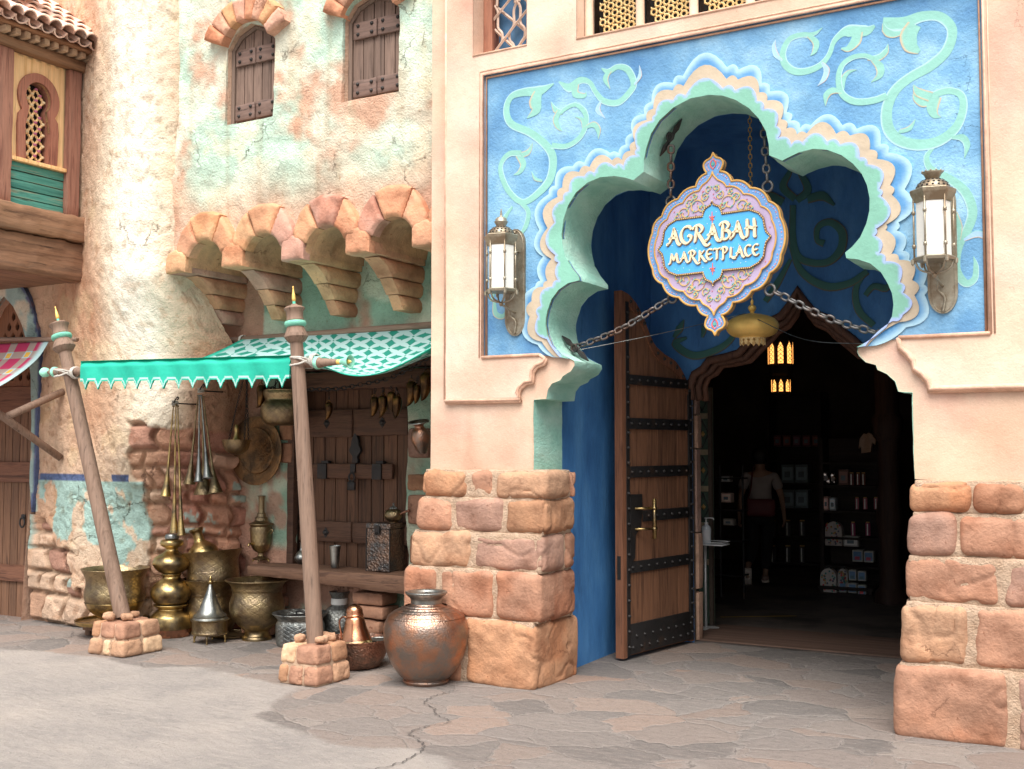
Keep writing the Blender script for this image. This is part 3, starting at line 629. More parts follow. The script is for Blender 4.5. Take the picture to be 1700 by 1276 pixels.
# painted scrolls on the blue panel (spine traced on the panel, width in metres)
MI, PL, TN, WH = (.25, .53, .47), (.34, .54, .74), (.62, .43, .28), (.44, .66, .72)
SCR = [
 # right side
 ([(1465, 40), (1500, 38), (1530, 27), (1560, 27), (1580, 48), (1572, 82), (1545, 108), (1510, 128), (1485, 150), (1472, 180), (1474, 212), (1492, 232), (1525, 240), (1560, 233), (1588, 210), (1599, 180), (1596, 158), (1580, 150), (1562, 152), (1545, 160)], [.10, .09, .07, .065, .07, .075, .07, .075, .08, .08, .08, .075, .06, .05, .045, .05, .05], WH, MI, MI),
 ([(1466, 38), (1470, 50), (1482, 56), (1500, 53)], [.01, .04, .06, .05, .03], TN, MI, WH),
 ([(1518, 40), (1508, 58), (1512, 76), (1526, 86)], [.10, .12, .10, .03], TN, MI, MI),
 ([(1516, 140), (1524, 152), (1545, 160)], [.005, .06, .07], TN, MI, TN),
 ([(1518, 146), (1520, 162), (1532, 170), (1545, 168)], [.01, .04, .06, .05], TN, MI, MI),
 ([(1552, 160), (1548, 178), (1552, 190), (1562, 194)], [.09, .08, .05, .005], MI, MI, TN),
 ([(1520, 197), (1510, 212), (1495, 217), (1492, 216)], [.004, .035, .03, .004], TN, MI, MI),
 ([(1580, 228), (1597, 228), (1605, 240), (1601, 262)], [.02, .05, .045, .004], WH, MI, MI),
 ([(1550, 243), (1538, 260), (1545, 280), (1575, 296), (1602, 318), (1614, 350), (1606, 380), (1594, 400), (1587, 425), (1588, 450), (1603, 470), (1618, 462), (1620, 440), (1616, 425)], [.02, .04, .05, .06, .065, .065, .06, .06, .06, .055, .045, .035, .004], WH, MI, MI),
 ([(1600, 398), (1620, 388), (1634, 392), (1637, 406)], [.02, .05, .04, .004], TN, PL, MI),
 ([(1592, 398), (1592, 375), (1585, 355), (1582, 345)], [.02, .045, .04, .004], TN, MI, WH),
 ([(1472, 158), (1450, 166), (1420, 168), (1398, 155), (1392, 130), (1398, 108), (1415, 95), (1435, 92), (1450, 97)], [.05, .05, .05, .045, .04, .04, .035, .035], WH, MI, MI),
 ([(1440, 96), (1458, 95), (1470, 85), (1474, 72)], [.03, .05, .045, .004], TN, MI, WH),
 ([(1448, 98), (1460, 110), (1460, 124), (1446, 136)], [.03, .06, .05, .004], TN, MI, MI),
 ([(1399, 148), (1400, 130), (1408, 119), (1422, 115)], [.02, .04, .03, .003], MI, MI, TN),
 ([(1398, 152), (1382, 150), (1372, 158), (1370, 175)], [.02, .05, .05, .004], MI, MI, TN),
 ([(1452, 42), (1438, 50), (1412, 50), (1398, 54), (1384, 68), (1376, 90), (1362, 107), (1340, 117), (1318, 117), (1302, 104), (1300, 84), (1311, 64), (1332, 57), (1350, 60)], [.02, .08, .09, .05, .035, .04, .05, .055, .055, .05, .045, .04, .045], WH, MI, MI),
 ([(1424, 52), (1420, 68), (1408, 80), (1396, 80)], [.07, .08, .05, .01], MI, MI, TN),
 ([(1335, 57), (1352, 55), (1365, 45)], [.03, .03, .004], WH, MI, MI),
 ([(1342, 58), (1354, 70), (1352, 84), (1345, 92)], [.03, .05, .04, .004], TN, MI, MI),
 ([(1298, 100), (1288, 90), (1284, 76), (1287, 65)], [.015, .04, .03, .003], TN, PL, WH),
 ([(1364, 103), (1372, 115), (1368, 130), (1357, 142)], [.015, .045, .04, .003], WH, PL, TN),
 # left side (mirror of the same design)
 ([(919, 138), (895, 150), (870, 152), (848, 160), (840, 182), (848, 205), (880, 220), (905, 240), (917, 262), (913, 295), (895, 318), (868, 335), (845, 318), (832, 290), (832, 270), (845, 255), (865, 254)], [.01, .09, .07, .055, .06, .065, .065, .07, .075, .075, .065, .05, .05, .05, .045, .05, .05], WH, MI, MI),
 ([(893, 152), (888, 168), (889, 182), (874, 196)], [.08, .12, .09, .004], TN, MI, MI),
 ([(884, 236), (876, 252), (860, 258)], [.004, .05, .05], TN, MI, TN),
 ([(860, 256), (868, 272), (862, 285), (852, 290)], [.06, .06, .04, .004], TN, MI, MI),
 ([(882, 284), (888, 296), (900, 300)], [.003, .03, .02], TN, MI, MI),
 ([(915, 241), (940, 242), (962, 228), (973, 205), (970, 185), (955, 173), (938, 180), (930, 188)], [.05, .045, .045, .045, .045, .035, .035, .03], WH, MI, MI),
 ([(934, 186), (922, 182), (914, 168)], [.04, .05, .004], WH, MI, TN),
 ([(928, 184), (922, 198), (926, 210), (933, 217)], [.05, .055, .04, .004], TN, MI, MI),
 ([(968, 212), (966, 198), (954, 193)], [.02, .035, .003], MI, MI, TN),
 ([(970, 212), (985, 206), (993, 215), (993, 230)], [.02, .05, .045, .003], MI, MI, TN),
 ([(927, 135), (945, 145), (962, 133), (978, 136), (988, 152), (1002, 167), (1025, 170), (1043, 155), (1052, 138), (1042, 115), (1025, 110), (1010, 118), (998, 113)], [.01, .08, .06, .04, .04, .05, .055, .055, .055, .055, .045, .05, .01], WH, MI, MI),
 ([(955, 140), (955, 155), (970, 158), (972, 152)], [.06, .06, .04, .004], MI, MI, TN),
 ([(1012, 116), (1005, 130), (1012, 147)], [.04, .05, .004], MI, MI, TN),
 ([(1053, 140), (1062, 125), (1061, 108)], [.015, .035, .003], TN, PL, WH),
 ([(998, 166), (992, 182), (1004, 196)], [.015, .045, .003], WH, PL, TN),
 ([(850, 342), (838, 360), (828, 385), (822, 420), (822, 470), (815, 500)], [.02, .04, .04, .03, .03, .03], WH, MI, MI),
 ([(820, 500), (822, 520), (834, 525), (842, 512)], [.03, .05, .045, .01], TN, MI, MI),
 ([(862, 335), (876, 350), (872, 375), (858, 395)], [.03, .045, .045, .02], WH, MI, MI)]
for k, (sp, ws, c0, c1, c2) in enumerate(SCR):
    mb = MB(); ribbon(mb, XZs(sp, .082), [q*.84 for q in ws], .0862-.0004*(k % 4), .006, (c0, c1, c2), surf=lumps(.008, 6, 30)); mb.build('painted_scroll', M_band, EB, auto=60)
# dim scrolls on the vestibule back wall
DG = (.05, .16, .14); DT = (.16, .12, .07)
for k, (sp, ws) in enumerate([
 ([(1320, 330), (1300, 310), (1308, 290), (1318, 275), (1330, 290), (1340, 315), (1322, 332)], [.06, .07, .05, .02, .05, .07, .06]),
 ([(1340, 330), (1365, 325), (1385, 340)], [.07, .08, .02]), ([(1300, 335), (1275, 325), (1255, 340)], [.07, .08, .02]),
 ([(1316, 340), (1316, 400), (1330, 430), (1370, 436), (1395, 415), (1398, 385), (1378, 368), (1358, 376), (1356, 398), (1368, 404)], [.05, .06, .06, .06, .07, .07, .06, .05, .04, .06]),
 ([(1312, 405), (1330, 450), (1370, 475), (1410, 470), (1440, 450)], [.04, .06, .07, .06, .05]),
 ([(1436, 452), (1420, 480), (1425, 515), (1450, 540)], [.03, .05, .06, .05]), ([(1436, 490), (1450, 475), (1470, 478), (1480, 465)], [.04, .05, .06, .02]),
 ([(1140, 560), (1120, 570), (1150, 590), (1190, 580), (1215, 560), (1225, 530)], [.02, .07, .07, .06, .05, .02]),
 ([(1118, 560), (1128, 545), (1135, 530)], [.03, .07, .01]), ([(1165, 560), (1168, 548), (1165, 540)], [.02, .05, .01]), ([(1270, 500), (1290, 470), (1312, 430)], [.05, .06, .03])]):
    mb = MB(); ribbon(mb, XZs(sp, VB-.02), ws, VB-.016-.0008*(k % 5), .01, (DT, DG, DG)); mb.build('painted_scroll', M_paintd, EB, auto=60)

# upper windows with their lattices
rv = MB()
for wn in WIN:
    (a, z0), (b, _), (_, z1), _ = wn
    a += .004; b -= .004; z0 += .003; z1 -= .003
    for q0, q1 in (((a, .06, z0), (a, .34, z1)), ((b, .06, z0), (b, .34, z1))): rv.add([(q0[0], .06, z0), (q0[0], .34, z0), (q0[0], .34, z1), (q0[0], .06, z1)], [(0, 1, 2, 3)])
    rv.add([(a, .06, z0), (b, .06, z0), (b, .34, z0), (a, .34, z0)], [(0, 1, 2, 3)]); rv.add([(a, .06, z1), (b, .06, z1), (b, .34, z1), (a, .34, z1)], [(0, 1, 2, 3)])
rv.build('window_reveal', M_plaster_peach, EB)
M_bluepane = pbr('blue_window_pane', [(.05, .13, .25), (.10, .22, .38)], 5, .25, bump=.15, bscale=20)
w1 = MB(); w1.box((-.55, .30, 4.47), (-.10, .33, 5.3)); w1o = w1.build('window', M_bluepane, EB)
f = MB()
f.box((-.545, .20, 4.475), (-.47, .30, 5.29), (1, .9, .8)); f.build('window_frame', M_redwood, w1o)
l = MB(); cx, lw = -.285, .011
def seg(mb, pts, r, y, col=W, close=False): mb.tube([(a, y, b) for a, b in pts], r, 4, col, close=close)
for r0 in (4.5, 4.93):
    for dx_ in (-.19, 0.0, .19):
        X0 = cx+dx_
        seg(l, smooth_path([(X0+.02, r0-.05), (X0+.03, r0+.06), (X0+.065, r0+.11), (X0+.065, r0+.17), (X0+.03, r0+.22), (X0+.03, r0+.33), (X0, r0+.39)], 4), lw, .24)
        seg(l, smooth_path([(X0-.02, r0-.05), (X0-.03, r0+.06), (X0-.065, r0+.11), (X0-.065, r0+.17), (X0-.03, r0+.22), (X0-.03, r0+.33), (X0, r0+.39)], 4), lw, .25)
    seg(l, [(cx-.2, r0+.02), (cx-.02, r0+.20), (cx+.2, r0+.40)], lw, .232); seg(l, [(cx+.2, r0+.02), (cx+.02, r0+.20), (cx-.2, r0+.40)], lw, .258)
    seg(l, [(cx-.2, r0+.22), (cx, r0+.02), (cx+.2, r0-.16)], lw, .245); seg(l, [(cx+.2, r0+.22), (cx, r0+.02), (cx-.2, r0-.16)], lw, .227)
l.build('lattice', M_trim, w1o)
nx_ = 7; colw = .385; x0_ = .29
for k in range(nx_):
    xa, xb = x0_+k*colw+.075, x0_+(k+1)*colw
    if xb > 2.96: break
    p = MB(); p.box((xa-.02, .32, 4.44), (xb+.02, .34, 5.3)); po = p.build('window', M_black, EB)
    g = MB(); s_ = .062
    for i in range(-1, 8):
        for j in range(-1, 9):
            hx = xa+i*s_*1.0; hz = 4.44+j*s_*1.1547*.75+(0)
            hx += s_*.5*(j % 2)
            if not (xa-.0 < hx < xb+.0 and hz < 5.25): continue
            hexp = [(hx+math.cos(math.radians(60*q+30))*s_*.36, hz+math.sin(math.radians(60*q+30))*s_*.36) for q in range(6)]
            hexp = [(min(max(a, xa), xb), max(b, 4.445)) for a, b in hexp]
            seg(g, hexp, .0075, .26, close=True)
            for q in range(0, 3):
                an = math.radians(60*q); A_ = (hx+math.cos(an)*s_*.33, hz+math.sin(an)*s_*.33); B_ = (hx+math.cos(an)*s_*.67, hz+math.sin(an)*s_*.67)
                if B_[0] < xb: seg(g, [A_, B_], .006, .262)
    g.build('lattice', M_goldp, po)
    c = MB(); xc = x0_+k*colw+.035
    c.lathe([(.036, 4.44), (.036, 4.46), (.030, 4.47), (.029, 4.80), (.033, 4.82), (.028, 4.83), (.045, 4.90), (.052, 4.97), (.052, 5.0), (.052, 5.3)], 16, Matrix.Translation((xc, .19, 0)), (1, .97, .95))
    c.build('column', M_plaster_peach, EB, auto=40)

# ---------------------------------------------------------------- rough stone piers
TINT = {'o': (.45, .25, .148), 'p': (.43, .24, .165), 'b': (.47, .29, .19), 'm': (.385, .24, .19), 'r': (.41, .215, .135), 'y': (.70, .50, .33)}
def stones(name, rows, parent, seed, xcore, ydeep, core=True):
    mb = MB(); rnd = random.Random(seed)
    for ri, (z0, z1, yf, lst) in enumerate(rows):
        for (x0, x1, dep, t) in lst:
            c = np.array(TINT[t])*(.92+rnd.random()*.16)
            yd_ = (ydeep[ri] if isinstance(ydeep, list) else ydeep); st = len(mb.v); y1 = yf+dep if dep > 0 else yd_; y0 = yf
            if isinstance(t, str) and dep < 0: y0 = yf-dep       # side stone starting deeper in
            tilt = (rnd.random()-.5)*.012
            def warp(P, x0=x0, x1=x1, z0=z0, z1=z1, tilt=tilt, ph=rnd.random()*9):
                P = P.copy(); u = (P[:, 0]-x0)/max(x1-x0, .01)-.5
                P[:, 2] += u*tilt*2+np.sin(u*3+ph)*.006*np.clip((P[:, 2]-z0)/(z1-z0), 0, 1)
                P[:, 0] += (P[:, 2]-(z0+z1)/2)*tilt*1.5
                b_ = fbm(P[:, 0]*3+ph, P[:, 2]*3, P[:, 1]*3, 7, 3)-.5
                P[:, 1] += b_*.05*(P[:, 1] < y0+.1); return P
            mb.rbox((x0, y0, z0), (x1, y1, z1), min(.050, (z1-z0)*.32), .014, .020, rnd.randrange(999), c, f=4.6, warp=warp, nmax=60)
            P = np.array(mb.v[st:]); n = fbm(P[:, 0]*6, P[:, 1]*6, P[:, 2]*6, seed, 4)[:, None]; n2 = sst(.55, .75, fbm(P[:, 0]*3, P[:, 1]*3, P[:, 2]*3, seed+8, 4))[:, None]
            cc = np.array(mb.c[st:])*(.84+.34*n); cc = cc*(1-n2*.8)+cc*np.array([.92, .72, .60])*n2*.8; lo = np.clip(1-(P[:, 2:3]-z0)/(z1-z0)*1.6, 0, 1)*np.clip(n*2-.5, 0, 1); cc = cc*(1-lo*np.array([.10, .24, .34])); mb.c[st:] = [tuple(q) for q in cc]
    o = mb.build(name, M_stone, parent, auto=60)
    mm = MB()
    for ri, (z0, z1, yf, lst) in enumerate(rows):
        xa = min(q[0] for q in lst)+.025; xb = max(q[1] for q in lst)-.028
        mm.rbox((xa, yf+.020, z0-.012), (xb, (ydeep[ri] if isinstance(ydeep, list) else ydeep)-.03, z1+.012), .02, .02, .008, 5+ri, W, f=14)
    mm.build('mortar', M_mortar, o, auto=60); return o
def rx(px, py, yf): return Y(px, py, yf)[0]
zr = [1.475, 1.302, 1.068, .835, .545, .0]
zl = [Y(900, q, .04)[2] for q in (782, 830, 889, 952, 1035)]+[-.02]
def zg(i): return (zl[i+1]+(.003 if i < 4 else 0), zl[i]-.003)
yfr = [.040, .030, .018, .004, -.010]
def row(i, lst):
    yf = yfr[i]; z0, z1 = zg(i); zc = 800 if i == 0 else (860, 920, 990, 1090)[i-1] if i else 800
    return (z0, z1, yf, [(rx(a, zc, yf)+.001, rx(b, zc, yf)-.001, d, t) for a, b, d, t in lst])
cL = [908, 906, 902, 897, 889]
rowsL = [row(0, [(697, 773, .3, 'o'), (775, 818, .3, 'p'), (821, cL[0], .38, 'b'), (820, cL[0], -.395, 'p')]),
         row(1, [(690, 748, .3, 'p'), (750, 835, .3, 'm'), (837, cL[1], .60, 'o')]),
         row(2, [(678, 780, .3, 'b'), (783, cL[2], .34, 'm'), (800, cL[2], -.36, 'p')]),
         row(3, [(668, 722, .3, 'p'), (725, 817, .3, 'p'), (819, cL[3], .68, 'p')]),
         row(4, [(664, 764, .3, 'r'), (769, cL[4], .60, 'o')])]
yds = [X(957, 800, rx(cL[0], 800, .045))[1], X(958, 860, rx(cL[1], 860, .035))[1], X(958, 920, rx(cL[2], 920, .022))[1], X(959, 990, rx(cL[3], 990, .008))[1], .66]; print('yds', yds)
rowsL = [(a, b, c, [(x0, x1, (yd-c if (k == len(l)-1 and dp > .5) else dp), t) for k, (x0, x1, dp, t) in enumerate(l)]) for (a, b, c, l), yd in zip(rowsL, yds)]
stones('stone_pier', rowsL, EB, 11, 0, yds)
zl = [Y(1560, q, .04)[2] for q in (799, 852, 925, 1002, 1104)]+[-.02]
rowsR = [row(0, [(1507, 1611, .5, 'o'), (1614, 1700, .4, 'r'), (1704, 1790, .4, 'p')]),
         row(1, [(1505, 1587, .5, 'm'), (1590, 1712, .4, 'p'), (1716, 1800, .4, 'o')]),
         row(2, [(1498, 1659, .5, 'p'), (1664, 1760, .4, 'm'), (1764, 1860, .4, 'o')]),
         row(3, [(1492, 1605, .5, 'b'), (1614, 1735, .4, 'p'), (1739, 1860, .4, 'b')]),
         row(4, [(1482, 1673, .5, 'p'), (1683, 1830, .4, 'm')])]
stones('stone_pier', rowsR, EB, 23, 0, .6)
# ---------------------------------------------------------------- old plaster house on the left: pier, shuttered upper wall, corbels, niche
LB = thing('plaster_house', 'weathered cream and green plaster house with corbelled arches and two shuttered windows', 'building')
LOW = np.array([(-8, .33), (-6.6, .33), (-5.55, .31), (-4.95, .25), (-4.6, .30), (-4.3, .42), (-4.05, .53), (-3.85, .62), (-3.70, .71), (-3.58, .79), (-3.53, .98)])
MIDP = np.array([(-8, .33), (-6.6, .33), (-5.55, .31), (-4.98, .26), (-4.65, .22), (-4.35, .20), (-4.08, .27), (-3.87, .41), (-3.70, .56), (-3.58, .74), (-3.53, .98)])
UPP = np.array([(-8, .33), (-6.6, .33), (-5.6, .33), (-5.25, .30), (-4.95, .24), (-4.62, .12), (-4.33, .06), (-4.08, .06), (-3.89, .12), (-3.74, .24), (-3.67, .50)])
DCX = -6.07
din_px = [(10, 492), (25, 508), (40, 540), (50, 575), (54, 620), (56, 700), (53, 800), (46, 900), (41, 980), (38, 1029)]
din = [XZ(a, b, .31) for a, b in din_px]; din[-1] = (din[-1][0], -.02)
dpk = din[0]; DCX = dpk[0]
DOOR_IN = [(2*DCX-a, b) for a, b in din[::-1]]+din[1:]
def brick_field(S_, Zc, seed=2):
    """height and tint of old coursed stone, laid in uneven rows"""
    zz = Zc+.022*np.sin(S_*4+1)+.05*(fbm(S_*2, Zc*2, 0, 70, 2)-.5)
    rows = np.array([0, .27, .46, .68, .82, .92, 1.12, 1.24, 1.45, 1.60, 1.82, 2.0, 2.2, 2.4, 2.6, 3.0, 6])
    r = np.searchsorted(rows, zz.ravel()).reshape(zz.shape)-1; r = np.clip(r, 0, len(rows)-2)
    z0 = rows[r]; z1 = rows[r+1]; wd = .15+.17*_h(r, r*3, r, 5); ph = _h(r, r*7, r, 9)
    u = (S_+.05*(fbm(S_*3, Zc*3, 0, 71, 2)-.5)+.03*np.sin(zz*23))/wd+ph+.12*np.sin(r*2.1); c = np.floor(u).astype(np.int64); fu = (u-c)*wd; fz = zz-z0; hh = z1-z0
    d = np.minimum(np.minimum(fu, wd-fu), np.minimum(fz, hh-fz)); rd = sst(.006, .035, d)
    t = _h(c, r, c*3+r, 31); return rd, t
def build_pier():
    zs = np.concatenate([np.arange(-.02, 2.4, .016), np.arange(2.4, 6.9, .024)])
    def arclen(P):
        q = np.linalg.norm(np.diff(P, axis=0), axis=1); return np.concatenate([[0], np.cumsum(q)])
    sL = arclen(LOW); tl = sL/sL[-1]; n = 400
    ts = np.concatenate([np.linspace(tl[0], tl[2]-.01, 30), np.linspace(tl[2], 1, 250)])
    lx, ly = np.interp(ts, tl, LOW[:, 0]), np.interp(ts, tl, LOW[:, 1]); ux, uy = np.interp(ts, tl, UPP[:, 0]), np.interp(ts, tl, UPP[:, 1])
    mx_, my_ = np.interp(ts, tl, np.interp(tl, tl, MIDP[:, 0])), np.interp(ts, tl, MIDP[:, 1])
    for k in range(4):   # soften the plan curve
        for a in (lx, ly, ux, uy, mx_, my_): a[31:-9] = (a[30:-10]+2*a[31:-9]+a[32:-8])/4
    nS, nZ = len(ts), len(zs); T, Zc = np.meshgrid(np.arange(nS), zs)
    bl = sst(2.15, 3.25, Zc+.12*(fbm(T*.02, Zc*1.5, 0, 3, 3)-.5)); b0 = sst(.85, 1.7, Zc)
    Xc = (lx[T]*(1-b0)+mx_[T]*b0)*(1-bl)+ux[T]*bl; Yc = (ly[T]*(1-b0)+my_[T]*b0)*(1-bl)+uy[T]*bl; Sc = ts[T]*sL[-1]
    gx = np.gradient(Xc, axis=1); gy = np.gradient(Yc, axis=1); L = np.hypot(gx, gy); nx, ny = gy/L, -gx/L   # outward, towards -y
    big = fbm(Sc*1.6, Zc*1.4, 0, 11, 4)-.5; mid = fbm(Sc*6, Zc*6, 0, 12, 5)-.5; fine = fbm(Sc*22, Zc*22, 0, 13, 4)-.5
    hgt = big*.055+mid*.030+fine*.020
    rid = np.abs(fbm(Sc*5, Zc*7, 2, 41, 4)-.5); hgt -= np.clip(.03-rid, 0, .03)*.6*(fbm(Sc*.8, Zc*.8, 0, 8, 2) > .5)
    # where the plaster has fallen off
    e = fbm(Sc*2.6, Zc*2.6, 0, 91, 5)-.5
    br = sst(-.012, .012, (Xc+4.17+e*.55))*sst(-.012, .012, 1.84-.10*0-Zc+e*.5+np.clip((Xc+3.95)*.1, -.1, .4)*0)
    br2 = sst(-.012, .012, (.98-Zc)+e*.75-(Xc+5.55)*.75)*(Xc > -5.6)*(Xc < -4.1)
    br3 = sst(-.02, .02, .34-Zc+e*.3)
    B = np.clip(br+br2+br3, 0, 1); rd, tint = brick_field(Sc*1.0, Zc)
    ero = fbm(Sc*9, Zc*9, 4, 17, 5)-.5
    hgt = hgt*(1-B)+B*(-.065+rd*.055*(.55+.8*tint)+ero*.030*rd+fine*.02+big*.03)
    X_, Y_ = Xc+nx*hgt, Yc+ny*hgt
    # colours of the plaster, paint and stone, with light painted on the pier
    n1 = fbm(Sc*1.2, Zc*1.0, 0, 61, 5)[..., None]; n2 = fbm(Sc*4, Zc*4, 0, 62, 4)[..., None]
    cream = np.array([.76, .65, .50]); peach = np.array([.60, .35, .22]); white = np.array([.90, .83, .71]); yel = np.array([.74, .58, .34])
    # cream plaster with light painted down its middle, orange-peach coat at its sides
    mid_ = np.exp(-(((Xc+4.12-.10*(Zc < 2.4))/.36)**2))[..., None]*(.45+.55*sst(1.2, 2.8, Zc))[..., None]; t1 = np.clip(mid_*1.2+(n1-.5)*1.6+.26, 0, 1)
    col = peach*(1-t1)+cream*t1; t2 = np.clip((mid_-.45)*2.2+(n2-.5)*1.2, 0, 1); col = col*(1-t2)+white*t2
    t3 = sst(.56, .70, n2)*.30; col = col*(1-t3)+yel*t3
    redz = sst(-3.98, -3.66, Xc)[..., None]*sst(3.3, 2.3, Zc)[..., None]; rust = np.array([.46, .21, .12]); col = col*(1-redz*.85)+rust*(.8+.5*(n2-.4))*redz*.85
    # aqua dado with a navy line above it
    fl = fbm(Sc*4.5, Zc*3.2, 7, 81, 5); aqua = np.array([.38, .55, .50]); paint = (Zc < 1.335)*(Zc > .35)
    am = (paint*sst(.47, .50, fl+(.10*np.exp(-((Xc+4.75)/.5)**2))+.04-.28*sst(.95, .3, Zc)-.16*(Xc > -3.9)))[..., None]; col = col*(1-am)+(aqua*(.85+.3*n1))*am
    nv = ((Zc > 1.335)*(Zc < 1.39)*(fbm(Sc*6, Zc*2, 3, 83, 4) > .43-.1*(Xc > -4)))[..., None]*1.; col = col*(1-nv)+np.array([.09, .13, .26])*nv
    ba = np.array([.60, .36, .24]); bb = np.array([.46, .25, .18]); bc = np.array([.60, .42, .30]); tt = tint[..., None]
    bcol = np.where(tt < .4, ba, np.where(tt < .7, bb, bc*1.15))*(.60+.8*n2)*(.62+.38*rd[..., None])+(1-rd[..., None])*np.array([.05, .03, .01])
    right = sst(-4.2, -3.8, Xc)[..., None]; bcol = bcol*(1-right*.22*np.array([.3, 1, 1.1])); rem = (am*(rd[..., None] > .6)*(fl[..., None] > .56))
    Bc = B[..., None]; col = col*(1-Bc)+bcol*Bc; col = col*(1-rem*Bc*.8)+aqua*rem*Bc*.8
    # chips and dirt on the plaster
    pit = sst(.64, .70, fbm(Sc*14, Zc*14, 2, 55, 4))[..., None]*.25; col = col*(1-pit*np.array([.6, .9, 1.1]))
    V = np.stack([X_, Y_, Zc], -1).reshape(-1, 3); keep = ~pip(X_[:, :], Zc, [(a, b) for a, b in DOOR_IN]); F = []
    ix = np.arange(nZ*nS).reshape(nZ, nS)
    a, b, c, d = ix[:-1, :-1], ix[:-1, 1:], ix[1:, 1:], ix[1:, :-1]; k = keep[:-1, :-1] & keep[:-1, 1:] & keep[1:, 1:] & keep[1:, :-1]
    F = list(map(tuple, np.stack([a[k], b[k], c[k], d[k]], -1)))
    mb = MB(); mb.add(V, F, np.clip(col, .01, 1.1).reshape(-1, 3)); return mb.build('pier_wall', M_stucco, LB, smooth=True)
build_pier()
# door trim, recessed door with pointed lattice head
outer = [XZ(a, b, .29) for a, b in ((-6, 457), (10, 457), (24, 462), (40, 478), (53, 505), (62, 540), (67, 575), (67, 620), (62, 700), (59, 800), (53, 850))]
half = [(max(a, DCX), b) for a, b in outer]; bandR = half+[(din[k][0], din[k][1]) for k in range(6, -1, -1)]
sym = [(2*DCX-a, b) for a, b in half[::-1]]+half
inn = [(2*DCX-a, b) for a, b in din[6::-1]]+din[1:7]
mb = MB()
plate(mb, sym+inn[::-1], .285, .05, grid=.03, colf=lambda x, z: np.where((dist_poly(x, z, sym) < .028)[:, None], np.array([.10, .13, .25]), np.array([.36, .50, .48]))*1.*(1-.35*sst(.55, .62, fbm(x*6, z*6, 0, 5, 4)))[:, None]*1. + (sst(.60, .66, fbm(x*6, z*6, 0, 7, 4)))[:, None]*np.array([.3, .1, .0]), disp=lumps(.012, 7, 5))
mb.build('painted_arch_band', M_stucco, LB, auto=50)
mb = MB(); V = []; F = []; n = len(DOOR_IN)
for yy in (.29, .44):
    V += [(a, yy, b) for a, b in DOOR_IN]
mb.add(V, [(i, i+n, i+n+1, i+1) for i in range(n-1)], (.55, .34, .24)); mb.build('door_reveal', M_stucco, LB)
dr = MB(); xL, xR = DCX-.56, DCX+.56
for k in range(10):
    a = xL+k*.113; dr.rbox((a+.003, .42, -.01), (a+.110, .46, 2.12), .006, .4, 0, col=np.array([1, .9, .85])*(.75+.4*_h(k, 3, 1, 2)))
door = dr.build('door', M_wood, LB)
b_ = MB()
for z0, z1 in ((.34, .50), (1.30, 1.50), (1.98, 2.24)): b_.mark().rbox((xL, .385, z0), (xR, .425, z1), .012, .06, .004, 4, col=(1.15, .85, .75))
b_.build_each('door_rail', M_woodx, door)
r_ = MB(); rc = X(38, 868, -5.72) if False else np.array([*Y(39, 867, .38)])
r_.tube([(rc[0]+.0*math.cos(t)+.035*math.cos(t), .375-.01, rc[2]+.045*math.sin(t)) for t in np.linspace(0, 2*math.pi, 17)[:-1]], .009, 6, close=True); r_.rbox((rc[0]-.03, .37, rc[2]+.03), (rc[0]+.03, .385, rc[2]+.08), .01, .02)
r_.build('ring_pull', M_iron, door, auto=40)
lt = MB(); top = [(a, b) for a, b in DOOR_IN if b > 2.2]; top = [(top[0][0], 2.24)]+top+[(top[-1][0], 2.24)]
hs_ = []
for i in range(-4, 5):
    for j in range(9):
        cx_, cz_ = DCX+(i+.5*(j % 2))*.125, 2.33+j*.10
        loop = [(cx_-.026, cz_-.02), (cx_, cz_-.042), (cx_+.026, cz_-.02), (cx_+.030, cz_+.012), (cx_, cz_+.052), (cx_-.030, cz_+.012)]
        P_ = np.array(loop)
        if pip(P_[:, 0], P_[:, 1], [(DCX+(a-DCX)*.9, 2.24+(b-2.24)*.93) for a, b in top]).all() and cz_ > 2.29: hs_.append(loop)
plate(lt, top, .40, .03, holes=hs_, col=(1.1, .8, .65)); lto = lt.build('lattice_head', M_wood, door)
q = MB(); q.box((xL-.1, .475, -.02), (xR+.1, .50, 2.3), (.3, .3, .3)); q.box((xL, .435, 2.2), (xR, .445, top[len(top)//2][1]+.1), (1, .9, .9)); q.build('backing', M_black, door)

# upper wall with arches cut out of its lower edge
YG, YN, ZS, RA = .25, .96, 3.195, .215
ACX = [Y(351, 380, YG)[0]-.012, Y(443, 370, YG)[0], Y(550, 355, YG)[0]-.01, Y(661, 340, YG)[0]-.005]
pit_ = np.mean(np.diff(ACX)); ACX = [ACX[0]+k*pit_ for k in range(4)]; ACX.append(ACX[-1]+pit_)
CCX = [ACX[0]-pit_/2+.0]+[a+pit_/2 for a in ACX[:4]]
low_edge = []
for a in ACX:
    for k in range(13):
        t = math.pi-math.pi*k/12; low_edge.append((a+.25*math.cos(t), ZS+.02+.25*math.sin(t)))
low_edge = [(-3.80, ZS+.02)]+[p for p in low_edge if p[0] < FXL+.02]+[(FXL+.03, ZS+.02)]
def sw(pxs):   # shutter opening on the wall plane
    return [XZ(a, b, YG) for a, b in pxs]
S1 = [(-3.165, 4.385), (-2.625, 4.385), (-2.625, 5.05), (-2.72, 5.17), (-2.90, 5.235), (-3.07, 5.17), (-3.165, 5.05)]
S2 = [(-1.895, 4.385), (-1.335, 4.385), (-1.335, 5.05), (-1.42, 5.17), (-1.62, 5.235), (-1.80, 5.17), (-1.895, 5.05)]
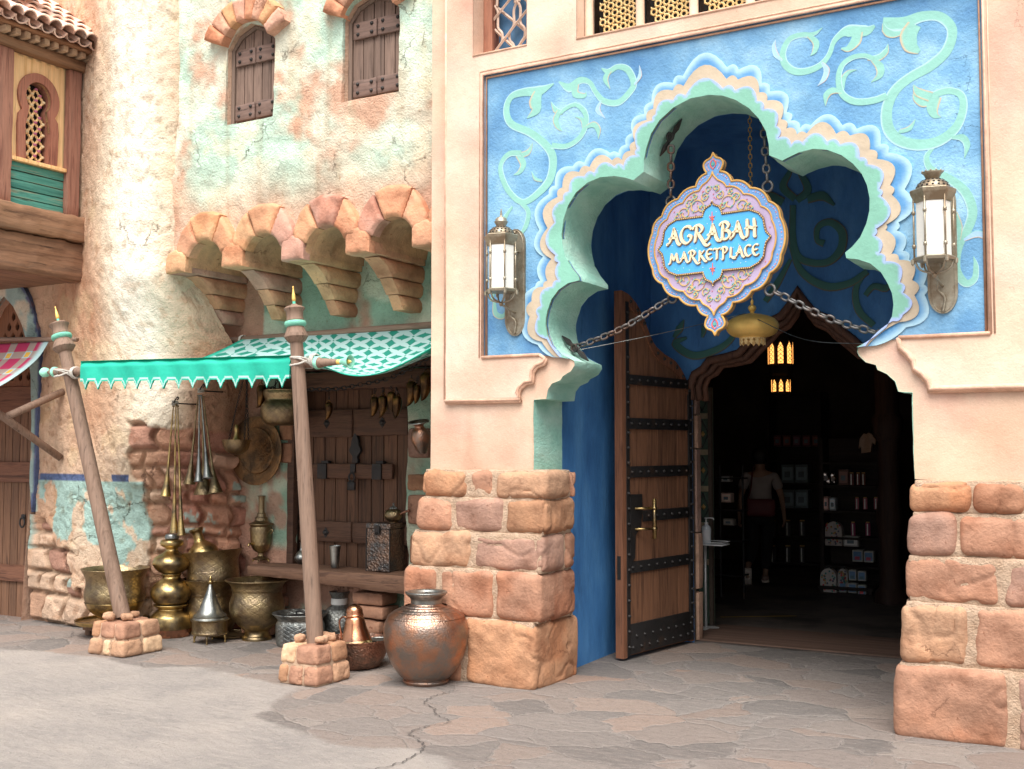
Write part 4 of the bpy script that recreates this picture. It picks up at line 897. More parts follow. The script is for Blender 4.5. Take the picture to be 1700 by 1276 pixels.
def greencol(x, z):
    n1 = fbm(x*1.5, z*1.6, 0, 101, 5); n2 = fbm(x*4.5, z*4.5, 0, 102, 5); n3 = fbm(x*2.4, z*2.4, 3, 103, 4)
    peach = np.array([.66, .40, .28]); green = np.array([.52, .69, .57]); lime = np.array([.74, .82, .68]); yel = np.array([.76, .62, .40])
    t = sst(.42, .56, n1+(z-4.0)*.10+(n2-.5)*.35)[:, None]; c = peach*(1-t)+green*t
    t2 = sst(.46, .62, n3+(n2-.5)*.5+(z-4.3)*.05)[:, None]; c = c*(1-t2*.75)+lime*t2*.75
    t3 = (sst(.58, .72, n2)*.35)[:, None]; c = c*(1-t3)+yel*t3
    t4 = sst(4.25, 3.75, z+(n1-.5)*.9)[:, None]; c = c*(1-t4*.8)+peach*(.9+.3*(n2[:, None]-.5))*t4*.8
    stk = sst(.55, .72, fbm(x*9, z*.9, 1, 107, 4))[:, None]*.20; return c*(.84+.30*n2[:, None])*(1-stk*np.array([.5, .8, 1]))
def rough(amp, seed, ex=0): return lambda x, z: -((fbm(x*1.8, z*1.8, 0, seed, 3)-.5)*amp*1.6+(fbm(x*8, z*8, 0, seed+1, 5)-.5)*amp+np.abs(fbm(x*3.5, z*3.5, 9, seed+2, 3)-.5)*amp*.9)
mb = MB(); plate(mb, low_edge+[(FXL+.03, 5.7), (-3.80, 5.7)], YG, .10, holes=[S1, S2], grid=.021, colf=greencol, disp=rough(.030, 111))
mb.build('upper_wall', M_stucco, LB, auto=60)
# soffit strip, niche wall, floor of the opening
DN = [(-2.955, .56), (-2.955, 2.16), (-1.74, 2.16), (-1.74, .56)]
def nichecol(x, z):
    n1 = fbm(x*2.2, z*1.7, 0, 121, 5); n2 = fbm(x*6, z*6, 0, 122, 4); red = np.array([.48, .27, .19]); gr = np.array([.30, .46, .35]); pal = np.array([.60, .64, .50])
    t = sst(.40, .55, n1+(.10)*(z > 2.3)+.06-(x < -3.33)*.35)[:, None]; c = red*(1-t)+gr*t; t2 = (sst(.5, .62, fbm(x*3, z*3, 5, 125, 4))*t[:, 0]*.8)[:, None]; c = c*(1-t2)+pal*t2
    st = sst(.52, .56, fbm(x*3.2, z*2.6, 2, 128, 3))[:, None]*(z < 2.0)[:, None]; c = c*(1-st*.8)+np.array([.50, .27, .19])*st*.8; return c*(.75+.5*n2[:, None])
mb = MB(); plate(mb, [(-4.3, -.02), (FXL+.02, -.02), (FXL+.02, 3.6), (-4.3, 3.6)], YN, .03, holes=[DN], grid=.03, colf=nichecol, disp=rough(.05, 131))
mb.build('niche_wall', M_stucco, LB, auto=60)
mb = MB()   # barrel vaults running back from the arches
for a in ACX:
    nseg, ny_ = 16, 12; V = []; cc = []
    for j in range(ny_+1):
        yy = .20+(YN-.20)*j/ny_
        for k in range(nseg+1):
            t = math.pi*k/nseg; nn_ = (fbm(np.array(a+k*.3), np.array(yy*5), np.array(k*.2), 6, 3)-.5)*.02; r = RA+nn_
            V.append((a+r*math.cos(t), yy, ZS+r*math.sin(t))); q_ = .8+.4*_h(np.int64(j//3), np.int64(k//4), np.int64(a*50), 3); cc.append(tuple(np.array([.56, .32, .19])*float(q_)))
    F = [(j*(nseg+1)+k, j*(nseg+1)+k+1, (j+1)*(nseg+1)+k+1, (j+1)*(nseg+1)+k) for j in range(ny_) for k in range(nseg)]
    mb.add(V, F, np.array(cc))
mb.build('vault', M_stone, LB, smooth=True)
# arch stones and corbels
def pillow(mb, poly, y, thick, r, amp, seed, col, M=None, grid=.018, plane=None):
    L_ = list(poly)+[poly[0]]; st = len(mb.v)
    def disp(x, z):
        d = np.clip(dist_poly(x, z, L_)/r, 0, 1); return r*(1-np.sqrt(np.clip(1-(1-d)**2, 0, 1)))*.8-(fbm(x*11+seed, z*11, 0, seed, 5)-.5)*amp*2*(d > .05)-(np.abs(fbm(x*5, z*5+seed, 0, seed+3, 3)-.5))*amp
    def cf(x, z): n = fbm(x*7, z*7, seed, seed, 4)[:, None]; n2 = sst(.55, .7, fbm(x*4, z*4, seed, seed+5, 4))[:, None]; return np.array(col)*(.78+.45*n)*(1-n2*np.array([.05, .18, .25]))
    plate(mb, poly, y, thick, grid=grid, colf=cf, disp=disp)
    if M is not None: xform(mb, M, st)
CT_ = [(.60, .32, .19), (.62, .33, .21), (.53, .30, .24), (.64, .38, .22), (.58, .29, .175)]
mb = MB(); rnd = random.Random(8)
for ai, a in enumerate(ACX):
    def pol(ang, r): return (a+r*math.cos(math.radians(ang)), ZS+r*math.sin(math.radians(ang)))
    hp = pit_/2-.004
    W1 = [pol(t, RA-.01) for t in np.linspace(22, 64, 7)]+[(a+.19, ZS+.395), (a+.275, ZS+.29), (a+hp, ZS+.19), (a+hp, ZS+.10)]
    W2 = [pol(t, RA-.01) for t in np.linspace(66, 112, 7)]+[(a-.175, ZS+.41), (a-.05, ZS+.452), (a+.10, ZS+.445), (a+.178, ZS+.41)]
    W3 = [pol(t, RA-.01) for t in np.linspace(114, 158, 7)]+[(a-hp, ZS+.10), (a-hp, ZS+.19), (a-.27, ZS+.31), (a-.188, ZS+.395)]
    for k, w_ in enumerate((W1, W2, W3)):
        w_ = [(min(x_, FXL), z_) for x_, z_ in w_]
        if max(p[0] for p in w_)-min(p[0] for p in w_) < .03: continue
        pillow(mb, w_, .165-.012*rnd.random(), .12, .035, .010, ai*7+k, CT_[(ai*2+k*3) % 5])
mb.build('arch_stones', M_stone, LB, auto=55)
for ci, c in enumerate(CCX):
    mb = MB(); w_ = .113
    if c+w_ > FXL: c = FXL-w_-.002+.0
    pillow(mb, [(c-w_, ZS-.05), (c+w_, ZS-.05), (c+w_+.0, ZS+.09), (c+w_-.02, ZS+.125), (c, ZS+.155), (c-w_+.02, ZS+.125), (c-w_, ZS+.09)], .155, .1, .03, .010, ci+60, CT_[(ci*2+3) % 5])
    mb.rbox((c-w_, .185, ZS-.055), (c+w_, YN, ZS+.10), .02, .03, .007, ci+3, np.array(CT_[(ci*3+2) % 5])*.92, f=8)
    cur = lambda z: .335+.40*(1-((z-2.74)/(3.14-2.74)))**.62 if z < 3.14 else .335
    levs = [3.14, 3.0, 2.875, 2.755]; tint_i = [(ci+1) % 5, (ci*2+4) % 5, (ci+2) % 5]
    for k in range(3):
        za, zb_ = levs[k]-.003, levs[k+1]+.003; wk = w_-.016-.013*k
        prof = [(cur(z), z) for z in np.linspace(zb_, za, 6)]; poly = [(YN+.02, zb_)]+prof+[(YN+.02, za)]; poly = poly[::-1]
        # profile in (y, z), width along x, with chamfered nose
        sub = MB(); L_ = list(poly)+[poly[0]]
        def disp(x, z): d = np.clip(dist_poly(x, z, [p for p in poly])/.03, 0, 1); return .022*(1-d)-(fbm(x*10, z*10, ci, k+5, 4)-.5)*.012
        def cf(x, z): return np.array(CT_[tint_i[k]])*(.72+.4*fbm(x*7, z*7, ci, 5, 4)[:, None])
        plate(sub, poly, -wk, wk*1.0, grid=.022, colf=cf, disp=disp, side=False)
        P = np.array(sub.v); m_ = len(P)
        A_ = np.stack([c-P[:, 1], P[:, 0], P[:, 2]], 1); B_ = np.stack([c+P[:, 1], P[:, 0], P[:, 2]], 1)
        mb.add(A_, sub.f, np.array(sub.c)); mb.add(B_, [f[::-1] for f in sub.f], np.array(sub.c))
        cnt = {}
        for t in sub.f:
            for q in range(3): cnt[(t[q], t[(q+1) % 3])] = 1
        be = [(p, q) for (p, q) in cnt if (q, p) not in cnt]
        used = sorted({p for e_ in be for p in e_}); mp_ = {u: i for i, u in enumerate(used)}; n_ = len(used)
        mb.add(np.concatenate([A_[used], (A_[used]+B_[used])/2+np.array([0, -.004, 0]), B_[used]]), [x for p, q in be for x in ((mp_[p], mp_[q], mp_[q]+n_, mp_[p]+n_), (mp_[p]+n_, mp_[q]+n_, mp_[q]+2*n_, mp_[p]+2*n_))], np.concatenate([np.array(sub.c)[used]]*3))
    mb.build('corbel', M_stone, LB, auto=40)
# shuttered windows with a brick arch over each
def shutter(Sx, seed, brick_x0):
    x0, x1 = Sx[0][0], Sx[1][0]; rv = MB(); n = len(Sx)
    Si = [(x0+.006+(a-x0)*(1-.012/(x1-x0)), 4.390+(b-4.385)*.992) for a, b in Sx]; rv.add([(a, .268, b) for a, b in Si]+[(a, .40, b) for a, b in Si], [(i, (i+1) % n, (i+1) % n+n, i+n) for i in range(n)], (.62, .42, .30))
    rv.add([(x0, .385, 4.385), (x1, .385, 4.385), (x1, .385, 5.25), (x0, .385, 5.25)], [(0, 1, 2, 3)], (.04, .03, .025)); wo_ = rv.build('window', M_stucco, LB)
    fr = MB(); path = [(x0+.012, 4.385), (x0+.012, 5.05)]+[(a+(.01 if a < (x0+x1)/2 else -.01), b-.012) for a, b in Sx[::-1][1:-2]]
    fr.tube([(a, .335, b) for a, b in path], .026, 6, (.9, .85, .8)); fr.build('window_frame', M_shut, wo_)
    sh = MB(); rnd = random.Random(seed); nb = 5; ww = (x1-x0-.04)/nb
    for k in range(nb):
        a = x0+.035+k*ww; mid_ = a+ww/2; u = abs((mid_-(x0+x1)/2)/((x1-x0)/2)); zt = 5.225-.20*u**2.4
        c = np.array([1, .93, .9])*(.85+.3*rnd.random()); sh.rbox((a+.0035, .335, 4.37+rnd.random()*.03), (a+ww-.0035, .36, zt), .006, .3, 0, col=c)
    so = sh.build('shutter', M_shut, wo_)
    bt = MB(); st = MB()
    for zc, dz in ((4.50, .075), (4.975, .075)):
        for xa, xb in ((x0+.055, (x0+x1)/2+.01), ((x0+x1)/2+.017, x1-.012)):
            bt.mark().rbox((xa, .305, zc-dz), (xb, .34, zc+dz-.005), .010, .022, .005, seed, (1.05, .95, .95), f=16)
            for fx in (.22, .80):
                for fz in (-.035, .035): st.lathe([(0, .016), (.009, .013), (.015, .004), (.016, 0)], 10, Matrix.Translation((xa+(xb-xa)*fx, .306, zc+fz)) @ Matrix.Rotation(math.pi/2, 4, 'X'))
    bo = bt.build_each('batten', M_shutx, so, auto=50); st.build('studs', M_iron, so, smooth=True)
    bk = MB(); cx_ = (x0+x1)/2; zc = 4.96; n = 8
    for k in range(n):
        t0 = math.radians(158-k*136/n); t1 = math.radians(158-(k+1)*136/n)+.012; ri, ro = .285, .47+.03*rnd.random()
        pl_ = [(cx_+ri*math.cos(t)*.98, zc+ri*math.sin(t)) for t in (t1, (t0+t1)/2, t0)]+[(cx_+ro*math.cos(t), zc+ro*math.sin(t)) for t in (t0, (t0+t1)/2, t1)]
        pl_ = pl_[::-1] if False else pl_
        pillow(bk, pl_, .155+.012*rnd.random(), .18, .028, .008, seed+k, [(.62, .30, .18), (.66, .38, .27), (.64, .36, .19), (.70, .42, .32)][k % 4])
    bk.build('brick_arch', M_stone, wo_, auto=55)
shutter(S1, 5, 0); shutter(S2, 9, 0)
# old double door in the niche, under timber lintels
nd = MB(); rnd = random.Random(3); xa = -2.955
wds = [.15, .13, .12, .13, .12, .14, .13, .14, .155]
for k, wd in enumerate(wds):
    nd.rbox((xa+.004, 1.02, .54), (xa+wd-.003, 1.06, 2.14), .006, .3, 0, col=np.array([1.0, .82, .72])*(.45+.25*rnd.random())); xa += wd
nd.box((-3.1, 1.08, .4), (-1.6, 1.12, 2.3), (.15, .12, .1)); ndo = nd.build('door', M_wood, LB)
r2 = MB()
for z0, z1 in ((1.72, 1.97), (.80, 1.0)):
    for x0, x1 in ((-2.93, -2.345), (-2.335, -1.76)): r2.mark().rbox((x0, .975, z0+rnd.random()*.02), (x1, 1.025, z1), .012, .03, .006, rnd.randrange(99), np.array([.95, .78, .7])*(.56+.16*rnd.random()), f=12)
r2.build_each('door_rail', M_woodx, ndo, auto=50)
r2 = MB(); r2.rbox((-2.78, .955, 1.37), (-1.90, 1.0, 1.50), .012, .03, .005, 4, (.66, .52, .45), f=12); bar = r2.build('crossbar', M_woodx, ndo, auto=50)
ir = MB()
for xc in (-2.64, -2.05): ir.mark().rbox((xc-.055, .94, 1.365), (xc+.045, 1.0, 1.50), .006, .05); ir.rbox((xc-.02, .95, 1.50), (xc+.06, 1.0, 1.525), .006, .05)
ir.build_each('bar_bracket', M_iron, bar, auto=40)
ir = MB(); plate(ir, smooth_path([(-2.31, 1.76), (-2.275, 1.70), (-2.27, 1.66), (-2.25, 1.61), (-2.285, 1.56), (-2.28, 1.51), (-2.34, 1.51), (-2.335, 1.56), (-2.37, 1.61), (-2.35, 1.66), (-2.345, 1.70)], 4, True), .975, .03)
ir.rbox((-2.335, .94, 1.42), (-2.28, 1.0, 1.50), .006, .05); ir.tube([(-2.305+.03*math.cos(t), .93, 1.385+.035*math.sin(t)) for t in np.linspace(0, 2*math.pi, 15)[:-1]], .008, 6, close=True); ir.rbox((-2.35, .915, 1.27), (-2.265, .945, 1.35), .025, .02)
ir.build('padlock', M_iron, ndo, auto=40)
ir = MB()
for x_, z_ in ((-2.62, 1.85), (-2.02, 1.85), (-2.62, .90)):
    ir.mark(); ir.lathe([(0, .02), (.014, .016), (.026, .004), (.028, 0)], 6, Matrix.Translation((x_, .975, z_)) @ Matrix.Rotation(math.pi/2, 4, 'X')); plate(ir, [(x_-.035, z_), (x_, z_-.045), (x_+.035, z_), (x_, z_+.045)], .972, .01)
ir.build_each('stud', M_iron, ndo)
ln = MB()
ln.mark().rbox((-3.02, .86, 2.30), (-1.10, 1.0, 2.50), .02, .04, .012, 3, (.60, .50, .45), f=8); ln.mark().rbox((-3.05, .83, 2.13), (-1.15, 1.0, 2.29), .02, .04, .012, 9, (.70, .56, .48), f=8); ln.mark().rbox((-2.0, .84, 2.44), (-1.25, .95, 2.53), .02, .04, .010, 29, (.85, .7, .6), f=8)
ln.mark().rbox((-3.03, .93, .56), (-2.95, 1.0, 2.14), .012, .04, .005, 5, (.5, .4, .36)); ln.build_each('lintel', M_woodx, LB, auto=50)
M_brk = None
ls = MB()
for (x0, x1, z0, z1, t) in ((-3.12, -2.97, 1.70, 1.88, 'o'), (-3.12, -2.97, 1.50, 1.68, 'r'), (-1.72, -1.5, 1.55, 1.8, 'm'), (-1.72, -1.45, 1.0, 1.25, 'p'), (-1.70, -1.4, .68, .92, 'r'), (-1.72, -1.5, 1.28, 1.42, 'o')):
    ls.mark().rbox((x0, YN-.05, z0), (x1, YN+.05, z1), .03, .03, .012, int(z0*50), np.array(TINT[t])*.8, f=8)
# brick piers under the bench
for x0, x1 in ((-3.30, -2.98), (-2.15, -1.80), (-1.55, -1.25)):
    ls.mark()
    for k in range(4): ls.rbox((x0+.02*(k % 2), .66+.02*k, .02+k*.11), (x1-.02*(k % 2), .94, .12+k*.11), .02, .03, .008, k, np.array([.38, .21, .14]), f=8)
ls.build_each('exposed_brick', M_stone, LB, auto=55)

# oriel bay on the left with a tiled roof
BX = -4.98
def yz(px, py, x=BX): p = X(px, py, x); return (p[1], p[2])
OB = thing('oriel_bay', 'wooden oriel bay with cream and teal boards under a clay tile roof', 'bay window')
def side(mb, poly_px, x, thick, col=W, dx=0., grid=None, colf=None):
    """flat piece standing in the plane x = const, facing +x, outline in pixels measured on plane BX"""
    P = [yz(a, b) for a, b in poly_px]; return side_yz(mb, P, x, thick, col, grid=grid, colf=colf)
def side_yz(mb, P, x, thick, col=W, holes=(), grid=None, colf=None):
    st = len(mb.v); plate(mb, P, 0, thick, holes=holes, col=col, grid=grid, colf=colf)
    for i in range(st, len(mb.v)): a, b, c = mb.v[i]; mb.v[i] = (x-b, a, c)
    return mb
yN = yz(-14, 360)[0]; yW = .32
z_b0 = yz(122, 467)[1]; z_b1 = yz(124, 403)[1]; z_c1 = yz(128, 362)[1]; z_p0 = z_c1; z_t0 = yz(105, 286)[1]; z_y1 = yz(112, 281)[1]; z_top = yz(141, 124)[1]; z_bt = yz(141, 108)[1]; print('bay z', z_b0, z_b1, z_c1, z_t0, z_y1, z_top, z_bt, yN)
M_dent = wood('dentil_wood', (.34, .23, .15), (.50, .36, .25), axis='x')
FX0 = -7.4   # far end of the bay, out of view
def ring(mb, z0, z1, out, col, r=.02, n=.006, sd=1):
    """beam along the +x side and along the front"""
    mb.rbox((BX-.16, yN-out, z0), (BX+out, yW, z1), r, .035, n, sd, col, f=9)
    mb.rbox((FX0, yN-out, z0+.002), (BX-.165, yN+.14, z1-.002), r, .06, n, sd+1, col, f=9)
mb = MB(); ring(mb, z_b0, z_b1-.006, .05, (.80, .66, .58), .025, .016, 2); ring(mb, z_b1, z_c1, .10, (.95, .82, .72), .02, .012, 6)
mb.build('bay_beam', M_woody, OB, auto=50)
mb = MB(); ring(mb, z_top, z_bt, .07, (.80, .68, .55), .012, .006, 8); mb.build('head_beam', M_woody, OB, auto=50)
mb = MB()
yp0, yp1 = yN-.02, yz(19, 180)[0]; yq0, yq1 = yz(110, 240)[0], yz(131, 240)[0]
mb.rbox((BX-.14, yp0, z_c1), (BX+.03, yp1, z_top), .012, .06, .005, 3); mb.marks = [(0, 0), (len(mb.v), len(mb.f))]; mb.rbox((BX-.12, yq0, z_c1), (BX+.03, yq1, z_top), .012, .06, .005, 4)
mb.rbox((BX-1.1, yp0, z_c1), (BX-1.25, yp1, z_top), .012, .06, .0, 3) if False else None
mb.build_each('corner_post', M_redwood, OB, auto=50)
ya, yb = yp1, yq0
KY, KZ = yz(66, 163); KR = .215
kc = [(KY+KR*math.cos(t), KZ+KR*1.05*math.sin(t)) for t in np.linspace(math.radians(-38), math.radians(218), 24)]
zbot = z_y1
key = [(KY+.205, zbot)]+[(KY+.215, zbot+.30), (KY+.205, zbot+.40)]+kc+[(KY-.205, zbot+.40), (KY-.215, zbot+.30), (KY-.205, zbot)]
KR2 = .135; kc2 = [(KY+KR2*math.cos(t), KZ+KR2*1.08*math.sin(t)) for t in np.linspace(math.radians(-42), math.radians(222), 22)]
key2 = [(KY+.12, zbot+.001)]+[(KY+.135, zbot+.30), (KY+.115, zbot+.40)]+kc2+[(KY-.115, zbot+.40), (KY-.135, zbot+.30), (KY-.12, zbot+.001)]
mb = MB(); nb = 6
for k in range(nb):
    y0 = ya+(yb-ya)*k/nb; y1 = ya+(yb-ya)*(k+1)/nb-.004
    pl_ = [(y0, zbot), (y1, zbot), (y1, z_top), (y0, z_top)]
    # cut the keyhole out of each board
    ks = [p for p in key2]
    side_yz(mb, pl_, BX-.03, .03, tuple(np.array([1, .97, .9])*(.85+.25*_h(k, 1, 2, 7)))) if (y1 < KY-.2 or y0 > KY+.2) else None
full = [(ya, zbot), (key2[-1][0], zbot)]+[]
outl = [(ya, z_top), (ya, zbot)]+[(key2[-1][0], zbot)]+key2[::-1][1:-1]+[(key2[0][0], zbot), (yb, zbot), (yb, z_top)]
mb = MB(); side_yz(mb, outl, BX-.03, .03, W, grid=.03, colf=lambda y, z: (1-.75*(np.abs(((y-ya)/(yb-ya)*nb) % 1-.5) > .475))[:, None]*np.ones(3)*(.85+.25*_h(np.floor((y-ya)/(yb-ya)*nb).astype(np.int64), 1, 1, 7))[:, None])
mb.build('cream_boarding', M_cream, OB, auto=50)
mb = MB(); outl = [key[0]]+key[1:]+[key2[-1]]+key2[::-1][1:]; side_yz(mb, outl, BX-.005, .12, (1.1, .95, .9)); kf = mb.build('window_frame', M_redwood, OB, auto=50)
mb = MB(); side_yz(mb, [(KY-.25, zbot), (KY+.25, zbot), (KY+.25, KZ+.25), (KY-.25, KZ+.25)], BX-.14, .02); mb.build('backing', M_black, kf)
mb = MB(); m2 = MB(); sp_ = .082; P2 = np.array(key2)
def inside(y, z): return bool(pip(np.array([y]), np.array([z]), key2)[0])
for i in range(-3, 4):
    for j in range(0, 16):
        y_, z_ = KY+i*sp_+(j % 2)*sp_/2-.02, zbot+.02+j*sp_*.62
        for sgn in (-1, 1):
            ye, ze = y_+sgn*sp_/2, z_+sp_*.62
            if inside(y_, z_) and inside(ye, ze):
                ps = [(BX-.09, y_+(ye-y_)*t, z_+(ze-z_)*t) for t in np.linspace(0, 1, 7)]; mb.tube(ps, [.010, .016, .010, .014, .010, .016, .010], 6)
        if inside(y_, z_): m2.mark().lathe([(0, -.014), (.019, -.009), (.019, .009), (0, .014)], 6, Matrix.Translation((BX-.085, y_, z_)), (.45, .12, .22) if (i+j) % 2 else (.78, .60, .36))
mb.build('lattice', M_cream, kf, smooth=True); m2.build_each('lattice_bead', M_paint, kf)
mb = MB(); mb.rbox((BX-.06, ya-.02, z_t0), (BX+.02, yb+.0, z_y1), .008, .05, .002, 3, (1.05, 1, .95)); mb.build('sill_strip', M_cream, OB, auto=50)
mb = MB(); nbz = 5
for k in range(nbz): z0 = z_c1+(z_t0-z_c1)*k/nbz; mb.rbox((BX-.06, ya, z0+.003), (BX-.02-.004*(k % 2), yb, z0+(z_t0-z_c1)/nbz-.003), .006, .08, .002, k, np.array([1, 1, 1])*(.85+.3*_h(k, 2, 2, 2)))
mb.build('teal_boards', M_teal, OB, auto=50)
mb = MB(); mb.box((FX0, yN+.02, z_b0+.02), (BX-.15, yW, z_bt-.01), (.8, .7, .6)); mb.build('bay_core', M_woody, OB)
mb = MB(); zc = z_bt; n = 10
for k in range(n):
    y0 = yN-.02+k*(yW-yN)/n; mb.rbox((BX-.02, y0, zc+.0), (BX+.15, y0+.058, zc+.060), .01, .03, .004, k, (1, .95, .9))
for k in range(20): x0 = BX-.1-k*.12; mb.rbox((x0, yN-.15, zc), (x0+.06, yN, zc+.060), .01, .04, .0, k, (1, .95, .9))
mb.build('dentils', M_dent, OB, auto=50)
mb = MB(); ring(mb, zc+.060, zc+.095, .18, (.9, .7, .55), .008, 0); mb.build('cornice', M_woody, OB, auto=50)
# tiled roof: slope falls towards +x and towards the front
M_tile = pbr('clay_tile', [(.56, .35, .27), (.74, .53, .43), (.84, .68, .58)], 8, .85, bump=.5, bscale=70, fine=.15, vcol=True, dark=((.20, .17, .16), 6, .56, .68))
mb = MB(); rnd = random.Random(2); ze = zc+.105; sl = math.radians(33); wt = .128
def tile(M, r, L, up, col):
    V = []; F = []; n = 8
    for j, (s_, rr) in enumerate(((0, r), (L, r*.86))):
        for th in (0, .011):
            for k in range(n+1):
                a = math.pi*k/n; q = (rr-th)*(1 if up else -1); V.append((s_, (rr-th)*math.cos(a), q*math.sin(a)))
    m_ = n+1
    for k in range(n): F += [(k, k+1, 2*m_+k+1, 2*m_+k), (m_+k, 3*m_+k, 3*m_+k+1, m_+k+1), (k, m_+k, m_+k+1, k+1), (2*m_+k, 2*m_+k+1, 3*m_+k+1, 3*m_+k)]
    mb.add([tuple(M @ Vector(p)) for p in V], F, col)
for i in range(0, 9):
    yy = yN-.14+i*wt*1.02
    for rw in range(5):
        s0 = rw*.20
        base = Matrix.Translation((BX+.26, yy, ze)) @ Matrix.Rotation(sl, 4, 'Y') @ Matrix.Translation((0, 0, 0))
        base = Matrix.Translation((BX+.26, 0, ze)) @ Matrix.Rotation(sl, 4, 'Y')
        Mt = base @ Matrix.Translation((-s0-.24, yy, .018+rw*.006)) @ Matrix.Rotation(-.05, 4, 'Y'); cc = np.array([1, .93, .9])*(.8+.45*rnd.random())
        if i < 9: tile(Mt @ Matrix.Rotation(0, 4, 'X') @ Matrix.Scale(-1, 4, (1, 0, 0)) @ Matrix.Translation((-.24, 0, 0)), .072, .25, True, cc)
        Mt2 = base @ Matrix.Translation((-s0-.24, yy-wt/2, .0+rw*.006)); tile(Mt2 @ Matrix.Scale(-1, 4, (1, 0, 0)) @ Matrix.Translation((-.24, 0, .02)), .068, .25, False, cc*.85)
for i in range(22):     # the front slope
    xx = BX+.10-i*wt*1.02
    for rw in range(4):
        base = Matrix.Translation((xx, yN-.24, ze)) @ Matrix.Rotation(math.pi/2, 4, 'Z') @ Matrix.Rotation(-sl, 4, 'Y')
        cc = np.array([1, .93, .9])*(.8+.45*rnd.random()); tile(base @ Matrix.Translation((rw*.2, 0, .02+rw*.006)), .072, .25, True, cc)
mb.build('roof_tiles', M_tile, OB, auto=40)
mb = MB(); top_h = math.tan(sl)*.9
mb.add([(BX+.24, yN-.20, ze-.01), (BX+.24, yW+.2, ze-.01), (BX-.70, yW+.2, ze-.01+top_h), (BX-.70, yN+.5, ze-.01+top_h), (FX0, yN-.20, ze-.01), (FX0, yN+.5, ze-.01+top_h)], [(0, 1, 2, 3), (4, 0, 3, 5)], (.5, .4, .35)); mb.box((FX0, yN-.14, zc+.08), (BX+.12, yW, zc+.13), (.4, .32, .28))
mb.build('roof_deck', M_tile, OB)

# ---------------------------------------------------------------- bench
zbn = .615; b0, b1 = Y(412, 940, .62), Y(675, 954, .62); zbn = (b0[2]+b1[2])/2; print('bench z', b0, b1)
mb = MB()
def wp(P):
    P = P.copy(); t = (P[:, 0]-b0[0])/(b1[0]-b0[0]); low = np.clip((zbn-P[:, 2])/.16, 0, 1); P[:, 2] += low*(.075*(1-t)); P[:, 1] += .015*np.sin(P[:, 0]*4); return P
mb.rbox((b0[0]-.02, .62, zbn-.155), (b1[0]+.35, .99, zbn), .018, .03, .009, 5, (1.0, .9, .84), f=7, warp=wp)
tag(mb.build('bench', M_woodx, None, auto=50), 'thick weathered wooden slab bench in front of the old double door in the niche', 'bench')
# ---------------------------------------------------------------- awning posts
def stone_block(x0, x1, y0, y1, h, parent, seed):
    mb = MB(); rnd = random.Random(seed); cx, cy = (x0+x1)/2, (y0+y1)/2
    def fl(P): P = P.copy(); k = 1+(h-P[:, 2])/h*.14-.07; P[:, 0] = cx+(P[:, 0]-cx)*k; P[:, 1] = cy+(P[:, 1]-cy)*k; return P
    cuts = ([0, .38, .60, 1], [0, .27, .70, 1]) if seed % 2 else ([0, .27, .63, 1], [0, .42, 1])
    for lv in range(2):
        c = cuts[lv]; z0, z1 = lv*h/2+.004, (lv+1)*h/2-.004
        for i in range(len(c)-1):
            for ya, yb in ((0, .5), (.5, 1)) if i in (0, len(c)-2) else ((0, 1),):
                col = np.array(TINT[rnd.choice('obpyp')])*(.95+.15*rnd.random())
                mb.rbox((x0+(x1-x0)*c[i]+.004, y0+(y1-y0)*ya+.004, z0), (x0+(x1-x0)*c[i+1]-.004, y0+(y1-y0)*yb-.004, z1), .026, .014, .012, rnd.randrange(99), col, f=9, warp=fl)
    mb.rbox((x0+.02, y0+.02, 0), (x1-.02, y1-.02, h-.015), .01, .05, .004, 3, (.5, .36, .26), warp=fl)
    return mb.build('stone_foot', M_stone, parent, auto=55)
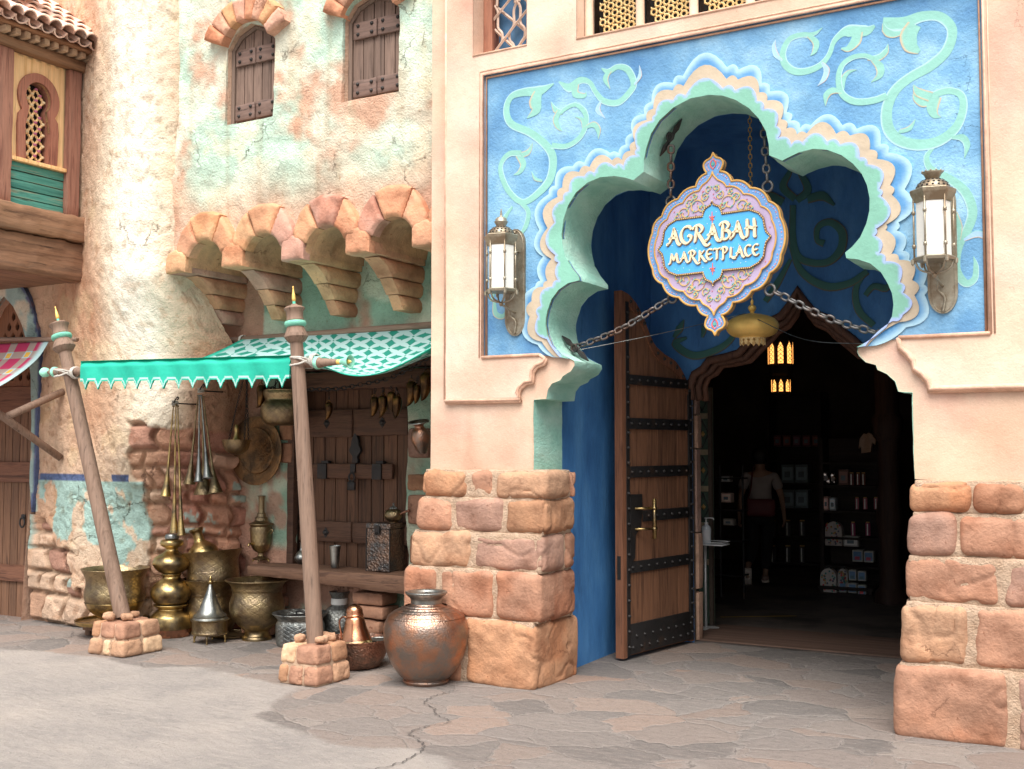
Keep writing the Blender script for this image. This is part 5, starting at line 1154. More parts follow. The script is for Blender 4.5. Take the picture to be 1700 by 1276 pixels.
def post(base, top, r, foot, seed, rod_r):
    b, t = Vector(base), Vector(top); ax = (t-b); L = ax.length; ax.normalize(); rot = Vector((0, 0, 1)).rotation_difference(ax).to_matrix().to_4x4()
    root = thing('awning_post', None, 'post', (foot[0]*.5+foot[1]*.5, foot[2]*.5+foot[3]*.5, 0))
    inv = Matrix.Translation(-Vector(root.location))
    M = inv @ Matrix.Translation(b) @ rot
    mb = MB(); s = r
    prof = [(s*1.10, -.02), (s*1.08, L*.1), (s*1.03, L*.4), (s*.95, L*.75), (s*.86, L-.30)]
    mb.lathe([(0, -.02)]+prof+[(0, L-.30)], 20, M); sh = mb.build('shaft', M_pole, root, auto=40)
    mb = MB(); z = L-.31; k = s/.055
    mb.lathe([(0, z), (.040*k, z), (.066*k, z+.018), (.088*k, z+.05), (.086*k, z+.062), (.070*k, z+.10), (.062*k, z+.125), (.062*k, z+.17), (.064*k, z+.172), (.062*k, z+.182), (.060*k, z+.20), (.064*k, z+.235), (.076*k, z+.25), (.078*k, z+.258), (.06*k, z+.272), (.03*k, z+.280), (.020*k, z+.29), (0, z+.292)], 28, M); mb.build('turned_head', M_pole, sh, auto=35)
    mb = MB(); mb.lathe([(.060*k, z+.122), (.074*k, z+.130), (.080*k, z+.145), (.076*k, z+.162), (.060*k, z+.168)], 28, M, (.50, .80, .72)); mb.lathe([(.011*k, z+.285), (.011*k, z+.312)], 12, M, (.4, 1.1, .95)); mb.build('green_collar', M_mint, sh, smooth=True)
    mb = MB(); mb.lathe([(0, z+.305), (.012*k, z+.31), (.015*k, z+.33), (.012*k, z+.36), (.006*k, z+.39), (.0045*k, z+.41), (.006*k, z+.418), (0, z+.424)], 14, M); mb.build('finial', M_gold, sh, smooth=True)
    f = stone_block(*[foot[0]-root.location.x, foot[1]-root.location.x, foot[2]-root.location.y, foot[3]-root.location.y], foot[4], root, seed)
    rk = MB(); rnd = random.Random(seed*7)
    for a in ((-.10, -.05), (-.01, -.11), (.09, -.03), (.04, .09)) if seed == 1 else ((-.09, -.06), (.09, -.05), (.04, .09)):
        c = np.array([b.x-root.location.x+a[0], b.y-root.location.y+a[1], foot[4]+.025]); e = np.array([.035+.03*rnd.random(), .04, .022+.015*rnd.random()])
        rk.mark().rbox(c-e, c+e, .034, .012, .010, rnd.randrange(99), np.array(TINT['b'])*1.05, M=Matrix.Translation(c) @ Matrix.Rotation(rnd.random()*3, 4, 'Z') @ Matrix.Rotation(.3*rnd.random(), 4, 'X') @ Matrix.Translation(-c), f=14)
    rk.build_each('loose_stone', M_stone, root, auto=50)
    return root
F1 = (-3.735, -3.335, -.585, -.185, .265); F2 = (-1.675, -1.325, -.685, -.315, .275)
p1b = Y(203, 1020, -.39); p1t = Y(96, 529, -.44); p2b = Y(524, 1072, -.50); p2t = Y(488, 500, -.52)
P1 = post(p1b, p1t, .058, F1, 1, 0); P2 = post(p2b, p2t, .054, F2, 2, 0)
tag(P1, 'leaning wooden awning post on the left in front of the large brass bowl', group='awning posts'); tag(P2, 'upright wooden awning post standing beside the copper bowl and pitcher', group='awning posts')
# the rod between the posts, lashed to them with pale rope
YR = -.47
ra, rb = Vector(Y(98, 616, YR)), Vector(Y(560, 601, YR)); print('rod', ra, rb)
rz = (ra.z+rb.z)/2
AW = thing('green_awning', 'green awning cloth with a white lattice pattern hung from a pole above the brass pots', 'awning', (ra.x, YR, 0))
def rel(o, p): return (p[0]-o.location.x, p[1]-o.location.y, p[2]-o.location.z)
def lerp(a, b, t): return tuple(a[i]+(b[i]-a[i])*t for i in range(3))
rodL = rel(AW, Y(73, 618, YR)); rodR = rel(AW, Y(580, 600, YR))
d_ = Vector(rodR)-Vector(rodL); RL = d_.length; rotx = Vector((0, 0, 1)).rotation_difference(d_.normalized()).to_matrix().to_4x4(); MR = Matrix.Translation(rodL) @ rotx
mb = MB(); mb.lathe([(0, .05), (.014, .05), (.017, .09), (.034, .10), (.034, RL-.30), (.040, RL-.295), (.040, RL-.27), (.034, RL-.26), (.022, RL-.12), (.015, RL-.10), (0, RL-.10)], 16, MR); rod = mb.build('rod', M_pole, AW, auto=40)
mb = MB(); mb.mark().lathe([(0, -.04), (.026, -.03), (.042, 0), (.040, .03), (.018, .055), (0, .06)], 18, MR, (.8, 1.1, 1)); mb.mark().lathe([(.030, .125), (.044, .13), (.044, .15), (.030, .155)], 18, MR, (.8, 1.1, 1)); mb.mark().lathe([(.036, RL-.30), (.047, RL-.297), (.047, RL-.275), (.036, RL-.27)], 18, MR, (.8, 1.1, 1))
mb.mark().lathe([(.012, RL-.085), (.022, RL-.06), (.040, RL-.02), (.050, RL+.01), (.046, RL+.01), (.02, RL-.02), (0, RL-.02)], 22, MR, (.8, 1.1, 1)); mb.build_each('green_knob', M_mint, rod, smooth=True)
mb = MB(); mb.lathe([(.016, RL-.115), (.019, RL-.10), (.017, RL-.08), (0, RL-.08)], 14, MR); mb.lathe([(0, RL-.02), (.018, RL-.015), (.012, RL+.005), (0, RL+.02)], 12, MR); mb.build('gold_ferrule', M_gold, rod, smooth=True)
def lash(cx, zc, r, seed):
    mb = MB(); rnd = random.Random(seed)
    for k in range(3):
        t = np.linspace(0, 2*math.pi, 26)[:-1]; sl_ = (-1, 1, -.4)[k]*.035
        mb.tube([rel(AW, (cx+(r+.006)*math.cos(a)+(.028 if math.cos(a) > .2 else 0), YR-.03+(r+.010)*math.sin(a)*1.1+.01, zc+k*.012-.012+sl_*math.sin(a+.4))) for a in t], .0075, 6, close=True)
        mb.tube([rel(AW, (cx+r+.05+.012*k+.004*math.cos(a), YR+.045*math.cos(a), zc+.045*math.sin(a))) for a in t], .007, 6, close=True)
    mb.build('rope_lashing', M_rope, AW, smooth=True)
def on_axis(b, t, z): b, t = np.array(b), np.array(t); return b+(t-b)*((z-b[2])/(t[2]-b[2]))
lash(on_axis(p1b, p1t, rz)[0], rz-.0, .060, 1); lash(on_axis(p2b, p2t, rz)[0], rz, .058, 2)
# cloth material: green ground, pale four-armed lattice from the pattern coordinate
def awning_mat():
    m = bpy.data.materials.new('awning_cloth'); m.use_nodes = True; nt = m.node_tree; nt.nodes.clear()
    out = N(nt, 'ShaderNodeOutputMaterial'); b = N(nt, 'ShaderNodeBsdfPrincipled'); a = N(nt, 'ShaderNodeAttribute'); a.attribute_name = 'pat'
    sx = N(nt, 'ShaderNodeSeparateXYZ'); nt.links.new(a.outputs['Vector'], sx.inputs[0])
    fx = math_(nt, 'SUBTRACT', math_(nt, 'FRACT', sx.outputs[0]), .5); fy = math_(nt, 'SUBTRACT', math_(nt, 'FRACT', sx.outputs[1]), .5)
    ax, ay = math_(nt, 'ABSOLUTE', fx), math_(nt, 'ABSOLUTE', fy)
    # four pointed arms along the diagonals, each widening towards its middle
    dg = math_(nt, 'ABSOLUTE', math_(nt, 'SUBTRACT', ax, ay)); al = math_(nt, 'ADD', ax, ay)
    wdt = math_(nt, 'SUBTRACT', .245, math_(nt, 'MULTIPLY', math_(nt, 'ABSOLUTE', math_(nt, 'SUBTRACT', al, .36)), .24))
    pat = math_(nt, 'LESS_THAN', dg, wdt); pat = math_(nt, 'MULTIPLY', pat, math_(nt, 'LESS_THAN', al, .93)); pat = math_(nt, 'MULTIPLY', pat, sx.outputs[2])
    dark = math_(nt, 'MULTIPLY', math_(nt, 'GREATER_THAN', sx.outputs[2], .5), 1.)
    g = mixc(nt, (.015, .49, .35), (.015, .27, .20), dark); c = mixc(nt, g, (.44, .66, .65), pat)
    av = N(nt, 'ShaderNodeAttribute'); av.attribute_name = 'Col'; sc = N(nt, 'ShaderNodeSeparateColor'); nt.links.new(av.outputs[0], sc.inputs[0]); c = mixc(nt, c, (.50, .74, .70), sc.outputs[0])
    tc = N(nt, 'ShaderNodeTexCoord'); n = N(nt, 'ShaderNodeTexNoise'); n.inputs['Scale'].default_value = 5; n.inputs['Detail'].default_value = 5; nt.links.new(tc.outputs['Object'], n.inputs[0])
    c = mixc(nt, c, (0, .15, .12), math_(nt, 'MULTIPLY', n.outputs[0], .12)); nt.links.new(c, b.inputs['Base Color']); b.inputs['Roughness'].default_value = .7
    tr = N(nt, 'ShaderNodeBsdfTranslucent'); nt.links.new(c, tr.inputs[0]); mx = N(nt, 'ShaderNodeMixShader'); mx.inputs[0].default_value = .12
    n2 = N(nt, 'ShaderNodeTexNoise'); n2.inputs['Scale'].default_value = 14; n2.inputs['Detail'].default_value = 3; nt.links.new(tc.outputs['Object'], n2.inputs[0])
    bp = N(nt, 'ShaderNodeBump'); bp.inputs['Strength'].default_value = .35; bp.inputs['Distance'].default_value = .02; nt.links.new(n2.outputs[0], bp.inputs['Height']); nt.links.new(bp.outputs[0], b.inputs['Normal'])
    nt.links.new(b.outputs[0], mx.inputs[1]); nt.links.new(tr.outputs[0], mx.inputs[2]); nt.links.new(mx.outputs[0], out.inputs[0]); return m
M_awn = awning_mat()
def cloth(name, Fr, Bk, nu, nv, sagf, patf, m, parent, th=.006, colf=None):
    Fr = np.array(smooth_path(Fr, 12)) if len(Fr) > 2 else np.array(Fr); q = np.linspace(0, len(Fr)-1, nu+1); fr = np.stack([np.interp(q, range(len(Fr)), Fr[:, k]) for k in range(3)], 1)
    Bk = np.array(Bk, float); q = np.linspace(0, len(Bk)-1, nu+1); bk = np.stack([np.interp(q, range(len(Bk)), Bk[:, k]) for k in range(3)], 1)
    V = []; uv = []; cc = []
    for s_ in (0, 1):
        for j in range(nv+1):
            for i in range(nu+1):
                u, v = i/nu, j/nv; p = fr[i]*(1-v)+bk[i]*v; p = p+np.array([0, 0, -sagf(u, v)-s_*th]); V.append(tuple(p)); uv.append(patf(u, v)); cc.append(colf(u, v) if colf else (0, 0, 0))
    n = (nu+1)*(nv+1); ix = lambda i, j, s_: s_*n+j*(nu+1)+i; F = []
    for j in range(nv):
        for i in range(nu): F.append((ix(i, j, 0), ix(i+1, j, 0), ix(i+1, j+1, 0), ix(i, j+1, 0))); F.append((ix(i, j, 1), ix(i, j+1, 1), ix(i+1, j+1, 1), ix(i+1, j, 1)))
    for i in range(nu): F.append((ix(i, 0, 0), ix(i, 0, 1), ix(i+1, 0, 1), ix(i+1, 0, 0))); F.append((ix(i, nv, 0), ix(i+1, nv, 0), ix(i+1, nv, 1), ix(i, nv, 1)))
    for j in range(nv): F.append((ix(0, j, 0), ix(0, j+1, 0), ix(0, j+1, 1), ix(0, j, 1))); F.append((ix(nu, j, 0), ix(nu, j, 1), ix(nu, j+1, 1), ix(nu, j+1, 0)))
    mb = MB(); mb.add(V, F, np.array(cc, float)); mb.uv = uv; return mb.build(name, m, parent, smooth=True)
fL = Y(139, 608, YR); fM = Y(488, 598, YR); fE = Y(530, 604, YR+.02); f1 = Y(575, 621, YR+.10); f2 = Y(618, 621, -.28); f3 = Y(665, 604, -.12); f4 = X(716, 576, FXL-.01)
Fr = [rel(AW, p) for p in (fL+np.array([0, 0, .035]), Y(300, 602, YR)+np.array([0, 0, .03]), fM+np.array([0, 0, .03]), fE, f1, f2, f3, f4)]
bL, bR = Y(412, 557, .90), Y(742, 538, .90)
Bk = [rel(AW, bL), rel(AW, lerp(bL, bR, .5)), rel(AW, (FXL-.01, .90, bR[2]))]
cloth('canopy', Fr, Bk, 64, 26, lambda u, v: .16*math.sin(math.pi*v)*(1-.4*u)+.012*math.sin(u*19)*v*(1-v)*4, lambda u, v: (u*13.0, v*8.0, 1. if (.03 < u < .955 and v > .06) else 0.), M_awn, AW)
# valance hanging over the rod, with a stepped pointed hem and a white line
vL, vR = np.array(rel(AW, Y(133, 606, YR-.045))), np.array(rel(AW, Y(482, 597, YR-.045))); vl = np.linalg.norm(vR-vL); h0 = .135; nt_ = 15
hem = []
for k in range(nt_):
    a = k/nt_; w_ = 1/nt_; s1 = .30*math.sin(k)*0
    hem += [(a, -h0), (a+.26*w_, -h0), (a+.30*w_, -h0-.016), (a+.36*w_, -h0-.020), (a+.5*w_, -h0-.066), (a+.64*w_, -h0-.020), (a+.70*w_, -h0-.016), (a+.74*w_, -h0)]
hem += [(1, -h0)]
poly = [(0, .035), (0, -h0)]+hem[1:]+[(1, .035)]; poly = [(a*vl, b) for a, b in poly][::-1]
hl = [(a*vl, b+.019) for a, b in hem]
def vcol(x, z): d = dist_poly(x, z, hl); k = (d < .0048)*1.; return np.stack([k, k*0, k*0], 1)
mb = MB(); plate(mb, poly, 0, .006, grid=.007, colf=vcol, disp=lambda x, z: -.010*np.sin(x*9)*np.clip(-z, 0, .2)/.2-.006*np.sin(x*23+z*9)-.010*(fbm(x*5, z*7, 0, 3, 3)-.5)+np.clip((z+.02)/.055, 0, 1)**2*.05)
up_ = (vR-vL)/vl
mb.v = [(vL[0]+up_[0]*a, vL[1]+up_[1]*a+b, vL[2]+up_[2]*a+c) for a, b, c in mb.v]; mb.uv = [(0, 0, 0)]*len(mb.v); mb.build('valance', M_awn, AW, smooth=True)
mb = MB(); e0 = Y(384, 565, .86); mb.tube([rel(AW, e0), rel(AW, lerp(e0, (FXL-.05, .86, bR[2]), .98))], .030, 10); wr = mb.build('wall_rod', M_polex, AW, smooth=True)
mb = MB(); q = np.array(rel(AW, e0))+np.array([.14, 0, 0])
for k in range(2): mb.tube([(q[0]+.012*k+.01*math.cos(a), q[1]+.04*math.cos(a), q[2]+.04*math.sin(a)) for a in np.linspace(0, 6.28, 17)[:-1]], .006, 5, close=True)
mb.build('rope_lashing', M_rope, wr, smooth=True)

# plaid awning at the left edge
def plaid_mat():
    m = bpy.data.materials.new('plaid_cloth'); m.use_nodes = True; nt = m.node_tree; nt.nodes.clear()
    out = N(nt, 'ShaderNodeOutputMaterial'); b = N(nt, 'ShaderNodeBsdfPrincipled'); a = N(nt, 'ShaderNodeAttribute'); a.attribute_name = 'pat'
    sx = N(nt, 'ShaderNodeSeparateXYZ'); nt.links.new(a.outputs['Vector'], sx.inputs[0])
    fx, fy = math_(nt, 'FRACT', sx.outputs[0]), math_(nt, 'FRACT', sx.outputs[1]); sx_, sy_ = math_(nt, 'LESS_THAN', fx, .36), math_(nt, 'LESS_THAN', fy, .36)
    tx, ty = math_(nt, 'LESS_THAN', math_(nt, 'ABSOLUTE', math_(nt, 'SUBTRACT', fx, .18)), .13), math_(nt, 'LESS_THAN', math_(nt, 'ABSOLUTE', math_(nt, 'SUBTRACT', fy, .18)), .13)
    c = mixc(nt, (.50, .035, .12), (.40, .31, .27), math_(nt, 'MAXIMUM', sx_, sy_)); c = mixc(nt, c, (.42, .62, .70), math_(nt, 'MULTIPLY', sx_, sy_)); c = mixc(nt, c, (.78, .48, .08), math_(nt, 'MULTIPLY', tx, ty))
    c = mixc(nt, c, (.45, .64, .66), sx.outputs[2]); nt.links.new(c, b.inputs['Base Color']); b.inputs['Roughness'].default_value = .8
    tr = N(nt, 'ShaderNodeBsdfTranslucent'); nt.links.new(c, tr.inputs[0]); mx = N(nt, 'ShaderNodeMixShader'); mx.inputs[0].default_value = .15
    nt.links.new(b.outputs[0], mx.inputs[1]); nt.links.new(tr.outputs[0], mx.inputs[2]); nt.links.new(mx.outputs[0], out.inputs[0]); return m
PA = thing('plaid_awning', 'crimson and taupe plaid awning cloth with yellow squares at the left edge', 'awning', (-5.6, .2, 0))
tR = Y(81, 566, .12); c1_ = [tR, Y(66, 590, .02), Y(45, 610, -.12), Y(20, 628, -.3), Y(0, 640, -.45), Y(-40, 662, -.7)]
c0_ = [np.array([p[0]-2.2, p[1], p[2]+.0]) for p in c1_]; c0_[0] = Y(0, 567, .12)+np.array([-1.6, 0, 0])
cloth('canopy', [rel(PA, p) for p in c1_], [rel(PA, p) for p in c0_], 40, 40, lambda u, v: 0, lambda u, v: (v*8.2+.45, u*3.6+.55, 1. if (v < .03 or v*1. < .03) else 0.), plaid_mat(), PA)
mb = MB(); mb.tube([rel(PA, Y(-60, 563, .12)), rel(PA, Y(128, 563, .12))], .022, 10); rr_ = mb.build('rod', M_polex, PA, smooth=True)
mb = MB(); c_ = rel(PA, Y(118, 562, .12)); mb.lathe([(0, -.03), (.03, -.02), (.036, 0), (.026, .03), (.016, .04), (.018, .07), (.008, .10), (0, .11)], 12, Matrix.Translation(c_) @ Matrix.Rotation(math.pi/2, 4, 'Y'), (.9, .8, .7)); mb.build('rod_end', M_polex, rr_, smooth=True)
# two timber braces out from the wall
def brace(a, b, r, label):
    o = MB(); o.tube([a, lerp(a, b, .5), b], [r, r*1.04, r], 12); tag(o.build('timber_brace', M_pole, smooth=True), label, 'brace', 'timber braces on the left wall')
brace(Y(101, 760, .26), Y(-60, 645, -.55), .034, 'round timber brace slanting down to the cream wall below the leaning post knob')
brace(Y(104, 650, .27), Y(14, 690, -.32), .034, 'shorter round timber brace rising right to the wall and meeting the lower one')

# ---------------------------------------------------------------- metalware: profiles are given in centimetres as seen, radius and height
def depth(p): return float(np.dot(np.array(p)-CAM, _fw))
def vessel(name, label, cat, px, py, prof, m, tilt=(0, 0), seg=44, group=None, at=None, flute=None, build=True, inner=True):
    """lathe turned about a point of the ground; prof (radius, height) in photo pixels at that distance"""
    p = Z(px, py) if at is None else np.array(at); k = depth(p)/FPX
    pr = [(r*k, z*k) for r, z in prof]; r0 = pr[0][0]
    mb = MB(); M = Matrix.Rotation(math.radians(tilt[0]), 4, 'Y') @ Matrix.Rotation(math.radians(tilt[1]), 4, 'X')
    sm = smooth_path(pr, 3); sm = [(max(a, 0), b) for a, b in sm]
    mb.lathe([(0, pr[0][1])]+sm, seg, M, flute=flute); root = thing(name, label, cat, tuple(p), 0, group)
    root['k'] = k; mb.build('body', m, root, auto=50); return root, k, M
def add_lathe(root, name, prof, m, k, M, seg=36, off=(0, 0, 0), auto=40, parent=None, smoothp=True, flute=None):
    pr = [(r*k, z*k) for r, z in prof]
    if smoothp: pr = [(max(a, 0), b) for a, b in smooth_path(pr, 3)]
    mb = MB(); mb.lathe(pr, seg, M @ Matrix.Translation([q*k for q in off]), flute=flute); return mb.build(name, m, parent or root, auto=auto)
def add_tube(root, name, pts, r, m, k, M=Matrix(), seg=8, close=False, n=6, parent=None):
    P = smooth_path(pts, n, close) if n else pts; mb = MB(); rr = [q*k for q in np.interp(np.linspace(0, len(r)-1, len(P)), range(len(r)), r)] if hasattr(r, '__len__') else r*k
    mb.tube([tuple(M @ (Vector(p)*k)) for p in P], rr, seg, close=close); return mb.build(name, m, parent or root, smooth=True)
# round tray on a low stand with the large bowl on it
tr, k, M = vessel('round_tray', 'wide brass tray on a low wooden stand under the large bowl', 'tray', 187, 1054, [(30, 20), (56, 20), (60, 24), (61, 27), (58.5, 26), (54, 22.5), (0, 22)], M_brass)
mb = MB()
for a in range(4): t = a*math.pi/2+.5; mb.rbox((k*38*math.cos(t)-k*6, k*38*math.sin(t)-k*6, 0), (k*38*math.cos(t)+k*6, k*38*math.sin(t)+k*6, k*20), .006, .05, .002, a)
mb.rbox((-k*34, -k*34, k*10), (k*34, k*34, k*19.5), .01, .08, .002, 3); mb.build('stand', M_wood, tr)
tp = np.array(Z(187, 1054)); zt = 22.6*k
bw, k2, M = vessel('brass_bowl', 'largest engraved brass bowl, standing on the tray behind the leaning post', 'bowl', 0, 0, [(19, 0), (21, 3), (24, 8), (40, 20), (48, 38), (49, 48), (46.5, 62), (47, 72), (53.5, 86), (55, 88), (53, 87.5), (46, 74), (44, 60), (46, 40), (30, 12), (0, 8)], M_brassd, at=(tp[0]+.03, tp[1]-.01, zt))
add_lathe(bw, 'polished_belly', [(24.5, 8.3), (40.6, 20.2), (47.5, 32.4), (48.0, 34.0)], M_brass, k2, Matrix())
# column of three stacked brass pots
c1, k, M = vessel('brass_pot', 'broad squat brass pot at the bottom of the three pot stack', 'pot', 283, 1055, [(31, 0), (33, 6), (35, 14), (35, 22), (33, 32), (30, 36), (23, 42), (21, 45), (24, 48), (28, 50), (28.5, 52), (24, 52), (0, 51)], M_brass, group='stacked brass pots')
add_lathe(c1, 'copper_foot', [(31.5, .6), (33.6, 6), (34.6, 10), (35.2, 13)], M_copperb, k, Matrix())
b0_ = np.array(Z(283, 1055)); at = lambda z: (b0_[0], b0_[1], z*k)
c2, _, _ = vessel('brass_pot', 'middle brass pot of the three pot stack', 'pot', 0, 0, [(22, 0), (27, 3), (32, 12), (33.5, 20), (31, 28), (24, 36), (16, 42), (14, 46), (16, 50), (0, 50)], M_brass, at=at(52.3), group='stacked brass pots')
c3, _, _ = vessel('brass_pot', 'top brass pot of the three pot stack with a flat pewter lid', 'pot', 0, 0, [(13, 0), (22, 4), (30, 14), (31, 19), (27, 27), (17, 33), (11, 37), (10, 41), (14, 44), (18.5, 47), (18.5, 53), (14, 56), (0, 57)], M_brass, at=at(102.6), group='stacked brass pots')
add_lathe(c3, 'lid', [(0, 57.2), (10.5, 57.2), (11.5, 61), (10, 65), (6, 66), (0, 65)], M_pewtp, k, Matrix())
# nested cauldrons with a ewer
kp = Y(350, 1032, .64); kp = np.array([kp[0], .64, 0.0])
q1, k, M = vessel('dark_cauldron', 'lower of two nested dark brass cauldrons behind the cone lidded dish', 'cauldron', 0, 0, [(30, 0), (36, 8), (41, 24), (41, 44), (38, 62), (40, 74), (47, 88), (48.5, 90), (46, 89), (38, 74), (36, 60), (0, 58)], M_brassd, at=kp, group='nested cauldrons')
q2, k, M = vessel('dark_cauldron', 'tilted upper engraved cauldron holding a brass ewer', 'cauldron', 0, 0, [(34, 0), (40, 4), (43, 14), (42, 34), (44, 46), (50, 56), (51.5, 58), (49, 57), (42, 46), (40, 34), (40, 20), (0, 18)], M_brassd, at=(kp[0]+.03, kp[1], 78*k), tilt=(-6, 0), group='nested cauldrons')
ew, k, M = vessel('brass_ewer', 'round brass ewer with a narrow neck lying tilted inside the upper cauldron', 'ewer', 0, 0, [(12, 0), (22, 8), (26, 20), (24, 32), (14, 42), (9, 48), (8.5, 60), (11, 64), (11.5, 68), (9, 67), (7.5, 60), (0, 58)], M_brass, at=(kp[0]-.035, kp[1]-.02, 107*k), tilt=(-17, 6))
# cone-lidded dish on three legs
cd_, k, M = vessel('cone_lidded_dish', 'brass dish with a tall cone shaped lid standing on thin legs', 'dish', 348, 1066, [(20, 13), (29, 14), (30.5, 17), (28.5, 19), (28.5, 34), (30, 36), (30, 39), (0, 40)], M_brassd)
add_lathe(cd_, 'lid', [(30, 39), (27, 42), (28, 44), (25, 46), (22, 49), (19.5, 52), (5, 88), (2.5, 96), (0, 97)], M_pewtp, k, Matrix(), smoothp=False, seg=12)
add_lathe(cd_, 'knob', [(2, 95), (4.5, 98), (4.5, 101), (2, 103), (2.5, 106), (0, 110)], M_brass, k, Matrix())
for a in range(4): add_tube(cd_, 'leg', [(24*math.cos(a*1.571+.6), 24*math.sin(a*1.571+.6), 14), (25*math.cos(a*1.571+.6), 25*math.sin(a*1.571+.6), 6), (25*math.cos(a*1.571+.6), 25*math.sin(a*1.571+.6), 0)], [1.5, 2.4, 1.3, 2.0], M_brass, k, n=4)
# footed pot
fp, k, M = vessel('footed_brass_pot', 'footed brass pot with a flared rim and engraved scroll band', 'pot', 426, 1061, [(24, 0), (23.5, 4), (20, 8), (19, 14), (24, 19), (36, 30), (44, 44), (45, 60), (41, 74), (41, 84), (46, 93), (52, 97), (53, 99), (50, 98), (42, 89), (38, 78), (0, 72)], M_brassd)
add_lathe(fp, 'foot_ring', [(24.6, .5), (24, 4.4), (20.6, 8.3), (19.6, 14), (24.5, 18.8), (34, 27.5)], M_brass, k, Matrix())
# round dark tray lying behind
gt, k, M = vessel('grey_metal_pot', 'low grey metal pot with a wide flat rim half hidden by the upright post', 'pot', 498, 1070, [(36, 0), (39, 4), (40, 16), (40, 34), (37, 40), (38, 44), (44, 50), (46.5, 52), (45, 53), (36, 46), (33, 42), (0, 40)], M_pewter)
add_lathe(gt, 'lid', [(0, 49), (22, 48), (24, 44), (0, 43)], M_iron, k, Matrix()); add_tube(gt, 'lid_handle', [(-8, 0, 48), (-7, 0, 54), (7, 0, 54), (8, 0, 48)], 1.6, M_iron, k, Matrix())
bt_, k, M = vessel('engraved_bottle', 'dark engraved metal bottle with a pale band round its neck', 'bottle', 563, 1062, [(18, 0), (28, 10), (32, 26), (30, 40), (20, 52), (13, 58), (12, 66), (16.5, 78), (17, 80), (14, 79), (9, 68), (0, 66)], M_pewter)
add_lathe(bt_, 'neck_band', [(13.2, 58.5), (14, 60), (13.8, 68), (13, 69)], M_glass, k, Matrix())
cb_, k, M = vessel('hammered_copper_bowl', 'deep hammered copper bowl with a plain rim beside the upright post', 'bowl', 592, 1107, [(32, 0), (38, 4), (47, 18), (51, 34), (52.5, 43), (55, 47), (53, 47), (48, 36), (42, 20), (0, 14)], M_copperd)
cp = np.array(Z(592, 1107))
pc, k, M = vessel('copper_pitcher', 'polished conical copper pitcher with a domed lid standing in the hammered bowl', 'pitcher', 0, 0, [(29, 0), (34, 3), (33, 6), (28, 11), (25.5, 15), (24.5, 18), (18.5, 36), (13.5, 54), (0, 54)], M_copperb, at=(cp[0]-.0, cp[1], .13), tilt=(-5, 0))
add_lathe(pc, 'base_ring', [(34.5, 2.8), (33.5, 6.2), (28.5, 11.3), (26, 15.2)], M_brass, k, M)
add_lathe(pc, 'lid', [(13.5, 53), (15, 55), (14, 58), (13, 66), (8, 72), (4, 74), (0, 75)], M_copperb, k, M)
add_tube(pc, 'handle', [(-13, 0, 50), (-24, 0, 54), (-33, 0, 46), (-31, 0, 28), (-29, 0, 10), (-31, 0, 4)], [1.4, 1.6, 1.6, 1.6, 1.6, 1.4], M_copperb, k, M)
fd, k, M = vessel('fluted_dish', 'small fluted pale metal dish resting on the rim of the hammered bowl', 'dish', 0, 0, [(10, 0), (18, 4), (20, 8), (20.5, 8.5), (18, 7), (0, 2)], M_pewtp, at=(cp[0]+.16, cp[1]+.05, .175), flute=lambda a, z: .04*math.cos(a*18))
se, k, M = vessel('small_copper_ewer', 'small copper ewer with a looped handle behind the biggest copper pot', 'ewer', 634, 1062, [(11, 0), (13, 6), (12, 16), (8, 28), (6.5, 36), (9, 46), (7, 54), (4, 60), (0, 62)], M_copperb)
add_tube(se, 'handle', [(6, 0, 50), (18, 0, 52), (22, 0, 40), (14, 0, 18)], 1.5, M_copper, k); add_tube(se, 'spout', [(-8, 0, 18), (-14, 0, 30), (-13, 0, 42)], [2.6, 1.8, 1.2], M_copperb, k)
ls_ = MB(); c = np.array(Z(612, 1060)); ls_.rbox(c+[-.07, -.05, 0], c+[.07, .06, .13], .05, .02, .012, 9, (.50, .44, .36), f=9); tag(ls_.build('loose_stone', M_stone, auto=50), 'grey weathered stone lying between the engraved bottle and the copper bowl', 'stone')
# the biggest pot
bp_, k, M = vessel('large_copper_pot', 'large round worn copper pot with a pewter collar beside the stone pier', 'pot', 707, 1133, [(36, 0), (38, 3), (38, 6), (36, 8), (44, 14), (58, 34), (68, 60), (70.5, 82), (69, 98), (63, 110), (52, 118), (40, 123), (28, 128), (25, 133), (26, 140), (33, 147), (34.5, 149), (32, 149.5), (24, 141), (0, 138)], M_copper, seg=64)
add_lathe(bp_, 'collar', [(25.6, 131), (26.6, 139), (33.5, 145.6), (35.3, 149), (34, 150.5), (30, 149), (23, 144), (0, 142.5)], M_pewtp, k, Matrix())
add_lathe(bp_, 'shoulder_rings', [(64, 109), (62.5, 111.5), (60, 112.5), (59.5, 113.3), (55, 116.4), (54, 117.8), (50, 119), (49.5, 120), (43, 122.4), (42, 124), (36, 125.2), (35, 127)], M_copper, k*1.005, Matrix(), smoothp=False, seg=90, flute=lambda a, z: .006*math.cos(a*60))
add_lathe(bp_, 'knob', [(3, 143), (3.5, 147), (2, 149), (0, 150)], M_iron, k, Matrix())
# a dark tray lying on the paving behind the dish
vessel('flat_tray', 'dark flat tray on the paving behind the footed pot', 'tray', 385, 1056, [(30, 0), (36, 2), (38, 5), (36, 4), (0, 2)], M_brassd)

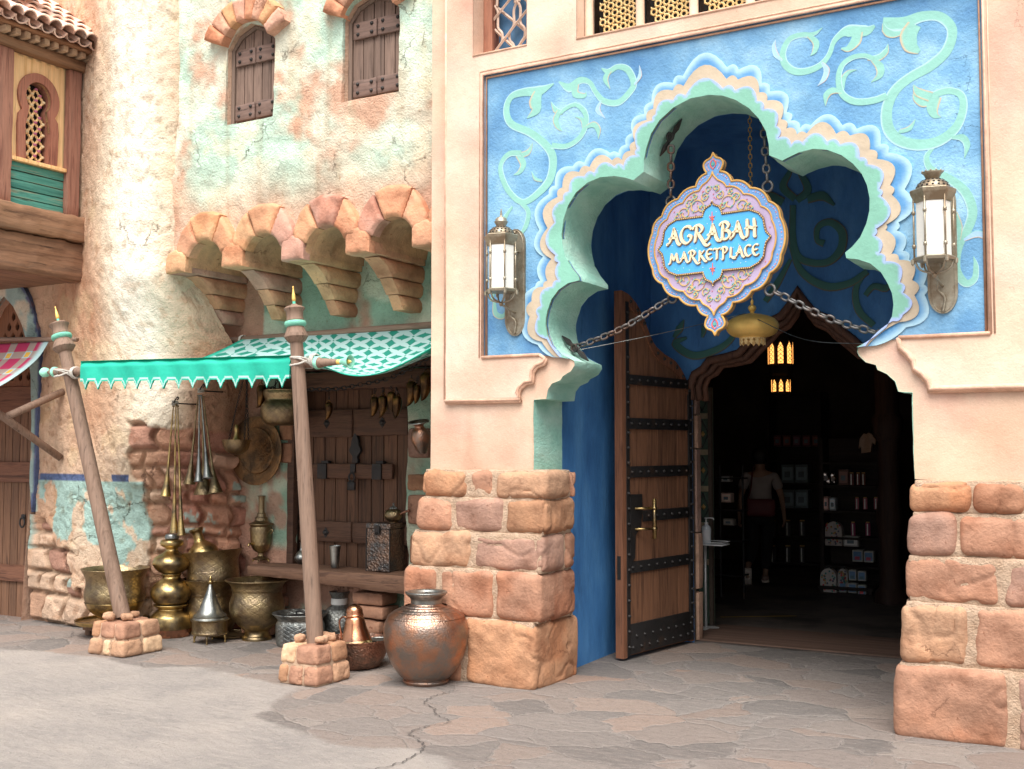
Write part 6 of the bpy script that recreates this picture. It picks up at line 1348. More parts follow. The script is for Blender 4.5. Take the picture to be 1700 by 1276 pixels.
# things standing on the bench
def on_bench(px, py): p = Z(px, py, zbn+.002); return p
sv, k, M = vessel('samovar', 'old brass samovar with a tall chimney standing on the left end of the bench', 'samovar', 0, 0, [(5, 12), (5.5, 15), (11, 18), (14, 22), (16, 26), (17, 30), (18, 54), (17.5, 58), (20, 61), (20, 63), (15, 65), (11, 68), (10.5, 72), (9, 74), (0, 75)], M_brassd, at=on_bench(433, 932))
add_lathe(sv, 'foot', [(13, 4), (13, 6), (6, 9), (4.5, 13), (4.5, 16), (0, 17)], M_brassd, k, Matrix()); add_lathe(sv, 'chimney', [(8, 74), (7, 80), (5.2, 83), (5.2, 106), (7, 108), (7, 109), (4, 108.5)], M_brassd, k, Matrix())
for a in range(4): add_tube(sv, 'foot_leg', [(10*math.cos(a*1.57+.4), 10*math.sin(a*1.57+.4), 5), (13*math.cos(a*1.57+.4), 13*math.sin(a*1.57+.4), 2), (14*math.cos(a*1.57+.4), 14*math.sin(a*1.57+.4), 0)], 1.2, M_brass, k, n=3)
for s_ in (-1, 1): add_tube(sv, 'handle', [(17*s_, 0, 50), (23*s_, 0, 54), (25*s_, 0, 51), (20*s_, 0, 46)], 1.3, M_brassd, k)
add_tube(sv, 'spigot', [(-2, -17, 30), (-3, -24, 31), (-3, -27, 27)], [2, 1.7, 1.4], M_brass, k)
cu, k, M = vessel('tin_cup', 'tapered grey metal cup standing on the bench in front of the old door', 'cup', 0, 0, [(6.2, 0), (7, 6), (8.3, 24), (9.5, 34), (9.8, 36), (8.8, 35), (7.4, 24), (0, 3)], M_pewtp, at=on_bench(556, 942))
va, k, M = vessel('bud_vase', 'small round bellied vase on the bench half hidden by the post', 'vase', 0, 0, [(6, 0), (11, 6), (12, 12), (8, 19), (3.5, 24), (3, 33), (4.5, 36), (3, 35), (0, 30)], M_pewtp, at=on_bench(501, 936))
bl_ = np.array(on_bench(608, 947)); br_ = np.array(on_bench(650, 949)); w_ = np.linalg.norm(br_-bl_); print('box', bl_, br_, w_)
BXo = thing('metal_box', 'tall square embossed metal box with a hasp on the right end of the bench', 'box', tuple(bl_), math.atan2(br_[1]-bl_[1], br_[0]-bl_[0])*0)
hb = 79*depth(bl_)/FPX
M_emb = metal('embossed_metal', (.30, .20, .15), (.13, .13, .13), .45, .8, 90, voro=55, lo=.42, hi=.58, voroamt=1.2)
mb = MB(); mb.rbox((0, 0, 0), (w_, .30, hb*.88), .006, .05); mb.build('body', M_emb, BXo)
mb = MB(); mb.rbox((-.006, -.006, hb*.885), (w_+.006, .306, hb), .008, .05); bl2 = mb.build('lid', M_emb, BXo)
mb = MB(); mb.rbox((w_*.38, -.016, hb*.76), (w_*.60, -.006, hb*.95), .006, .03); mb.lathe([(0, -.012), (.014, 0), (0, .012)], 10, Matrix.Translation((w_*.49, -.02, hb*.79))); mb.build('hasp', M_iron, bl2)
mb = MB()
for x_ in (0, w_): mb.box((x_-.004, -.004, 0), (x_+.004, .004, hb*.88))
mb.build('edge_strip', M_iron, BXo)
tpos = (bl_[0]+w_*.78, bl_[1]+.12, zbn+.002+hb)
tp_, k, M = vessel('coffee_pot', 'small dark green coffee pot with a long red brown handle on the metal box', 'coffee pot', 0, 0, [(7, 0), (7.5, 2), (13, 6), (15.5, 12), (13, 19), (7, 23), (0, 24)], M_brassd, at=tpos)
add_lathe(tp_, 'lid', [(7.5, 22.6), (6, 25), (3, 27), (1.2, 29), (2, 31), (0, 33)], M_pewter, k, Matrix()); add_tube(tp_, 'handle', [(13, 0, 14), (22, 0, 18), (32, 0, 21)], [2, 1.8, 2.4], M_copperd, k)

# ---------------------------------------------------------------- things hanging in the niche
def chain(mb, pts, link=.05, r=.006, seg=6, wl=.55, start=0):
    P = smooth_path(pts, 24) if len(pts) > 2 else [lerp(pts[0], pts[1], t) for t in np.linspace(0, 1, 60)]
    P = np.array(P); d = np.concatenate([[0], np.cumsum(np.linalg.norm(np.diff(P, axis=0), axis=1))]); n = max(1, int(d[-1]/(link*.74)))
    for i in range(n):
        s_ = (i+.5)*d[-1]/n; p = np.array([np.interp(s_, d, P[:, q]) for q in range(3)]); e = .01; p2 = np.array([np.interp(min(s_+e, d[-1]), d, P[:, q]) for q in range(3)]); p1 = np.array([np.interp(max(s_-e, 0), d, P[:, q]) for q in range(3)])
        t = Vector(p2-p1).normalized(); a = t.cross(Vector((0, 1, 0)) if abs(t.y) < .9 else Vector((1, 0, 0))).normalized(); b = t.cross(a); wv = a if (i+start) % 2 else b; wv = (wv+.35*(b if (i+start) % 2 else -a)).normalized()
        L, w_ = link/2-r, link*wl/2-r*.2; loop = []
        for q in range(14):
            an = 2*math.pi*q/14; c_, s2 = math.cos(an), math.sin(an); loop.append(tuple(Vector(p)+t*(math.copysign(abs(c_)**.75, c_)*L)+wv*(math.copysign(abs(s2)**.75, s2)*w_)))
        mb.tube(loop, r, seg, close=True)
pl = Y(427, 748, .90); k = depth(pl)/FPX; R_ = 57*k
DT_ = thing('hanging_brass_tray', 'big round engraved brass tray hanging on the niche wall', 'tray', tuple(pl))
mb = MB(); mb.lathe([(0, .012), (R_*.52, .012), (R_*.60, .022), (R_*.66, .020), (R_*.68, .010), (R_*.96, .030), (R_, .026), (R_, .018), (R_*.66, 0), (0, 0)], 64, Matrix.Rotation(math.pi/2, 4, 'X')); mb.build('dish', metal('brown_tray_metal', (.30, .17, .08), (.12, .08, .05), .45, .9, 60, voro=55, voroamt=.5), DT_, auto=40)
dv = Y(470, 706, .72); k = depth(dv)/FPX
dr_, k, M = vessel('hanging_cauldron', 'dark two tiered brass cauldron hanging behind the upright post', 'cauldron', 0, 0, [(20, 0), (31, 5), (37, 20), (36, 34), (31, 40), (30, 44), (33, 52), (32, 58), (30, 59), (0, 57)], M_brassd, at=dv)
add_tube(dr_, 'ring_handle', [(-38, 0, 31), (-42, 0, 35), (-41, 0, 40), (-37, 0, 38)], 1.6, M_iron, k, close=True)
mb = MB(); chain(mb, [(-.17, 0, .20), (-.12, .05, .40)], .035, .004); mb.build('chain', M_iron, dr_)
ic = Y(392, 755, .66); k = depth(ic)/FPX
ib, k, M = vessel('hanging_incense_bowl', 'pierced dark brass incense bowl hanging on thin chains before the big tray', 'bowl', 0, 0, [(3, 0), (12, 3), (20, 11), (23, 22), (24, 25), (22, 25), (0, 20)], M_brassd, at=ic)
add_lathe(ib, 'spike', [(8, 22), (5, 30), (3.5, 38), (3.8, 44), (2, 50), (0, 51)], M_brass, k, Matrix())
hp = Vector(Y(408, 622, .70))-Vector(ic); mb = MB()
for a in (2.9, -.2, 1.3): mb.mark(); chain(mb, [(23*k*math.cos(a), 23*k*math.sin(a), 25*k), (hp.x+.02*math.cos(a), hp.y, hp.z)], .028, .0028, 5)
mb.build_each('chain', M_iron, ib)
# draped chain with brass slippers
ch_px = [(432, 640), (470, 647), (515, 646), (560, 645), (600, 638), (640, 629), (680, 612), (718, 588)]
chp = [Y(a, b, .72) for a, b in ch_px]
SCn = thing('slipper_chain', 'long dark chain draped under the awning across the old door', 'chain', tuple(chp[3])); mb = MB(); chain(mb, [tuple(p-chp[3]) for p in chp], .058, .0055); mb.build('links', M_iron, SCn)
M_slip = metal('aged_slipper_brass', (.24, .13, .045), (.06, .035, .02), .34, .4, 70)
def slipper(px, py, s_, rot, label, hang):
    p = Y(px, py, .70); root = thing('brass_slipper', label, 'slipper', tuple(p), rot, 'brass slippers on the draped chain')
    mb = MB(); sp = smooth_path([(0, 0, .05), (.0, 0, .02), (.002, 0, -.02), (-.004, 0, -.06), (-.016, 0, -.095), (-.034, -.004, -.118)], 5)
    rs = np.interp(np.linspace(0, 1, len(sp)), [0, .1, .3, .55, .8, 1], [.016, .034, .038, .032, .018, .004])*s_; mb.tube([tuple(np.array(q)*s_) for q in sp], list(rs), 12); mb.build('shell', M_slip, root, smooth=True)
    mb = MB(); mb.tube([(.018*s_*math.cos(t), -.012*s_, (.045+.022*math.sin(t))*s_) for t in np.linspace(0, 6.28, 13)[:-1]], .004, 6, close=True); mb.build('curl', M_slip, root, smooth=True)
    mb = MB(); chain(mb, [(0, 0, .06*s_), (.0, .01, hang)], .035, .0035, 5); mb.build('hook_links', M_iron, root)
SL = [(546, 676, .9, .5, 'lone', .10), (622, 668, 1.0, .2, 'first of the cluster, left', .12), (636, 667, 1.1, .9, 'second of the cluster', .12), (650, 660, 1.0, 2.3, 'middle of the cluster with a curled back', .10), (659, 668, 1.1, 1.6, 'fourth of the cluster', .13), (683, 645, 1.2, .4, 'long one right of the cluster', .12), (692, 648, .9, -.5, 'narrow one beside the long slipper', .12), (707, 632, 1.35, 1.2, 'last and biggest, by the plaster pillar', .14), (434, 650, 1.2, .3, 'far left one beside the hanging cauldron', .10)]
for px_, py_, s_, r_, w2, hg in SL: slipper(px_, py_, s_, r_, 'brass slipper on the draped chain, '+w2, hg)
vt = Y(702, 752, .55); k = depth(vt)/FPX
vv, k, M = vessel('hanging_copper_vase', 'copper vase with a wide pale mouth half hidden behind the plaster pillar', 'vase', 0, 0, [(6, 0), (12, 12), (16, 26), (13, 38), (8, 44), (8, 48), (16, 52), (17, 54), (15, 54), (6, 47), (0, 44)], M_copper, at=vt, tilt=(0, 14))
add_tube(vv, 'mouth_rim', [(16.5*math.cos(a), 16.5*math.sin(a), 53) for a in np.linspace(0, 6.28, 20)[:-1]], 1.6, M_pewtp, k, M, close=True, n=0)
# long brass horns in two bundles
def horn(a_px, b_px, ytop, ybot, rb, label, m, bend=0):
    a, b = Vector(Y(*a_px, ytop)), Vector(Y(*b_px, ybot)); v = b-a; L = v.length; M = Vector((0, 0, 1)).rotation_difference(v.normalized()).to_matrix().to_4x4(); k = depth(b)/FPX; R = rb*k
    root = thing('brass_horn', label, 'horn', tuple(a), 0, 'long brass horns hanging on the wall')
    mb = MB(); mb.lathe([(0, 0), (.010, .003), (.011, .012), (.0055, .02), (.0065, L*.30), (.010, L*.305), (.007, L*.32), (.009, L*.62), (.012, L*.63), (.010, L*.65), (.014, L*.74), (R*.55, L*.88), (R*.97, L*.995), (R, L), (R*.9, L-.004), (R*.4, L*.88), (0, L*.8)], 20, M); mb.build('tube', m, root, auto=40)
    mb = MB(); mb.tube([tuple(M @ Vector((R*math.cos(t), R*math.sin(t), L))) for t in np.linspace(0, 6.28, 21)[:-1]], .003, 6, close=True); mb.build('bell_rim', m, root, smooth=True)
horn((288, 672), (275, 823), .22, .18, 9, 'short bright horn flaring left in the left bundle', M_brass); horn((292, 670), (289, 884), .21, .20, 7, 'longest straight horn in the left bundle', M_brass); horn((295, 672), (301, 888), .24, .22, 7, 'long horn at the right of the left bundle', M_brass)
horn((329, 655), (314, 803), .40, .36, 10, 'dull horn at the left of the right bundle', M_brassd); horn((331, 655), (330, 799), .39, .34, 8, 'grey middle horn of the right bundle', M_pewtp); horn((334, 655), (345, 793), .38, .34, 8.5, 'grey horn right of the middle in the right bundle', M_pewtp)
horn((335, 657), (339, 820), .44, .46, 18, 'dark wide mouthed horn at the back of the right bundle', M_brassd); horn((337, 657), (358, 818), .44, .46, 12, 'dark horn farthest right in the right bundle', M_brassd)
for (a, y0, lb) in (((290, 669), .22, 'curled iron wall hook holding the left horn bundle'), ((333, 648), .40, 'curled iron wall hook holding the right horn bundle')):
    p = Vector(Y(*a, y0)); root = thing('wall_hook', lb, 'hook', tuple(p)); mb = MB(); mb.tube(smooth_path([(-.03, .30, .0), (0, .02, .0), (.03, -.03, .015), (.075, -.04, .05), (.085, -.04, .035), (.07, -.04, .025)], 5), .006, 6); mb.build('hook', M_iron, root, smooth=True)
    mb = MB()
    for q in range(4): mb.tube([(.026*math.cos(t)+.005, .026*math.sin(t)-.0, -.012+q*.008+.006*math.sin(t+q)) for t in np.linspace(0, 6.28, 15)[:-1]], .005, 5, close=True)
    mb.build('cord_binding', M_rope, root, smooth=True)
# ---------------------------------------------------------------- hanging sign
SA = math.radians(7); ux = np.array([math.cos(SA), -math.sin(SA), 0.]); un = np.array([-math.sin(SA), -math.cos(SA), 0.])
SC = Y(1193, 405, .30)
def SP(px, py):      # point on the sign's own plane -> (u, z) in its frame
    d = _ray(px, py); t = np.dot(SC-CAM, un)/np.dot(d, un); p = CAM+d*t-SC; return (float(np.dot(p, ux)), float(p[2]))
def SPc(x, y): return SP(1070+x/3.868, 240+y/3.868)
SG = thing('hanging_sign', 'lobed lilac and blue shop sign with cream lettering hanging in the archway', 'sign', tuple(SC), -SA)
M_sign = pbr('sign_paint', [(.94, .94, .94), (1, 1, 1)], 8, .5, bump=.12, bscale=60, bdist=.003, vcol=True)
cen = SPc(452, 637); cx0, cz0 = cen
def q4(pts):   # upper-left quarter (tip first) -> closed outline, mirrored both ways
    P = [(SPc(x, y)[0]-cx0, SPc(x, y)[1]-cz0) for x, y in pts]; P = [(min(a, 0), max(b, 0)) for a, b in P]; P[0] = (0, P[0][1]); return P
tipU = SPc(443, 55)[1]-cz0
cu_ = q4([(443, 55), (385, 130), (408, 186), (335, 272), (222, 350), (118, 462), (57, 570)])
sL = cu_; Wl = abs(SPc(38, 655)[0]-cx0)
neck = smooth_path(q4([(443, 55), (431, 86), (399, 108), (385, 134), (392, 164), (409, 187)]), 4)
flare = arcs([cu_[2]+(-.18,), cu_[3]], n=6)
lob = arcs([cu_[3]+(.15,), cu_[4]+(.17,), cu_[5]+(.17,), cu_[6]], n=8, side=-1)
end = [(-Wl, 0)]; last = arcs([cu_[6]+(.13,), (cu_[6][0], -cu_[6][1])], n=10, side=-1)[:6]
quarter = neck[:-1]+flare[:-1]+lob[:-1]+last[:-1]+[(last[-1][0], 0)]
def full(qd): L_ = qd[:-1]; out = list(L_)+[qd[-1]]+[(a, -b) for a, b in L_[::-1]]; out += [(-a, b) for a, b in out[::-1][1:-1]]; return [(a+cx0, b+cz0) for a, b in out]
OUT = full(quarter)
def shrink(poly, d):
    P = np.array(poly); n = len(P); out = []
    for i in range(n):
        t = P[(i+1) % n]-P[i-1]; t = t/max(np.linalg.norm(t), 1e-9); out.append(P[i]+np.array([-t[1], t[0]])*d)
    out = np.array(out); a = P-P.mean(0); 
    if np.abs(out-P.mean(0)).sum() > np.abs(P-P.mean(0)).sum(): out = 2*P-out
    D = dist_poly(out[:, 0], out[:, 1], np.vstack([P, P[:1]])); return [tuple(q) for q, dd in zip(out, D) if dd > abs(d)*.9]
ci_ = q4([(444, 178), (362, 300), (258, 378), (158, 482), (98, 582)]); nk_ = smooth_path(q4([(444, 178), (439, 205), (414, 240), (380, 268), (362, 300)]), 4)
lb_ = arcs([ci_[1]+(.15,), ci_[2]+(.17,), ci_[3]+(.17,), ci_[4]], n=8, side=-1); ls2 = arcs([ci_[4]+(.13,), (ci_[4][0], -ci_[4][1])], n=10, side=-1)[:6]
IN1 = full(nk_[:-1]+lb_[:-1]+ls2[:-1]+[(ls2[-1][0], 0)])
CART = full(q4([(455, 367), (440, 392), (405, 415), (393, 440), (388, 466)])+[tuple(np.array(SPc(*q))-np.array([cx0, cz0])) for q in ((222, 487), (170, 520), (143, 560), (136, 610), (128, 645))]+[(SPc(103, 676)[0]-cx0, 0)])
BL, LI, SKY, CR = (.16, .36, .70), (.46, .37, .56), (.08, .42, .83), (.80, .60, .33)
def zs(p): return p
# make all loops run the same way
mb = MB(); plate(mb, OUT, -.012, .014, grid=.03, colf=lambda x, z: np.ones((len(x), 3))*np.array(BL)); plate(mb, OUT, .0025, .030, grid=.03, colf=lambda x, z: np.ones((len(x), 3))*np.array((.36, .25, .14))); mb.build('board', M_sign, SG, auto=40)
mb = MB(); plate(mb, IN1, -.024, .014, grid=.03, colf=lambda x, z: np.ones((len(x), 3))*np.array(LI)); mb.build('lilac_field', M_sign, SG, auto=40)
mb = MB(); plate(mb, CART, -.034, .012, grid=.03, colf=lambda x, z: np.ones((len(x), 3))*np.array(SKY)); ca = mb.build('blue_cartouche', M_sign, SG, auto=40)
mb = MB(); mb.tube([(a, -.012, b) for a, b in OUT], .0075, 8, CR, close=True); mb.tube([(a, .032, b) for a, b in OUT], .004, 6, (.45, .30, .15), close=True)
mb.tube([(a, -.026, b) for a, b in IN1], .006, 8, CR, close=True); mb.build('gilt_rim', M_goldp, SG, smooth=True)
mb = MB(); cl = resample(CART, .0135)
for i, (a, b) in enumerate(cl): mb.lathe([(0, -.006), (.0055, -.003), (.0055, .003), (0, .006)], 6, Matrix.Translation((a, -.038, b)))
mb.build('bead_border', M_goldp, ca)
mb = MB(); mb.tube([(a, -.035, b) for a, b in CART], .008, 6, (.25, .16, .12), close=True); mb.build('border_groove', M_goldp, ca, smooth=True)
# lettering: broad-nib strokes
def nib(mb, pts, w0, y, col, th=.010, n=7, smooth=True):
    sp = np.array(smooth_path(pts, n) if smooth else pts); m_ = len(sp); V = []; F = []
    for i in range(m_):
        t = sp[min(i+1, m_-1)]-sp[max(i-1, 0)]; t = t/max(np.linalg.norm(t), 1e-9); nr = np.array([-t[1], t[0]]); an = math.atan2(t[1], t[0])
        ww = w0*(.34+.66*abs(math.sin(an-math.radians(38))))*(.55+.45*min(1, min(i, m_-1-i)/2.5))
        for s_ in (-1, 1): V.append((*(sp[i]+nr*s_*ww/2), 0)); V.append((*(sp[i]+nr*s_*ww/2), 1))
    V = [(a, y+(0 if c == 0 else th), b) for a, b, c in V]
    for i in range(m_-1): A, B = i*4, i*4+4; F += [(A, B, B+2, A+2), (A+1, A, A+2, A+3) if i == 0 else (A, A+1, B+1, B), (A+2, B+2, B+3, A+3), (A, A+1, B+1, B)]
    F += [(V_ := (m_-1)*4, V_+2, V_+3, V_+1)]
    mb.add(V, F, col)
GL = {
 'A': (.80, [[(.02, .02), (.16, .22), (.34, .66), (.46, 1.06)], [(.40, 1.0), (.56, .55), (.70, .10), (.86, -.06), (.98, .02)], [(.02, .02), (-.06, .0), (-.02, .10)], [(.02, .34), (.30, .40), (.66, .40)]]),
 'G': (.84, [[(.80, .92), (.62, 1.04), (.30, .96), (.08, .62), (.12, .22), (.42, -.02), (.72, .10), (.82, .36), (.66, .46), (.56, .36)], [(.80, .92), (.86, .82)]]),
 'R': (.92, [[(.30, .98), (.24, .5), (.16, .06), (.08, -.02)], [(.0, .78), (.14, .98), (.48, 1.04), (.70, .82), (.58, .58), (.26, .48)], [(.40, .50), (.62, .18), (.92, -.24), (1.16, -.26), (1.26, -.14)]]),
 'B': (.78, [[(.28, .98), (.24, .5), (.20, .04), (.10, -.06), (.0, -.02)], [(.02, .84), (.16, 1.02), (.50, 1.04), (.66, .82), (.50, .60), (.26, .54)], [(.30, .54), (.64, .48), (.74, .22), (.52, .0), (.18, .02)]]),
 'H': (.84, [[(.10, 1.0), (.18, .98), (.20, .5), (.18, .06), (.06, -.02)], [(.66, 1.10), (.70, .6), (.70, .04), (.82, -.02)], [(.02, .50), (.30, .58), (.60, .50), (.86, .60)]]),
 'M': (1.10, [[(.02, -.10), (.14, .10), (.26, .92)], [(.24, .96), (.40, .50), (.54, .22)], [(.54, .22), (.68, .60), (.80, .96)], [(.80, .98), (.86, .45), (.96, .08), (1.10, .06)], [(.02, -.10), (-.06, -.02)]]),
 'K': (.78, [[(.20, 1.0), (.20, .5), (.16, .02), (.06, -.02)], [(.72, .98), (.50, .74), (.24, .52)], [(.30, .54), (.52, .22), (.80, -.12), (1.0, -.10)]]),
 'E': (.66, [[(.62, .94), (.40, 1.02), (.14, .84), (.06, .46), (.20, .10), (.44, .0), (.68, .14)], [(.08, .54), (.30, .52), (.56, .58)]]),
 'T': (.70, [[(-.02, .84), (.12, 1.0), (.44, .94), (.76, 1.04)], [(.40, .94), (.38, .5), (.36, .04), (.24, -.04)]]),
 'P': (.70, [[(.24, .98), (.24, .5), (.20, -.06), (.08, -.10)], [(.0, .80), (.14, 1.0), (.50, 1.04), (.64, .78), (.48, .54), (.24, .50)]]),
 'L': (.60, [[(.24, 1.0), (.22, .5), (.18, .08)], [(.08, .02), (.30, .08), (.52, -.10), (.74, -.08)]]),
 'C': (.70, [[(.66, .90), (.44, 1.02), (.16, .84), (.08, .46), (.22, .08), (.46, .0), (.70, .14)]])}
def word(txt, xa, xb, za, zb_, h, w0, name, slope):
    mb = MB(); tot = sum(GL[c][0] for c in txt)+.10*(len(txt)-1); sc = (xb-xa)/tot; x = xa
    for i, c in enumerate(txt):
        g = GL[c]; 
        for st in g[1]:
            P = [(x+a*sc, (za+(zb_-za)*((x+a*sc-xa)/(xb-xa)))+b*h) for a, b in st]
            nib(mb, P, w0, -.046, (.86, .72, .48)); nib(mb, [(a+.0035, b-.0045) for a, b in P], w0*1.25, -.0375, (.22, .13, .10), .003)
        x += (g[0]+.10)*sc
    o = mb.build(name, M_paint, ca); return o
a0, a1 = SPc(172, 655), SPc(738, 603); h1 = (SPc(260, 540)[1]-SPc(260, 648)[1])
word('AGRABAH', a0[0], a1[0], SPc(172, 648)[1], SPc(735, 590)[1], h1*.93, .021, 'letters', 0)
h2 = (SPc(450, 678)[1]-SPc(450, 752)[1]); word('MARKETPLACE', SPc(178, 770)[0], SPc(752, 712)[0], SPc(178, 768)[1], SPc(752, 712)[1], h2*.90, .0135, 'letters', 0)
# small painted ornaments: scrolls, leaves, dots
def spiral(cx, cz, r, turns, a0, d, k=14): return [(cx+r*(1-t*.8)*math.cos(a0+d*t*turns*2*math.pi), cz+r*(1-t*.8)*math.sin(a0+d*t*turns*2*math.pi)) for t in np.linspace(0, 1, k)]
mb = MB(); gr = MB(); dt = MB(); rnd = random.Random(5)
for s1 in (-1, 1):
    for s2 in (-1, 1):
        for (u, v, r, a, d) in ((.030, .365, .026, -1.5, 1), (.060, .315, .030, 1.0, -1), (.135, .255, .056, 3.0, -1), (.235, .222, .046, 0, 1), (.195, .285, .030, 2.4, -1), (.300, .205, .032, 1.5, 1), (.085, .245, .028, .3, -1), (.345, .15, .026, 0, 1), (.372, .09, .022, 2.2, -1), (.385, .035, .018, 0, -1), (.15, .325, .022, 1.0, 1)):
            u *= .88; P = [(cx0+s1*q[0], cz0+s2*q[1]) for q in spiral(u, v, r, 1.15, a, d)]; nib(mb, P, .0095, -.0300-.0004*rnd.random(), (.62, .42, .18), .004, 2)
            for t in (.2, 2.3, 4.2): 
                lx, lz = cx0+s1*(u+r*.62*math.cos(a+t)), cz0+s2*(v+r*.62*math.sin(a+t)); nib(gr, [(lx-.008, lz-.006), (lx, lz+.004), (lx+.010, lz+.008)], .013, -.0312, (.14, .50, .42), .004, 2)
        for _ in range(44):
            u, v = rnd.random()*.44, rnd.random()*.42; p = (cx0+s1*u, cz0+s2*v)
            if pip(np.array([p[0]]), np.array([p[1]]), IN1)[0] and not pip(np.array([p[0]]), np.array([p[1]]), CART)[0] and dist_poly(np.array([p[0]]), np.array([p[1]]), CART+[CART[0]])[0] > .015: dt.lathe([(0, 0), (.0042, 0), (.004, .003)], 6, Matrix.Translation((p[0], -.0285, p[1])) @ Matrix.Rotation(-math.pi/2, 4, 'X'), (.62, .16, .20))
mid = shrink(OUT, .021)
for i, (a, b) in enumerate(resample(mid, .032)): dt.lathe([(0, 0), (.005, 0), (.0045, .003)], 6, Matrix.Translation((a, -.0155, b)) @ Matrix.Rotation(-math.pi/2, 4, 'X'), (.75, .30, .28) if i % 2 else (.40, .52, .85))
C_in = shrink(CART, .02)
for _ in range(90):
    p = (cx0+(rnd.random()-.5)*.62, cz0+(rnd.random()-.5)*.42)
    if pip(np.array([p[0]]), np.array([p[1]]), C_in)[0]: dt.lathe([(0, 0), (.0042, 0), (.003, .002)], 3, Matrix.Translation((p[0], -.0365, p[1])) @ Matrix.Rotation(-math.pi/2, 4, 'X'), (.75, .85, .92))
for s2 in (1, -1):
    zc = cz0+s2*(.170); red = (.80, .14, .08)
    for a in range(5): an = math.pi/2+a*2*math.pi/5; nib(dt, [(cx0, zc), (cx0+.012*math.cos(an), zc+.012*math.sin(an)), (cx0+.022*math.cos(an), zc+.022*math.sin(an))], .009, -.0385, red, .003, 2)
    nib(dt, [(cx0, zc-s2*.04), (cx0, zc), (cx0, zc+s2*.04)], .007, -.0380, red, .003, 2)
    zt_ = cz0+s2*(tipU-.075)
    for sg in (-1, 1): nib(dt, [(cx0, zt_-.036), (cx0+sg*.020, zt_-.008), (cx0+sg*.016, zt_+.014), (cx0, zt_+.036)], .008, -.0165, red, .004, 4)
    dt.lathe([(0, 0), (.011, 0), (.010, .003)], 10, Matrix.Translation((cx0, -.0185, zt_)) @ Matrix.Rotation(-math.pi/2, 4, 'X'), (.12, .42, .32))
mb.build('gilt_scrolls', M_paint, SG); gr.build('green_leaves', M_paint, SG); dt.build('painted_dots', M_paint, SG)
# four eyes and chains, with forged anchor plates on the arch
def signpt(px, py, off=.03): u, z = SP(px, py); p = SC+ux*u-un*off; return np.array([p[0], p[1], SC[2]+z])
eyes = [((1110, 333), 'tl'), ((1271, 308), 'tr'), ((1113, 493), 'bl'), ((1275, 480), 'br')]; mb = MB()
EP = {}
for (px, py), n_ in eyes:
    p = signpt(px, py); EP[n_] = p; q = np.array([np.dot(p-SC, ux), -np.dot(p-SC, un), p[2]-SC[2]]); q = np.array([np.dot(p-SC, ux), np.dot(p-SC, np.array([math.sin(SA), math.cos(SA), 0])), p[2]-SC[2]])
    mb.mark().tube([(q[0]+.034*math.cos(t), q[1], q[2]+.034*math.sin(t)) for t in np.linspace(0, 6.28, 19)[:-1]], .0095, 8, close=True)
mb.build_each('ring_eye', M_ironc, SG, smooth=True)
anc = {'tl': Y(1114, 240, .24), 'tr': Y(1267, 200, .30), 'bl': Y(951, 578, .30), 'br': Y(1470, 556, .30)}
lab = {'tl': 'upright iron chain at the upper left of the sign', 'tr': 'upright iron chain at the upper right of the sign', 'bl': 'slanting iron chain from the lower left of the sign to the mint arch', 'br': 'sagging iron chain from the lower right of the sign to the arch'}
for n_ in ('tl', 'tr', 'bl', 'br'):
    a, b = EP[n_], anc[n_]; root = thing('sign_chain', lab[n_], 'chain', tuple(b), 0, 'chains holding the sign'); s = .035 if n_[0] == 'b' else 0
    e = a+(b-a)*(.03/np.linalg.norm(b-a)); m1 = (e+b)/2-np.array([0, 0, s]); mb = MB(); chain(mb, [tuple(e-b), tuple(m1-b), (0, 0, 0)], .070, .0085, 7, .62); mb.build('links', M_ironc, root, smooth=True)
    if n_ in ('tl', 'bl'):
        mb = MB(); A_, B_ = ((Y(1128, 204, .26), Y(1100, 252, .26)) if n_ == 'tl' else (Y(938, 562, .27), Y(972, 594, .27))); d = (B_-A_)/np.linalg.norm(B_-A_); nrm = np.array([-d[2], 0, d[0]])*(1 if n_ == 'tl' else 1)
        sp = [A_+d*np.linalg.norm(B_-A_)*t for t in np.linspace(-.15, 1.15, 9)]; mb.tube([tuple(p-b) for p in sp], [.004, .014, .022, .014, .024, .014, .022, .014, .004], 6)
        c = (A_+B_)/2-b; mb.tube([(c[0]+.02*math.cos(t), c[1]-.02, c[2]+.026*math.sin(t)) for t in np.linspace(0, 6.28, 15)[:-1]], .008, 6, close=True); mb.build('anchor_plate', M_iron, root, auto=40)
    else:
        mb = MB(); mb.rbox((-.02, -.03, -.02), (.03, .03, .02), .008, .03); mb.build('anchor_plate', M_iron, root)
def wire(a, b, sag, label):
    root = MB(); root.tube(smooth_path([tuple(a), tuple((a+b)/2-np.array([0, 0, sag])), tuple(b)], 10), .0028, 5); tag(root.build('steel_wire', M_pewtp, smooth=True), label, 'wire', 'thin steady wires of the lamp')
LC = Y(1249, 545, 1.25)
wire(Y(955, 582, .33), LC+np.array([-.02, -.1, .10]), .01, 'thin taut wire from the arch anchor on the left to the golden lamp'); wire(LC+np.array([.02, -.1, .08]), Y(1440, 571, .36), .07, 'thin sagging wire from the golden lamp to the arch on the right')
